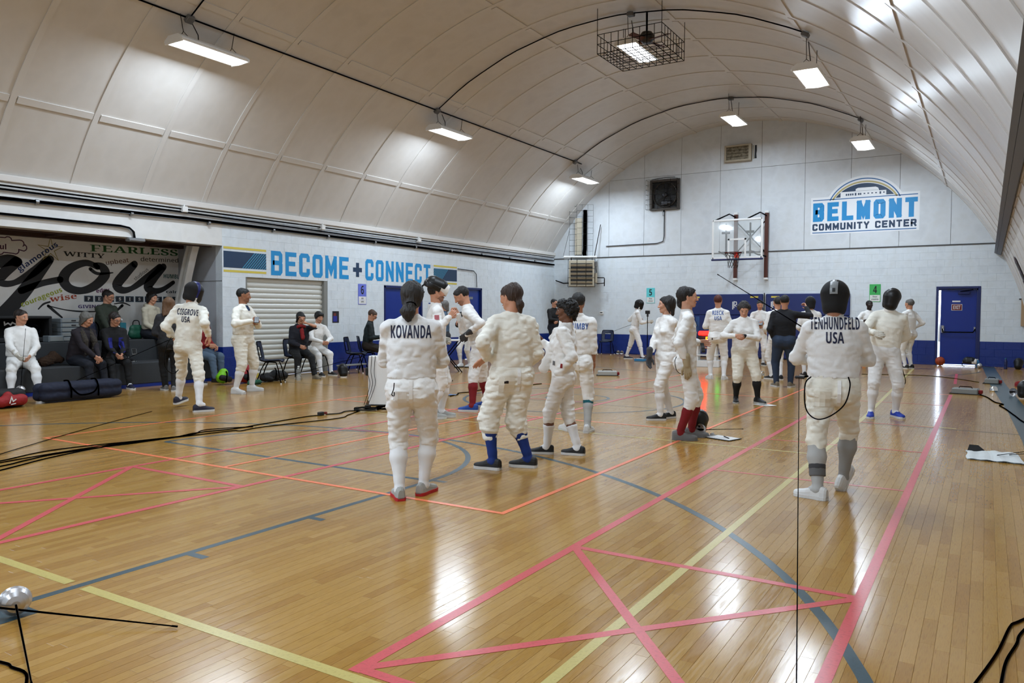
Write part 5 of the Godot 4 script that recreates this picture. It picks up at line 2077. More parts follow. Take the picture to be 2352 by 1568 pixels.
		for x in [-1, 1]:
			f.paint.append([P.call(x * 0.034, 0.026, -0.09), Vector3(0.021, 0.006, 0.03) * hs, sc.lerp(hcol, 0.75), B])
			f.paint.append([P.call(x * 0.033, 0.004, -0.085), Vector3(0.0145, 0.0075, 0.03) * hs, Color(0.55, 0.52, 0.5), B])
			f.paint.append([P.call(x * 0.033, 0.004, -0.09), Vector3(0.0068, 0.0085, 0.03) * hs, Color(0.03, 0.022, 0.018), B])
		if s.has("frecks"):
			pass
		f.build(hc)
		f.net(bd)
	# ---- hands (gloves are clothing, built the same way)
	var gl: Array = s.get("gloves", ["", ""])
	var curls: Array = s.get("curl", [0.35, 0.35])
	for i in 2:
		if (s.get("nohand", []) as Array).has(i):
			continue
		var g: Array = arms[i]
		var d: Vector3 = s.get("dl" if i == 0 else "dr", (g[2] - g[1]).normalized())
		d = d.normalized()
		var pn: Vector3 = s.get("pl" if i == 0 else "pr", R * (1.0 if i == 0 else -1.0))
		pn = (pn - d * pn.dot(d)).normalized()
		var tn := d.cross(pn) * (1.0 if i == 0 else -1.0)
		var hf := Field.new()
		hf.base = sc
		hf.cone(g[1] + (g[2] - g[1]) * 0.85, g[2], 0.0185 * H, 0.017 * H, 0.01)
		if gl[i]:
			hand_field(hf, g[2], d, pn, tn, H, curls[i], 0.0022 * H)
			hf.cone(g[2] - d * 0.055 * H, g[2] - d * 0.0 * H, 0.027 * H, 0.021 * H, 0.012)
			hf.build(clampf(hc * 0.9, 0.0048, 0.010))
			var a := arrays()
			hf.net(a)
			out.append(["glove", a, gl[i], ""])
		else:
			hand_field(hf, g[2], d, pn, tn, H, curls[i])
			hf.build(clampf(hc * 0.85, 0.0045, 0.0085))
			hf.net(bd)
	out.append(["body", bd, "skin", ""])
	# ---- jacket or top
	f = Field.new()
	f.noise = nz
	f.amp = 0.0082 * wr * k
	f.nsc = Vector3(5.5, 8.2, 5.5) / k
	var hem: float = s.get("hem", 0.045)
	var tl := loose * w
	f.cone(hip + U * (hem - 0.02) * H, hip + U * 0.10 * H, 0.101 * H * tl * s.get("belly", 1.0), 0.094 * H * tl * s.get("belly", 1.0), 0.05, F0, 0.70)
	f.cone(hip + U * 0.10 * H, hip + U * 0.21 * H, 0.092 * H * tl, 0.100 * H * tl, 0.06, F, 0.68)
	f.cone(hip + U * 0.20 * H, hip + U * 0.262 * H, 0.098 * H * tl, 0.062 * H * tl, 0.05, F, 0.68)
	f.cone(SL + R * 0.006 * H, neck - R * 0.012 * H - U * 0.012 * H, 0.037 * H, 0.036 * H, 0.035)
	f.cone(SR - R * 0.006 * H, neck + R * 0.012 * H - U * 0.012 * H, 0.037 * H, 0.036 * H, 0.035)
	if s.get("bust", 0.0) > 0.0:
		for x in [-1, 1]:
			f.ball(hip + U * 0.205 * H + R * x * 0.045 * H + F * 0.055 * H, 0.045 * H * s.bust, 0.04)
	for g in arms:
		f.cone(g[0], g[1], 0.040 * H * loose, 0.0345 * H * loose, 0.03)
		f.cone(g[1], lerp(g[1], g[2], 0.97), 0.0345 * H * loose, 0.0255 * H * loose, 0.025)
	if s.get("collar", true):
		f.cone(neck - U * 0.03 * H, neck + U * 0.022 * H, 0.05 * H, 0.039 * H, 0.015)
		f.cut(neck + U * 0.024 * H - F * 0.01 * H, U + F * 0.12)
	if s.has("hood"):
		f.cone(neck - F * 0.045 * H - R * 0.03 * H, neck - F * 0.045 * H + R * 0.03 * H, 0.034 * H, 0.034 * H, 0.03)
		f.cone(neck - F * 0.03 * H - R * 0.05 * H, neck + F * 0.045 * H - U * 0.02 * H, 0.02 * H, 0.018 * H, 0.02)
		f.cone(neck - F * 0.03 * H + R * 0.05 * H, neck + F * 0.045 * H - U * 0.02 * H, 0.02 * H, 0.018 * H, 0.02)
	if s.has("flap"):   # an opened jacket front hanging loose
		f.cone(neck + F * 0.06 * H - U * 0.05 * H, hip + U * 0.03 * H + F * 0.13 * H, 0.02 * H, 0.035 * H, 0.06, R, 0.9)
		f.cone(neck + F * 0.08 * H - U * 0.03 * H, neck + F * 0.105 * H - U * 0.09 * H, 0.008 * H, 0.012 * H, 0.012)
	f.cut(hip + U * hem * H, -U)
	f.build(cell)
	var ja := arrays()
	f.net(ja)
	out.append([s.get("topname", "jacket"), ja, s.top, ""])
	for e in s.get("cuffs", []):   # [arm, from, to, radius, material]
		var g: Array = arms[e[0]]
		var cf := Field.new()
		cf.cone(lerp(g[1], g[2], e[1]), lerp(g[1], g[2], e[2]), e[3] * H, e[3] * H * 0.92, 0.01)
		cf.cut(lerp(g[1], g[2], e[1] + 0.02), g[1] - g[2])
		cf.build(cell * 0.7)
		var ca := arrays()
		cf.net(ca)
		out.append(["cuff", ca, e[4], ""])
	if s.has("letters"):
		out.append(["back_lettering", letters_on(f, s.letters, hip + U * s.get("lety", 0.235) * H - F * 0.4, F, R, U), s.get("ink", "ink_navy"), s.get("topname", "jacket")])
	for e in s.get("patches", []):   # [called, material, x, y, half width, half height, side]
		var dir := F * -1.0 if e[6] == "front" else F if e[6] == "back" else R * -1.0 if e[6] == "right" else R
		var rt := R * -1.0 if e[6] == "front" else R if e[6] == "back" else -F if e[6] == "right" else F
		if e[3] > 0.0:
			out.append([e[0], patch(f, hip + rt * e[2] * H + U * e[3] * H - dir * 0.4, dir, rt, U, e[4] * H, e[5] * H, 0.004, 3, 3), e[1], s.get("topname", "jacket")])
	# ---- breeches or trousers
	var lf := Field.new()
	lf.noise = nz
	lf.amp = 0.0078 * wr * k
	lf.nsc = Vector3(5.0, 10.5, 5.0) / k
	var bl: float = s.get("baggy", 1.0)
	lf.cone(hip + U * 0.02 * H, hip + U * 0.085 * H, 0.096 * H * w, 0.085 * H * w, 0.04, F0, 0.72)
	lf.cone(hip - R0 * 0.03 * H, hip + R0 * 0.03 * H, 0.074 * H * w * bl, 0.074 * H * w * bl, 0.05, F0, 0.9)
	if not s.has("sit"):
		for x in [-1, 1]:
			lf.ball(hip + R0 * x * 0.046 * H - F0 * 0.03 * H - U * 0.02 * H, 0.058 * H * w, 0.04)
	for i in 2:
		var g: Array = legs[i]
		var sd: Vector3 = (g[2] - g[1]).normalized()
		lf.cone(g[0], g[1], 0.061 * H * w * bl, 0.046 * H * bl, 0.025)
		if civ:
			lf.cone(g[1], g[2] - sd * 0.012 * H, 0.045 * H * bl, 0.032 * H * bl * s.get("cuff", 1.0), 0.02)
		else:
			lf.cone(g[1], g[1] + sd * 0.038 * H, 0.046 * H * bl, 0.043 * H * bl, 0.02)
			lf.cone(g[1] + sd * (0.04 + s.get("long", 0.0)) * H, g[1] + sd * (0.058 + s.get("long", 0.0)) * H, 0.036 * H * sqrt(bl), 0.036 * H * sqrt(bl), 0.008)
			if s.has("long"):
				lf.cone(g[1], g[1] + sd * s.long * H, 0.046 * H * bl, 0.046 * H * bl, 0.02)
	lf.build(cell)
	var la := arrays()
	lf.net(la)
	out.append(["trousers" if civ else "breeches", la, s.legs, ""])
	for e in s.get("patches", []):
		if e[3] <= 0.0:
			var dir := F0 * -1.0 if e[6] == "front" else F0 if e[6] == "back" else R0 * -1.0 if e[6] == "right" else R0
			var rt := R0 * -1.0 if e[6] == "front" else R0 if e[6] == "back" else -F0 if e[6] == "right" else F0
			out.append([e[0], patch(lf, hip + rt * e[2] * H + U * e[3] * H - dir * 0.4, dir, rt, U, e[4] * H, e[5] * H, 0.004, 3, 4), e[1], "breeches"])
	# ---- socks and shoes
	var skm: Array = s.get("socks", ["cloth_sock", "cloth_sock"])
	for i in 2:
		var g: Array = legs[i]
		if not civ or s.get("ankle", false):
			var sf := Field.new()
			var top: float = s.get("socktop", 0.08)
			if civ:
				top = 0.75
			var q0: Vector3 = lerp(g[1], g[2], top)
			var q1: Vector3 = lerp(g[1], g[2], maxf(0.36, top + 0.02))
			if not civ:
				sf.cone(q0, q1, 0.0335 * H * w, 0.036 * H * w, 0.02)
				sf.cone(q1, lerp(g[1], g[2], 0.8), 0.036 * H * w, 0.0245 * H, 0.02)
			sf.cone(lerp(g[1], g[2], 0.78), g[2], 0.0245 * H, 0.0235 * H, 0.02)
			var fa: float = ft[i][1]
			sf.cone(g[2], g[2] + Vector3(sin(fa), -0.25, -cos(fa)) * 0.03 * H, 0.023 * H, 0.02 * H, 0.02)
			sf.cut(q0, g[1] - g[2])
			sf.build(cell * 0.9)
			var a := arrays()
			sf.net(a)
			out.append(["sock", a, skm[i], ""])
			for b in s.get("bands", []):   # [leg, from, to, radius, material]
				if b[0] == i:
					var bf := Field.new()
					bf.cone(lerp(g[1], g[2], b[1] - 0.02), lerp(g[1], g[2], b[2] + 0.02), b[3] * H, b[3] * H, 0.01)
					bf.cut(lerp(g[1], g[2], b[1]), g[1] - g[2])
					bf.cut(lerp(g[1], g[2], b[2]), g[2] - g[1])
					bf.build(cell * 0.7)
					var ba := arrays()
					bf.net(ba)
					out.append(["sock_band", ba, b[4], ""])
		var pr := shoe(ft[i][0], ft[i][1], 0.16 * H * s.get("shoesize", 1.0), ft[i][2])
		out.append(["shoe", pr[0], s.shoes[0] if not s.has("shoe2") or i == 0 else s.shoe2, ""])
		out.append(["sole", pr[1], s.shoes[1], "shoe" if i == 0 else "shoe#"])
	# ---- hair
	if s.get("style", "") and not masked:
		hair(s, out, HC, HB, hs, nz, hc)
	if s.get("glasses", false):
		var b := MB.new()
		for x in [-1, 1]:
			var ring := []
			for i in 13:
				ring.append(P.call(x * 0.034 + cos(TAU * i / 12) * 0.023, 0.0 + sin(TAU * i / 12) * 0.017, -0.115 + absf(cos(TAU * i / 12)) * 0.004))
			b.tube(ring, 0.0022 * hs, 5, false)
			b.tube([P.call(x * 0.058, 0.005, -0.108), P.call(x * 0.078, 0.008, -0.06), P.call(x * 0.08, 0.004, 0.0)], 0.0022 * hs, 5)
		b.tube([P.call(-0.012, 0.003, -0.115), P.call(0.012, 0.003, -0.115)], 0.0022 * hs, 5)
		out.append(["glasses", from_mb(b), "black", ""])
	if s.get("mask", "") == "up":
		mask_parts(s, out, HC + HB * (Vector3(0, 0.055, 0.03) * hs), HB * Basis(Vector3(1, 0, 0), deg_to_rad(68)), hs, hc)
	elif s.get("mask", ""):
		mask_parts(s, out, HC, HB, hs, hc)
	if s.get("strap", false):   # loose trouser strap hanging from the back hem
		out.append(["strap", patch(lf, hip + R0 * s.get("strapx", 0.0) * H - U * 0.025 * H - F0 * 0.4, F0, R0, U, 0.008 * H, 0.062 * H, 0.008, 1, 6), "cloth_white", "breeches"])
	for e in s.get("cords", []):   # [called, material, radius, points]
		var b := MB.new()
		var c := Curve3D.new()
		for i in e[3].size():
			var t: Vector3 = (e[3][mini(i + 1, e[3].size() - 1)] - e[3][maxi(i - 1, 0)]) * 0.17
			c.add_point(e[3][i] * k, -t * k, t * k)
		c.bake_interval = 0.02
		b.tube(Array(c.get_baked_points()), e[2], 6)
		out.append([e[0], from_mb(b), e[1], ""])
	return out


static func hair(s: Dictionary, out: Array, HC: Vector3, HB: Basis, hs: float, nz: FastNoiseLite, hc: float) -> void:
	var P := func(x: float, y: float, z: float) -> Vector3: return HC + HB * (Vector3(x, y, z) * hs)
	var st: String = s.style
	var f := Field.new()
	f.noise = nz
	f.amp = 0.0055 * hs
	f.nsc = Vector3(30, 8, 30)
	var g := 0.010 if st in ["short", "crop"] else 0.016
	if st == "crop":
		g = 0.006
	f.late = true
	f.cone(P.call(0, 0.036, 0.034), P.call(0, 0.036, -0.02), (0.086 + g) * hs, (0.0785 + g * 0.45) * hs, 0.02, HB.x, 0.92)
	if st in ["pony", "bun", "grey_pony"]:
		f.cone(P.call(0, 0.0, 0.06), P.call(0, -0.035, 0.085), 0.06 * hs, 0.03 * hs, 0.03)
	match st:
		"pony":
			f.cone(P.call(0, -0.035, 0.10), P.call(0.0, -0.085, 0.105), 0.026 * hs, 0.038 * hs, 0.02)
			f.cone(P.call(0.0, -0.085, 0.105), P.call(0.01, -0.15, 0.095), 0.038 * hs, 0.022 * hs, 0.02)
		"grey_pony":
			f.cone(P.call(-0.03, 0.02, 0.03), P.call(-0.045, -0.06, 0.05), 0.06 * hs, 0.03 * hs, 0.03)
			f.cone(P.call(0.03, 0.02, 0.03), P.call(0.045, -0.06, 0.05), 0.06 * hs, 0.03 * hs, 0.03)
			f.cone(P.call(0, -0.075, 0.085), P.call(-0.02, -0.13, 0.095), 0.04 * hs, 0.055 * hs, 0.03)
			f.cone(P.call(-0.02, -0.13, 0.095), P.call(-0.01, -0.19, 0.09), 0.055 * hs, 0.03 * hs, 0.03)
		"bun":
			f.cone(P.call(0, -0.05, 0.095), P.call(0, -0.09, 0.09), 0.038 * hs, 0.034 * hs, 0.015)
			f.cone(P.call(0, -0.08, 0.09), P.call(0, -0.12, 0.07), 0.034 * hs, 0.02 * hs, 0.015)
		"long":
			for x in [-0.05, 0.0, 0.05]:
				f.cone(P.call(x, 0.02, 0.045), P.call(x * 1.7, -0.27, 0.085), 0.062 * hs, 0.042 * hs, 0.03)
		"bob":
			for x in [-1, 1]:
				f.cone(P.call(x * 0.06, 0.03, 0.0), P.call(x * 0.078, -0.12, 0.012), 0.042 * hs, 0.03 * hs, 0.03)
			f.cone(P.call(0, 0.0, 0.06), P.call(0, -0.12, 0.07), 0.07 * hs, 0.05 * hs, 0.03)
		"shag":
			for x in [-1, 1]:
				f.cone(P.call(x * 0.06, 0.04, -0.03), P.call(x * 0.075, -0.04, -0.02), 0.042 * hs, 0.02 * hs, 0.03)
			f.cone(P.call(0, 0.0, 0.06), P.call(0, -0.075, 0.075), 0.068 * hs, 0.04 * hs, 0.03)
			f.cone(P.call(-0.04, 0.085, -0.07), P.call(0.04, 0.085, -0.07), 0.03 * hs, 0.03 * hs, 0.03)
		"curly":
			f.amp = 0.014 * hs
			f.nsc = Vector3(22, 22, 22)
			f.cone(P.call(-0.03, 0.07, -0.05), P.call(0.03, 0.07, -0.05), 0.06 * hs, 0.06 * hs, 0.03)
			f.cone(P.call(0, 0.0, 0.06), P.call(0, -0.09, 0.07), 0.085 * hs, 0.05 * hs, 0.03)
			for x in [-1, 1]:
				f.cone(P.call(x * 0.07, 0.05, 0.0), P.call(x * 0.08, -0.05, 0.02), 0.04 * hs, 0.035 * hs, 0.03)
		"frizz":
			f.amp = 0.012 * hs
			f.nsc = Vector3(26, 26, 26)
			f.cone(P.call(-0.06, 0.03, 0.0), P.call(0.06, 0.03, 0.0), 0.062 * hs, 0.062 * hs, 0.03)
	# leave the face free
	if st in ["short", "crop", "pony", "bun", "grey_pony", "long", "frizz", "bob"]:
		f.cut(P.call(0, 0.062 if st != "bob" else 0.05, -0.083), HB * Vector3(0, -0.55, -0.83))
	elif st == "shag" or st == "curly":
		f.cut(P.call(0, 0.035 if st == "shag" else 0.028, -0.088), HB * Vector3(0, -0.72, -0.69))
	if st in ["short", "crop"]:
		f.cut(P.call(0, -0.05, 0.08), HB * Vector3(0, -1, -0.35))
	f.build(hc * 1.1)
	var a := arrays()
	f.net(a)
	out.append(["hair", a, s.hairmat, ""])
	if st in ["pony", "grey_pony", "bun"]:
		var b := MB.new()
		var c: Vector3 = P.call(0, -0.04, 0.095) if st != "grey_pony" else P.call(0, -0.075, 0.09)
		var ring := []
		for i in 13:
			ring.append(c + HB * (Vector3(cos(TAU * i / 12), sin(TAU * i / 12) * 0.5, sin(TAU * i / 12) * 0.75) * (0.03 if st != "grey_pony" else 0.042) * hs))
		b.tube(ring, 0.005 * hs, 6, false)
		out.append(["hair_tie", from_mb(b), "black", "hair"])


# a fencing mask round a head at HC: mesh dome, bib, rear strap
static func mask_parts(s: Dictionary, out: Array, HC: Vector3, HB: Basis, hs: float, hc: float) -> void:
	var P := func(x: float, y: float, z: float) -> Vector3: return HC + HB * (Vector3(x, y, z) * hs)
	var cl := hc * 1.35
	var par := "fencing_mask"
	var f := Field.new()
	f.cone(P.call(0, 0.032, -0.022), P.call(0, -0.06, -0.042), 0.124 * hs, 0.103 * hs, 0.02, HB.x, 0.88)
	f.cut(P.call(0, 0, -0.03), HB * Vector3(0, 0.0, 1))
	f.build(cl)
	var a := arrays()
	f.net(a)
	out.append([par, a, "mask_mesh", ""])
	f = Field.new()   # side bands behind the mesh
	f.cone(P.call(0, 0.032, -0.018), P.call(0, -0.05, -0.025), 0.129 * hs, 0.105 * hs, 0.02, HB.x, 0.89)
	f.cut(P.call(0, 0, -0.035), HB * Vector3(0, 0, -1))
	f.cut(P.call(0, 0, s.get("band", 0.035)), HB * Vector3(0, 0, 1))
	f.cut(P.call(0, -0.075, 0), HB * Vector3(0, -1, 0))
	f.build(cl)
	a = arrays()
	f.net(a)
	out.append(["mask_band", a, s.get("bandmat", "mask_trim"), par])
	if s.get("bib", true):
		f = Field.new()
		f.cone(P.call(0, -0.07, -0.04), P.call(0, -0.165, -0.03), 0.095 * hs, 0.066 * hs, 0.02, HB.x, 0.92)
		f.cut(P.call(0, -0.055, -0.03), HB * Vector3(0, 1, -0.45))
		f.cut(P.call(0, -0.05, 0.03), HB * Vector3(0, 0.1, 1))
		f.cut(P.call(0, -0.175, 0), HB * Vector3(0, -1, 0))
		f.build(cl)
		a = arrays()
		f.net(a)
		out.append(["mask_bib", a, "cloth_white", par])
	if s.get("rear", false):   # cloth hood over the back of the head with a sprung tongue
		f = Field.new()
		f.cone(P.call(0, 0.03, 0.0), P.call(0, -0.07, 0.02), 0.121 * hs, 0.105 * hs, 0.02, HB.x, 0.9)
		f.cone(P.call(0, 0.03, 0.02), P.call(0, -0.05, 0.03), 0.108 * hs, 0.085 * hs, 0.02)
		f.cut(P.call(0, 0, -0.01), HB * Vector3(0, 0, -1))
		f.cut(P.call(0, -0.125, 0.06), HB * Vector3(0, -1, 0.1))
		f.build(cl)
		a = arrays()
		f.net(a)
		out.append(["mask_hood", a, "mask_cloth", par])
		if s.get("tongue", false):
			var tl := patch(f, P.call(0, 0.085, 0.3), -HB.z, HB.x, HB.y, 0.03 * hs, 0.062 * hs, 0.012, 4, 8)
			out.append(["mask_tongue", tl, "tongue_grey", par])
			tl = patch(f, P.call(0, 0.055, 0.3), -HB.z, HB.x, HB.y, 0.011 * hs, 0.016 * hs, 0.0145, 2, 2)
			out.append(["tongue_emblem", tl, "black", par])
	else:
		var b := MB.new()
		var pts := []
		for i in 9:
			var t := lerpf(-100, 60, i / 8.0)
			pts.append(P.call(0, 0.03 + cos(deg_to_rad(t)) * 0.128, 0.0 + 0.128 * sin(deg_to_rad(t + 40)) * 0.9))
		b.tube(pts, 0.012 * hs, 6)
		out.append(["mask_tongue", from_mb(b), "mask_trim", par])


func run_people(specs: Array) -> void:
	var res := []
	res.resize(specs.size())
	var order := range(specs.size())
	var th := []
	for i in 4:
		var t := Thread.new()
		t.start(people_batch.bind(specs, res, i))
		th.append(t)
	for t in th:
		t.wait_to_finish()
	for i in specs.size():
		var s: Dictionary = specs[i]
		var root := thing("person", s.label, "person", s.pos, -deg_to_rad(s.face), s.get("group", ""))
		var made := {}
		var last: Node3D = null
		for e in res[i]:
			if (e[1].v as PackedVector3Array).size() == 0:
				continue
			var par: Node3D = root
			if e[3] == "shoe" or e[3] == "shoe#":
				par = last
			elif e[3]:
				par = made[e[3]]
			var mt: Material = M.get(e[2])
			if e[2] == "skin":
				mt = M.skin
			var o := part(e[0], array_mesh(e[1]), mt, par)
			if not made.has(e[0]):
				made[e[0]] = o
			if e[0] == "shoe":
				last = o


func people_batch(specs: Array, res: Array, from: int) -> void:
	var i := from
	while i < specs.size():
		res[i] = person_shape(specs[i])
		i += 4


func people() -> void:

	var specs := people_specs()
	for i in specs.size():
		var s: Dictionary = specs[i]
		s.id = i + 11
		s.dist = Vector2(s.pos.x, s.pos.z).length()
		if s.has("text"):
			s.letters = letter_tris(s.text)
		if s.has("hair"):
			var hk := "hair_%d" % i
			mat(hk, s.hair, 0.62)
			s.hairmat = hk
	run_people(specs)


func cloth_materials() -> void:
	var weave := noise_tex(0.35, 256, 21, 2, [], 3.0)
	for e in [["cloth_white", Color(0.90, 0.895, 0.88)], ["cloth_cool", Color(0.885, 0.885, 0.88)], ["cloth_cream", Color(0.89, 0.875, 0.82)], ["cloth_cotton", Color(0.915, 0.905, 0.86)], ["cloth_sock", Color(0.88, 0.88, 0.88)], ["sock_grey", Color(0.55, 0.55, 0.54)], ["sock_dark", Color(0.22, 0.22, 0.23)],
		["sock_red", Color(0.46, 0.02, 0.06)], ["sock_blue", Color(0.02, 0.16, 0.44)], ["sock_teal", Color(0.02, 0.34, 0.38)], ["sock_pale", Color(0.66, 0.66, 0.65)], ["sock_mid", Color(0.36, 0.36, 0.36)], ["blue_shirt", Color(0.07, 0.17, 0.30)], ["badge_dark", Color(0.12, 0.10, 0.12)], ["badge_grey", Color(0.38, 0.38, 0.38)], ["badge_red", Color(0.66, 0.36, 0.38)], ["badge_red2", Color(0.50, 0.08, 0.08)], ["badge_blue", Color(0.25, 0.40, 0.66)], ["sock_black", Color(0.03, 0.03, 0.035)], ["jeans", Color(0.14, 0.20, 0.29)], ["jeans_dark", Color(0.055, 0.075, 0.12)], ["jeans_pale", Color(0.30, 0.37, 0.44)],
		["navy_cloth", Color(0.035, 0.045, 0.075)], ["black_cloth", Color(0.03, 0.03, 0.035)], ["grey_cloth", Color(0.15, 0.15, 0.165)], ["plum_cloth", Color(0.10, 0.07, 0.10)], ["olive_cloth", Color(0.14, 0.165, 0.115)], ["hoodie_cream", Color(0.72, 0.69, 0.61)], ["red_cloth", Color(0.48, 0.05, 0.06)], ["puffer_navy", Color(0.06, 0.07, 0.115)],
		["plaid_cloth", Color(0.03, 0.07, 0.085)], ["denim_shirt", Color(0.26, 0.34, 0.42)], ["brown_cloth", Color(0.12, 0.085, 0.06)], ["glove_white", Color(0.76, 0.745, 0.70)], ["glove_tan", Color(0.66, 0.60, 0.48)], ["glove_grey", Color(0.23, 0.23, 0.24)], ["mask_cloth", Color(0.045, 0.042, 0.045)], ["royal_cloth", Color(0.03, 0.06, 0.42)], ["scarf_print", Color(1, 1, 1)]]:
		var m := mat(e[0], e[1], 0.85)
		m.uv1_triplanar = true
		m.uv1_scale = Vector3(6, 6, 6)
		m.normal_enabled = true
		m.normal_texture = weave
		m.normal_scale = 0.25
	M.scarf_print.albedo_texture = noise_tex(0.05, 256, 33, 3, [Color(0.03, 0.03, 0.035), Color(0.05, 0.045, 0.05), Color(0.32, 0.28, 0.22), Color(0.06, 0.05, 0.06)])
	var plaid := Image.create(64, 64, false, Image.FORMAT_RGB8)
	plaid.fill(Color(0.035, 0.075, 0.09))
	for i in [4, 12, 36, 44]:
		plaid.fill_rect(Rect2i(i, 0, 4, 64), Color(0.07, 0.15, 0.15))
		plaid.fill_rect(Rect2i(0, i, 64, 4), Color(0.06, 0.13, 0.14))
	plaid.fill_rect(Rect2i(24, 0, 6, 64), Color(0.015, 0.03, 0.045))
	M.plaid_cloth.albedo_color = Color(1, 1, 1)
	M.plaid_cloth.albedo_texture = ImageTexture.create_from_image(plaid)
	for e in ["cloth_white", "cloth_cool", "cloth_cream"]:
		M[e].roughness = 0.62
	for e in [["shoe_white", Color(0.80, 0.80, 0.79)], ["shoe_grey", Color(0.42, 0.42, 0.42)], ["shoe_lightgrey", Color(0.62, 0.62, 0.60)], ["shoe_black", Color(0.03, 0.03, 0.035)], ["shoe_blue", Color(0.02, 0.24, 0.55)], ["shoe_royal", Color(0.03, 0.20, 0.62)], ["shoe_navy", Color(0.07, 0.07, 0.16)], ["shoe_orange", Color(0.95, 0.25, 0.07)], ["shoe_brown", Color(0.10, 0.075, 0.055)], ["shoe_tan", Color(0.45, 0.41, 0.34)], ["sole_red", Color(0.70, 0.06, 0.10)], ["sole_orange", Color(0.9, 0.3, 0.1)], ["sole_black", Color(0.04, 0.04, 0.045)], ["sole_white", Color(0.80, 0.80, 0.79)]]:
		mat(e[0], e[1], 0.6)
	mat("skin", Color(1, 1, 1), 0.55, 0.0, true)
	M.skin.subsurf_scatter_enabled = true
	M.skin.subsurf_scatter_strength = 0.08
	mat("ink_navy", Color(0.05, 0.085, 0.22), 0.7)
	mat("ink_blue", Color(0.22, 0.34, 0.58), 0.7)
	mat("mask_mesh", Color(0.03, 0.03, 0.032), 0.42, 0.2)
	mat("mask_trim", Color(0.04, 0.04, 0.045), 0.35)
	mat("mask_blue", Color(0.03, 0.09, 0.36), 0.35)
	mat("tongue_grey", Color(0.52, 0.54, 0.55), 0.35)
	mat("cord_blue", Color(0.03, 0.04, 0.14), 0.4)
	mat("cord_white", Color(0.72, 0.70, 0.66), 0.5)


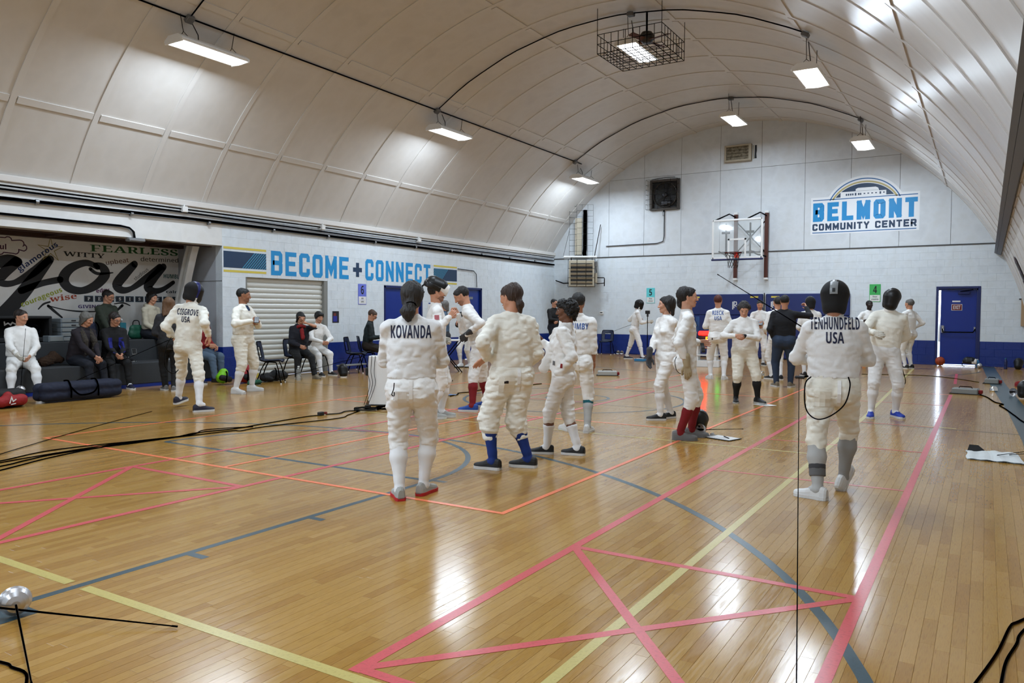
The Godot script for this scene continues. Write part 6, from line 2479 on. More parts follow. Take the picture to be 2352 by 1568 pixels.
func people_specs() -> Array:
	var a := []
	a.append({"label": "person from behind with long dark grey ponytail, white kit with navy back lettering, red-soled shoes", "pos": Vector3(-3.631, 0.000, -4.493), "face": -36.9, "H": 1.59, "skin": "fair", "top": "cloth_cool", "legs": "cloth_white", "shoes": ["shoe_lightgrey", "sole_red"], "fl": [-0.085, 0.069, -12.0], "fr": [0.085, -0.069, 28.0], "hl": Vector3(-0.060, 1.000, -0.300), "hr": Vector3(0.070, 1.020, -0.280), "el": Vector3(-1, -0.55, 0.5), "er": Vector3(1, -0.55, 0.5), "w": 1.14, "sh": 1.08, "head": [0, 8, 4], "style": "grey_pony", "hair": Color(0.15, 0.14, 0.135), "text": [["KOVANDA", 0.092, 0.295, -0.046]], "lety": 0.262, "strap": true, "patches": [["pocket", "cloth_white", -0.05, -0.045, 0.03, 0.036, "back"]], "cords": [["hanging_clip", "steel_dark", 0.004, [Vector3(-0.125, 0.93, 0.19), Vector3(-0.13, 0.88, 0.195), Vector3(-0.145, 0.84, 0.195), Vector3(-0.125, 0.83, 0.2), Vector3(-0.125, 0.86, 0.2)]]], "wr": 1.1})
	a.append({"label": "person with low brown ponytail in loose cotton whites, royal blue socks, black skate shoes", "pos": Vector3(-3.553, 0.000, -5.789), "face": -45.5, "H": 1.62, "skin": "fair", "top": "cloth_cotton", "legs": "cloth_cotton", "shoes": ["shoe_black", "sole_white"], "fl": [-0.166, 0.011, -52.0], "fr": [0.166, -0.011, -58.0], "hl": Vector3(-0.235, 1.029, -0.005), "hr": Vector3(0.200, 0.920, -0.220), "el": Vector3(-0.6, -0.4, 0.9), "dl": Vector3(-0.55, -0.5, -0.65), "pl": Vector3(0.3, -0.6, 0.7), "curl": [0.12, 0.4], "w": 1.0, "loose": 1.16, "baggy": 1.26, "long": 0.04, "socks": ["sock_blue", "sock_blue"], "socktop": 0.2, "head": [-34, 8, 0], "style": "pony", "hair": Color(0.2, 0.135, 0.1), "strap": true, "strapx": 0.02, "patches": [["pocket", "cloth_cotton", -0.045, -0.05, 0.042, 0.04, "back"], ["badge", "badge_dark", -0.05, -0.03, 0.012, 0.012, "back"]], "wr": 1.5, "hem": 0.04})
	a.append({"label": "smiling person with curly black hair, white jacket hanging open, bare shins above white socks", "pos": Vector3(-3.486, 0.000, -6.631), "face": -105.7, "H": 1.5, "skin": "brown", "top": "cloth_white", "legs": "cloth_white", "shoes": ["shoe_black", "sole_white"], "fl": [-0.011, -0.153, -8.0], "fr": [0.011, 0.153, 6.0], "hl": Vector3(-0.142, 0.903, -0.014), "hr": Vector3(0.020, 1.240, -0.240), "el": Vector3(-0.5, -0.4, 0.9), "gloves": ["glove_white", ""], "cuffs": [[0, 0.9, 1.06, 0.023, "black_cloth"]], "curl": [0.5, 0.4], "dl": Vector3(-0.1, -1, -0.15), "w": 0.98, "loose": 1.1, "socktop": 0.34, "flap": true, "lean": [-4, 0, 0], "head": [-14, 6, 0], "style": "curly", "hair": Color(0.03, 0.027, 0.028), "patches": [["badge", "badge_grey", 0.05, 0.08, 0.011, 0.014, "left"], ["badge", "badge_red2", -0.012, 0.07, 0.008, 0.014, "left"]], "wr": 1.2, "hem": 0.0})
	a.append({"label": "dark-haired person behind the curly-haired one, pale blue back lettering, one teal sock band", "pos": Vector3(-4.018, 0.000, -8.007), "face": -18.6, "H": 1.6, "skin": "tan", "top": "cloth_white", "legs": "cloth_white", "shoes": ["shoe_white", "sole_white"], "fl": [-0.122, -0.036, -35.0], "fr": [0.122, 0.036, 8.0], "hl": Vector3(-0.220, 0.900, -0.150), "hr": Vector3(0.185, 0.660, -0.080), "curl": [0.4, 0.5], "w": 0.98, "head": [-8, 0, 0], "style": "short", "hair": Color(0.055, 0.045, 0.04), "text": [["BRUMBY", 0.07, 0.26, -0.035]], "lety": 0.25, "ink": "ink_blue", "strap": true, "strapx": 0.01, "bands": [[1, 0.08, 0.3, 0.038, "sock_teal"]], "socks": ["cloth_sock", "sock_pale"], "patches": [["badge", "badge_dark", 0.0, -0.0, 0.008, 0.012, "back"]]})
	a.append({"label": "person with a black fencing mask tipped up on the head, one arm stretched forward", "pos": Vector3(-6.078, 0.000, -8.021), "face": 46.8, "H": 1.75, "skin": "fair", "top": "cloth_white", "legs": "cloth_white", "shoes": ["shoe_lightgrey", "sole_white"], "fl": [-0.072, -0.07, 4.0], "fr": [0.072, 0.07, 0.0], "hr": Vector3(0.259, 1.279, -0.137), "hl": Vector3(-0.087, 0.999, -0.102), "er": Vector3(0.5, -1, 0.3), "curl": [0.9, 0.9], "gloves": ["glove_white", ""], "w": 1.08, "head": [4, 4, 0], "mask": "up", "beard": 0.55, "hair": Color(0.1, 0.06, 0.04), "style": "short", "patches": [["badge", "badge_red", 0.01, 0.235, 0.017, 0.017, "right"]]})
	a.append({"label": "person leaning forward in dark red knee socks and blue trainers, one hand at mouth", "pos": Vector3(-6.118, 0.000, -9.114), "face": -113.9, "H": 1.78, "skin": "fair", "top": "cloth_white", "legs": "cloth_white", "shoes": ["shoe_blue", "sole_white"], "fl": [-0.287, -0.059, 4.0], "fr": [0.287, 0.059, -4.0], "hl": Vector3(-0.238, 1.021, -0.142), "hr": Vector3(-0.006, 1.286, -0.309), "el": Vector3(-0.4, 0.0, 1), "er": Vector3(0.3, -1, 0.2), "gloves": ["glove_grey", ""], "curl": [0.8, 1.1], "dr": Vector3(-0.1, 0.8, -0.6), "lean": [20, 0, 0], "head": [-6, 12, 0], "w": 1.02, "socks": ["sock_red", "sock_red"], "beard": 0.4, "style": "short", "hair": Color(0.085, 0.055, 0.04), "wr": 1.2, "patches": [["badge", "badge_dark", 0.0, -0.03, 0.01, 0.005, "left"]]})
	a.append({"label": "person with dark brown bun and red socks, tan glove on the near hand", "pos": Vector3(-2.802, 0.000, -8.228), "face": 65.2, "H": 1.66, "skin": "pale", "top": "cloth_white", "legs": "cloth_white", "shoes": ["shoe_grey", "shoe_grey"], "fl": [-0.115, -0.075, -2.0], "fr": [0.115, 0.075, 2.0], "hr": Vector3(0.225, 0.845, 0.014), "hl": Vector3(-0.209, 1.079, -0.167), "er": Vector3(0.4, -0.5, 0.8), "gloves": ["", "glove_tan"], "curl": [0.6, 0.35], "dr": Vector3(0.02, -1, -0.12), "w": 0.95, "hs": 0.98, "head": [2, -2, 0], "socks": ["sock_red", "sock_red"], "style": "bun", "hair": Color(0.07, 0.04, 0.032), "hem": 0.02, "cords": [["body_cord", "cord_blue", 0.004, [Vector3(0.15, 0.93, 0.12), Vector3(0.185, 0.88, 0.14), Vector3(0.195, 0.78, 0.12), Vector3(0.19, 0.74, 0.06), Vector3(0.16, 0.76, 0.02)]]], "shoesize": 1.02, "patches": [["badge", "badge_blue", -0.07, 0.245, 0.012, 0.05, "right"], ["badge", "badge_grey", 0.02, -0.055, 0.014, 0.006, "right"]]})
	a.append({"label": "person with brown bobbed hair looking left, dark grey glove, white socks, black shoes", "pos": Vector3(-3.526, 0.000, -9.581), "face": -142.2, "H": 1.59, "skin": "pale", "top": "cloth_white", "legs": "cloth_white", "shoes": ["shoe_black", "sole_white"], "fl": [-0.067, -0.12, 20.0], "fr": [0.067, 0.12, -10.0], "hr": Vector3(0.037, 0.854, -0.260), "hl": Vector3(0.200, 0.820, 0.020), "er": Vector3(0.6, -0.5, 0.6), "gloves": ["", "glove_grey"], "curl": [0.4, 0.3], "dr": Vector3(-0.05, -1, -0.1), "w": 1.06, "bust": 0.8, "head": [22, 0, 0], "style": "bob", "hair": Color(0.075, 0.05, 0.042), "hem": 0.03})
	a.append({"label": "person from behind in black mask with grey tongue, two navy lines on back, banded sock", "pos": Vector3(-0.985, 0.000, -6.281), "face": -12.9, "H": 1.6, "skin": "fair", "top": "cloth_cool", "legs": "cloth_cream", "shoes": ["shoe_white", "sole_white"], "fl": [-0.103, 0.202, -62.0], "fr": [0.103, -0.202, 30.0, 0.03, Vector3(0.50, 0, -1), 18.0], "hl": Vector3(-0.100, 1.060, -0.300), "hr": Vector3(0.100, 1.050, -0.300), "el": Vector3(-1, -0.7, 0.35), "er": Vector3(1, -0.7, 0.35), "gloves": ["glove_white", "glove_white"], "curl": [1.0, 1.0], "w": 1.17, "sh": 1.1, "head": [8, 6, 0], "mask": "on", "rear": true, "tongue": true, "band": 0.03, "text": [["TENHUNDFELD", 0.09, 0.345, 0.02], ["USA", 0.082, 0.125, -0.085]], "lety": 0.262, "strap": true, "strapx": 0.022, "socks": ["sock_pale", "sock_grey"], "bands": [[0, 0.36, 0.74, 0.037, "sock_mid"], [0, 0.5, 0.6, 0.038, "sock_dark"], [1, 0.03, 0.1, 0.037, "sock_grey"]], "patches": [["pocket", "cloth_cream", -0.05, -0.05, 0.036, 0.036, "back"]], "cords": [["body_cord", "cord_blue", 0.005, [Vector3(-0.17, 0.96, 0.10), Vector3(-0.215, 0.9, 0.14), Vector3(-0.21, 0.72, 0.2), Vector3(-0.14, 0.64, 0.225), Vector3(-0.04, 0.66, 0.225), Vector3(0.07, 0.76, 0.225), Vector3(0.11, 0.9, 0.2), Vector3(0.10, 0.97, 0.16)]]], "wr": 1.1})
	a.append({"label": "person facing us in a round black mask, gloved arm stretched out, bright blue shoes", "pos": Vector3(-1.149, 0.000, -11.373), "face": 166.2, "H": 1.69, "skin": "fair", "top": "cloth_cotton", "legs": "cloth_cool", "shoes": ["shoe_royal", "sole_white"], "fl": [-0.156, 0.056, -22.0], "fr": [0.156, -0.056, 10.0], "hr": Vector3(0.172, 1.139, -0.403), "hl": Vector3(-0.080, 0.950, 0.200), "er": Vector3(0.8, -0.6, 0), "el": Vector3(-1, -0.3, 0.3), "gloves": ["", "glove_white"], "curl": [0.5, 0.5], "w": 1.1, "lean": [0, -5, 0], "head": [0, 10, -6], "mask": "on", "bib": true, "rear": true, "band": 0.02, "hem": 0.02, "patches": [["badge", "badge_red2", 0.075, 0.035, 0.008, 0.007, "front"]], "cords": [["body_cord", "cord_white", 0.006, [Vector3(-0.19, 0.93, 0.05), Vector3(-0.22, 0.7, 0.06), Vector3(-0.27, 0.5, 0.05), Vector3(-0.24, 0.43, 0.05), Vector3(-0.19, 0.48, 0.05)]]]})
	a.append({"label": "person in a blue-banded mask stepping right, creased breeches, two navy lines on the jacket", "pos": Vector3(-9.510, 0.000, -6.834), "face": -30.3, "H": 1.76, "skin": "fair", "top": "cloth_cotton", "legs": "cloth_cream", "shoes": ["shoe_navy", "sole_white"], "fl": [-0.271, -0.277, 10.0, 0.05, Vector3(0.17, 0, -1), 25.0], "fr": [0.271, 0.277, 52.0], "hr": Vector3(0.282, 1.004, 0.001), "hl": Vector3(-0.250, 0.980, -0.120), "er": Vector3(0.4, -0.5, 0.8), "dr": Vector3(0.1, -1, -0.25), "curl": [0.5, 0.6], "w": 0.98, "loose": 1.08, "lean": [2, 4, 0], "head": [34, 12, 0], "mask": "on", "rear": true, "bandmat": "mask_blue", "band": 0.07, "text": [["COSGROVE", 0.085, 0.3, 0.015], ["USA", 0.08, 0.12, -0.085]], "lety": 0.225, "wr": 1.6, "hem": 0.03, "cords": [["body_cord", "cord_white", 0.006, [Vector3(-0.16, 0.98, 0.14), Vector3(-0.2, 0.85, 0.2), Vector3(-0.22, 0.6, 0.2), Vector3(-0.12, 0.5, 0.2), Vector3(-0.06, 0.55, 0.16)]]]})
	a.append({"label": "person with short black hair standing by the shutter, collar open over a blue shirt", "pos": Vector3(-10.730, 0.000, -8.777), "face": 71.3, "H": 1.76, "skin": "tan", "top": "cloth_cotton", "legs": "cloth_cream", "shoes": ["shoe_white", "sole_white"], "fl": [-0.225, -0.012, -28.0], "fr": [0.225, 0.012, 10.0], "hr": Vector3(0.177, 1.168, -0.263), "hl": Vector3(-0.031, 1.187, -0.231), "er": Vector3(1, -0.8, 0.2), "el": Vector3(-1, -0.8, 0.2), "curl": [0.7, 0.7], "w": 1.12, "belly": 1.06, "loose": 1.06, "head": [-22, 4, 0], "beard": 0.3, "style": "crop", "hair": Color(0.03, 0.027, 0.027), "wr": 1.3, "baggy": 1.1, "patches": [["shirt_front", "blue_shirt", 0.0, 0.3, 0.02, 0.026, "front"]], "bands": [[0, 0.86, 0.9, 0.025, "sock_black"], [1, 0.86, 0.9, 0.025, "sock_black"]]})
	a.append({"label": "person with copper red hair from behind beside the lit scoring box, pale blue lettering", "pos": Vector3(-4.769, 0.000, -15.974), "face": -18.6, "H": 1.75, "skin": "fair", "top": "cloth_white", "legs": "cloth_white", "shoes": ["shoe_white", "sole_white"], "fl": [-0.13, -0.072, -20.0], "fr": [0.13, 0.072, 18.0], "hl": Vector3(-0.160, 1.050, -0.250), "hr": Vector3(0.160, 1.050, -0.250), "w": 1.04, "head": [12, 4, 0], "style": "short", "hair": Color(0.3, 0.1, 0.04), "text": [["RIECK", 0.088, 0.23, 0.015], ["USA", 0.08, 0.15, -0.095]], "lety": 0.245, "ink": "ink_blue", "strap": false, "bands": [], "patches": [["badge", "badge_dark", -0.065, -0.03, 0.006, 0.012, "back"]]})
	a.append({"label": "person with frizzy grey-brown hair looking down at the hands, black knee socks", "pos": Vector3(-3.125, 0.000, -12.028), "face": 157.4, "H": 1.56, "skin": "pale", "top": "cloth_white", "legs": "cloth_cream", "shoes": ["shoe_black", "shoe_lightgrey"], "fl": [-0.159, -0.027, -30.0], "fr": [0.159, 0.027, 6.0], "hr": Vector3(0.234, 1.136, -0.319), "hl": Vector3(0.082, 1.130, -0.319), "er": Vector3(1, -0.7, 0.2), "el": Vector3(-1, -0.7, 0.2), "dr": Vector3(-0.8, -0.1, -0.6), "dl": Vector3(0.9, -0.1, -0.4), "curl": [0.9, 0.7], "w": 1.16, "bust": 0.95, "lean": [6, 2, 0], "hip": Vector3(0.05, 0, 0), "cuffs": [[0, 0.93, 1.1, 0.022, "black_cloth"]], "head": [4, 26, 0], "socks": ["sock_black", "sock_black"], "style": "frizz", "hair": Color(0.16, 0.14, 0.13), "shoe2": "shoe_black", "hem": 0.035, "baggy": 1.06, "patches": []})
	a.append({"label": "person from behind in a navy blazer and blue jeans, short dark hair", "pos": Vector3(-3.228, 0.000, -15.028), "face": -6.1, "H": 1.72, "skin": "fair", "top": "navy_cloth", "legs": "jeans", "shoes": ["shoe_tan", "sole_white"], "fl": [-0.123, 0.017, -30.0], "fr": [0.123, -0.017, 12.0], "hl": Vector3(-0.172, 0.858, -0.032), "hr": Vector3(0.350, 1.479, -0.335), "er": Vector3(1, -0.6, 0.2), "curl": [0.7, 0.7], "civ": true, "topname": "blazer", "w": 1.2, "sh": 1.12, "hem": -0.06, "head": [-4, 2, 0], "style": "crop", "hair": Color(0.055, 0.05, 0.048), "collar": false, "wr": 0.6})
	a.append({"label": "person in white mostly hidden behind the navy blazer, legs showing", "pos": Vector3(-3.716, 0.000, -16.633), "face": -37.6, "H": 1.72, "skin": "fair", "top": "cloth_white", "legs": "cloth_white", "shoes": ["shoe_black", "sole_white"], "fl": [-0.069, -0.056, -30.0], "fr": [0.069, 0.056, 10.0], "hl": Vector3(-0.150, 1.000, -0.250), "hr": Vector3(0.150, 1.000, -0.250), "style": "short", "hair": Color(0.1, 0.07, 0.05), "w": 0.95})
	a.append({"label": "person in a black mask almost hidden behind the raised arm of the navy blazer", "pos": Vector3(-3.300, 0.000, -17.900), "face": -22.4, "H": 1.72, "skin": "fair", "top": "cloth_white", "legs": "cloth_white", "shoes": ["shoe_black", "sole_white"], "hl": Vector3(-0.150, 1.000, -0.250), "hr": Vector3(0.150, 1.000, -0.250), "mask": "on", "rear": true, "w": 1.0})
	a.append({"label": "person with short black hair before the blue mats, reading a dark notebook", "pos": Vector3(-5.120, 0.000, -20.900), "face": 158.2, "H": 1.72, "skin": "fair", "top": "cloth_white", "legs": "cloth_white", "shoes": ["shoe_black", "sole_white"], "hr": Vector3(0.100, 1.050, -0.280), "hl": Vector3(-0.060, 1.120, -0.300), "er": Vector3(1, -0.8, 0.2), "el": Vector3(-1, -0.8, 0.2), "curl": [0.6, 0.6], "head": [6, 14, 0], "style": "crop", "hair": Color(0.03, 0.028, 0.028), "beard": 0.2, "w": 0.98})
	a.append({"label": "small far person in a black mask lunging right beside the number 5 sign", "pos": Vector3(-8.861, 0.000, -21.369), "face": 59.5, "H": 1.75, "skin": "fair", "top": "cloth_white", "legs": "cloth_white", "shoes": ["shoe_navy", "sole_white"], "fl": [-0.299, 0.202, 10.0], "fr": [0.299, -0.202, 0.0], "hr": Vector3(0.155, 1.099, -0.403), "hl": Vector3(-0.178, 1.157, -0.129), "er": Vector3(0.3, -1, 0.2), "el": Vector3(-0.3, -1, 0.4), "gloves": ["", "glove_white"], "curl": [0.6, 0.9], "mask": "on", "rear": true, "lean": [8, 0, 0], "hip": Vector3(0, 0, 0.0), "w": 0.98, "head": [0, 6, 0], "socktop": 0.3})
	a.append({"label": "person with bright orange shoes and black socks standing under the number 4 sign", "pos": Vector3(-2.720, 0.000, -23.000), "face": 159.3, "H": 1.74, "skin": "dark", "top": "cloth_white", "legs": "cloth_white", "shoes": ["shoe_orange", "sole_orange"], "hr": Vector3(0.220, 1.160, -0.300), "hl": Vector3(-0.020, 1.000, -0.280), "fl": [-0.1, 0.0, -14], "fr": [0.1, 0.0, 14], "er": Vector3(1, -0.8, 0.3), "el": Vector3(-1, -0.8, 0.2), "curl": [0.5, 0.5], "head": [-6, -4, 0], "style": "crop", "hair": Color(0.015, 0.014, 0.014), "socks": ["sock_black", "sock_black"], "socktop": 0.02, "w": 1.03})
	a.append({"label": "person with grey hair and teal headband, partly hidden behind the outstretched masked one", "pos": Vector3(-1.660, 0.000, -21.900), "face": -54.3, "H": 1.75, "skin": "fair", "top": "cloth_white", "legs": "cloth_white", "shoes": ["shoe_black", "sole_white"], "hl": Vector3(-0.150, 1.000, -0.250), "hr": Vector3(0.280, 1.000, -0.100), "style": "short", "hair": Color(0.35, 0.34, 0.33), "w": 1.05})
	a.append({"label": "person in black jacket and dark jeans in the far left corner, arms folded", "pos": Vector3(-11.750, 0.000, -21.700), "face": 121.6, "H": 1.8, "skin": "fair", "top": "black_cloth", "legs": "jeans_dark", "shoes": ["shoe_black", "sole_white"], "hr": Vector3(-0.020, 1.080, -0.260), "hl": Vector3(0.020, 1.030, -0.260), "fl": [-0.1, -0.1, -10], "fr": [0.1, -0.12, 10], "er": Vector3(1, -0.8, 0.1), "el": Vector3(-1, -0.8, 0.1), "curl": [0.6, 0.6], "civ": true, "topname": "coat", "hem": -0.03, "style": "short", "hair": Color(0.04, 0.035, 0.03), "head": [-20, 4, 0], "w": 1.1})
	a.append({"label": "person with grey bobbed hair and glasses in a denim shirt between two arguing fencers", "pos": Vector3(-10.860, 0.000, -14.660), "face": -122.5, "H": 1.64, "skin": "fair", "top": "denim_shirt", "legs": "grey_cloth", "shoes": ["shoe_grey", "sole_white"], "hl": Vector3(-0.120, 1.000, -0.280), "hr": Vector3(0.120, 1.000, -0.280), "fl": [-0.08, -0.05, 0], "fr": [0.08, 0.05, 0], "civ": true, "topname": "shirt", "hem": -0.04, "style": "bob", "hair": Color(0.38, 0.37, 0.36), "glasses": true, "head": [0, 8, 0], "w": 1.05})
	a.append({"label": "person with dark hair in a black vest over whites, behind the leaning man", "pos": Vector3(-11.100, 0.000, -15.900), "face": -184.9, "H": 1.67, "skin": "fair", "top": "black_cloth", "legs": "cloth_white", "shoes": ["shoe_white", "sole_black"], "hl": Vector3(-0.120, 1.000, -0.280), "hr": Vector3(0.120, 1.120, -0.280), "fl": [-0.08, 0.05, 10], "fr": [0.1, -0.1, 20], "style": "bob", "hair": Color(0.04, 0.028, 0.026), "w": 0.95, "head": [10, 10, 0]})
	a.append({"label": "person from behind with long blonde hair, grey jacket and black trousers", "pos": Vector3(-12.007, 0.000, -8.262), "face": -61.5, "H": 1.6, "skin": "fair", "top": "grey_cloth", "legs": "black_cloth", "shoes": ["shoe_grey", "sole_white"], "fl": [-0.057, -0.113, -10.0], "fr": [0.057, 0.113, 20.0], "hl": Vector3(-0.160, 1.000, -0.250), "hr": Vector3(0.160, 1.000, -0.250), "civ": true, "topname": "coat", "hem": -0.07, "style": "long", "hair": Color(0.36, 0.25, 0.15), "head": [6, 4, 0], "w": 1.12, "cuff": 1.1})
	a.append({"label": "person in white sitting on the lower bleacher, an epee upright between the knees", "pos": Vector3(-13.280, 0.000, -6.480), "face": 113.0, "H": 1.68, "skin": "fair", "top": "cloth_white", "legs": "cloth_white", "shoes": ["shoe_white", "sole_white"], "hl": Vector3(-0.100, 0.660, -0.360), "hr": Vector3(0.070, 0.680, -0.400), "fl": [-0.2, -0.5, -10], "fr": [0.17, -0.48, 8], "sit": 0.566, "gloves": ["", "glove_white"], "curl": [0.7, 0.9], "w": 1.16, "belly": 1.14, "head": [-44, 6, 0], "style": "short", "hair": Color(0.12, 0.075, 0.05), "lean": [2, 0, 0], "el": Vector3(-1, -0.5, 0.3), "er": Vector3(1, -0.5, 0.3)})
	a.append({"label": "person with short grey hair, plum cardigan and patterned scarf on the lower bleacher", "pos": Vector3(-13.300, 0.000, -7.420), "face": 80.0, "H": 1.66, "skin": "fair", "top": "plum_cloth", "legs": "jeans_dark", "shoes": ["shoe_black", "sole_black"], "hl": Vector3(-0.040, 0.600, -0.440), "hr": Vector3(0.060, 0.620, -0.460), "fl": [-0.14, -0.46, -5], "fr": [0.14, -0.42, 5], "sit": 0.565, "civ": true, "topname": "cardigan", "w": 1.22, "belly": 1.1, "head": [-16, 4, 0], "style": "bob", "hair": Color(0.36, 0.35, 0.33), "lean": [16, 0, 0], "curl": [0.6, 0.6], "hem": -0.02})
	a.append({"label": "person with glasses in a black jacket with royal blue chest panels", "pos": Vector3(-13.300, 0.000, -8.020), "face": 106.0, "H": 1.64, "skin": "fair", "top": "black_cloth", "legs": "black_cloth", "shoes": ["shoe_navy", "sole_white"], "hl": Vector3(-0.050, 0.640, -0.420), "hr": Vector3(0.050, 0.640, -0.440), "fl": [-0.16, -0.42, -4], "fr": [0.12, -0.5, 8], "sit": 0.563, "civ": true, "topname": "jacket", "ankle": true, "w": 1.12, "head": [-26, 6, 0], "style": "pony", "hair": Color(0.13, 0.095, 0.075), "glasses": true, "lean": [14, 0, 0], "curl": [0.7, 0.7], "hem": -0.02, "patches": [["chest_panel", "royal_cloth", -0.055, 0.17, 0.022, 0.06, "front"], ["chest_panel", "royal_cloth", 0.055, 0.17, 0.022, 0.06, "front"]]})
	a.append({"label": "person in olive bomber jacket and glasses on the upper bleacher", "pos": Vector3(-14.000, 0.000, -8.280), "face": 82.0, "H": 1.66, "skin": "fair", "top": "olive_cloth", "legs": "black_cloth", "shoes": ["shoe_black", "sole_white"], "hl": Vector3(-0.080, 0.920, -0.340), "hr": Vector3(0.100, 0.950, -0.360), "fl": [-0.14, -0.44, -4, 0.42], "fr": [0.14, -0.46, 4, 0.42], "sit": 0.954, "civ": true, "topname": "bomber_jacket", "ankle": true, "w": 1.14, "head": [-16, 6, 0], "style": "short", "hair": Color(0.1, 0.07, 0.05), "glasses": true, "lean": [10, 0, 0], "curl": [0.6, 0.6], "hem": -0.02})
	a.append({"label": "person with dark bobbed hair in a cream hoodie on the upper bleacher", "pos": Vector3(-14.000, 0.000, -9.200), "face": 76.0, "H": 1.62, "skin": "fair", "top": "hoodie_cream", "legs": "jeans_dark", "shoes": ["shoe_grey", "sole_white"], "hl": Vector3(-0.060, 1.050, -0.300), "hr": Vector3(0.100, 1.050, -0.300), "fl": [-0.12, -0.42, -4, 0.42], "fr": [0.12, -0.44, 4, 0.42], "sit": 0.952, "civ": true, "topname": "hoodie", "w": 1.06, "head": [0, 4, 0], "style": "bob", "hair": Color(0.06, 0.04, 0.033), "hood": true, "collar": false, "lean": [6, 0, 0], "curl": [0.6, 0.6], "hem": -0.02})
	a.append({"label": "sitter in red jacket and pale jeans, mostly hidden behind the stepping fencer", "pos": Vector3(-13.220, 0.000, -9.720), "face": 74.0, "H": 1.74, "skin": "fair", "top": "red_cloth", "legs": "jeans_pale", "shoes": ["shoe_brown", "shoe_brown"], "hl": Vector3(-0.050, 0.660, -0.360), "hr": Vector3(0.120, 0.700, -0.340), "fl": [-0.12, -0.46, -4], "fr": [0.14, -0.5, 6], "sit": 0.571, "civ": true, "topname": "coat", "w": 1.08, "head": [0, 6, 0], "style": "short", "hair": Color(0.1, 0.07, 0.05), "lean": [10, 0, 0], "curl": [0.6, 0.6], "hem": -0.02})
	a.append({"label": "sitter in navy puffer coat and red scarf rubbing one eye before the shutter", "pos": Vector3(-12.250, 0.000, -11.420), "face": 112.0, "H": 1.64, "skin": "fair", "top": "puffer_navy", "legs": "black_cloth", "shoes": ["shoe_tan", "shoe_tan"], "hl": Vector3(-0.020, 1.200, -0.260), "hr": Vector3(0.100, 0.700, -0.360), "fl": [-0.16, -0.52, -8], "fr": [0.18, -0.44, 10], "sit": 0.573, "civ": true, "topname": "puffer_coat", "w": 1.12, "loose": 1.12, "head": [-6, 6, 0], "style": "bob", "hair": Color(0.025, 0.022, 0.024), "glasses": true, "lean": [12, 0, 0], "curl": [0.5, 0.6], "hem": -0.05, "wr": 1.3, "el": Vector3(-1, -0.5, -0.2), "dl": Vector3(0.35, 0.9, 0.2)})
	a.append({"label": "sitter in white with chin-length black hair beside the puffer coat, hands clasped", "pos": Vector3(-12.500, 0.000, -12.150), "face": 104.0, "H": 1.66, "skin": "fair", "top": "cloth_white", "legs": "cloth_white", "shoes": ["shoe_black", "sole_white"], "hl": Vector3(-0.060, 0.740, -0.380), "hr": Vector3(0.050, 0.740, -0.400), "fl": [-0.12, -0.44, -6], "fr": [0.16, -0.5, 12], "sit": 0.575, "w": 0.94, "head": [0, 2, 0], "style": "shag", "hair": Color(0.03, 0.024, 0.024), "beard": 0.2, "lean": [12, 0, 0], "curl": [0.8, 0.8], "el": Vector3(-1, -0.5, 0.2), "er": Vector3(1, -0.5, 0.2)})
	a.append({"label": "sitter with sandy hair and glasses in a dark plaid shirt, looking down", "pos": Vector3(-12.450, 0.000, -13.750), "face": 56.0, "H": 1.74, "skin": "fair", "top": "plaid_cloth", "legs": "brown_cloth", "shoes": ["shoe_black", "shoe_black"], "hl": Vector3(-0.050, 0.760, -0.340), "hr": Vector3(0.070, 0.780, -0.340), "fl": [-0.12, -0.42, -4], "fr": [0.12, -0.48, 4], "sit": 0.581, "civ": true, "topname": "shirt", "w": 1.0, "head": [4, 24, 0], "style": "short", "hair": Color(0.26, 0.17, 0.1), "glasses": true, "lean": [8, 0, 0], "curl": [0.7, 0.7], "hem": -0.02})
	return a


# ------------------------------------------------------------------ props
func soft(called: String, f: Field, cell: float, mt: String, parent: Node3D, label := "") -> MeshInstance3D:
	f.build(cell)
	var a := arrays()
	f.net(a)
	return part(called, array_mesh(a), M[mt], parent, label)


func wob(f: Field, amp: float, sc: float, seed_ := 3) -> Field:
	f.noise = FastNoiseLite.new()
	f.noise.seed = seed_
	f.noise.frequency = 1.0
	f.amp = amp
	f.nsc = Vector3(sc, sc, sc)
	return f


func curve(p: Array) -> Array:
	var c := Curve3D.new()
	for i in p.size():
		var t: Vector3 = (p[mini(i + 1, p.size() - 1)] - p[maxi(i - 1, 0)]) * 0.17
		c.add_point(p[i], -t, t)
	c.bake_interval = 0.04
	return Array(c.get_baked_points())


func cord(called: String, label: String, mt: String, r: float, pts: Array, group := "") -> void:
	tag(part(called, MB.new().tube(curve(pts), r, 6), M[mt]), label, "cable" if called.contains("cable") else "cord", group)


# flat floor positions: x and distance down the hall
func fl(x: float, d: float, y := 0.006) -> Vector3:
	return Vector3(x, y, -d)


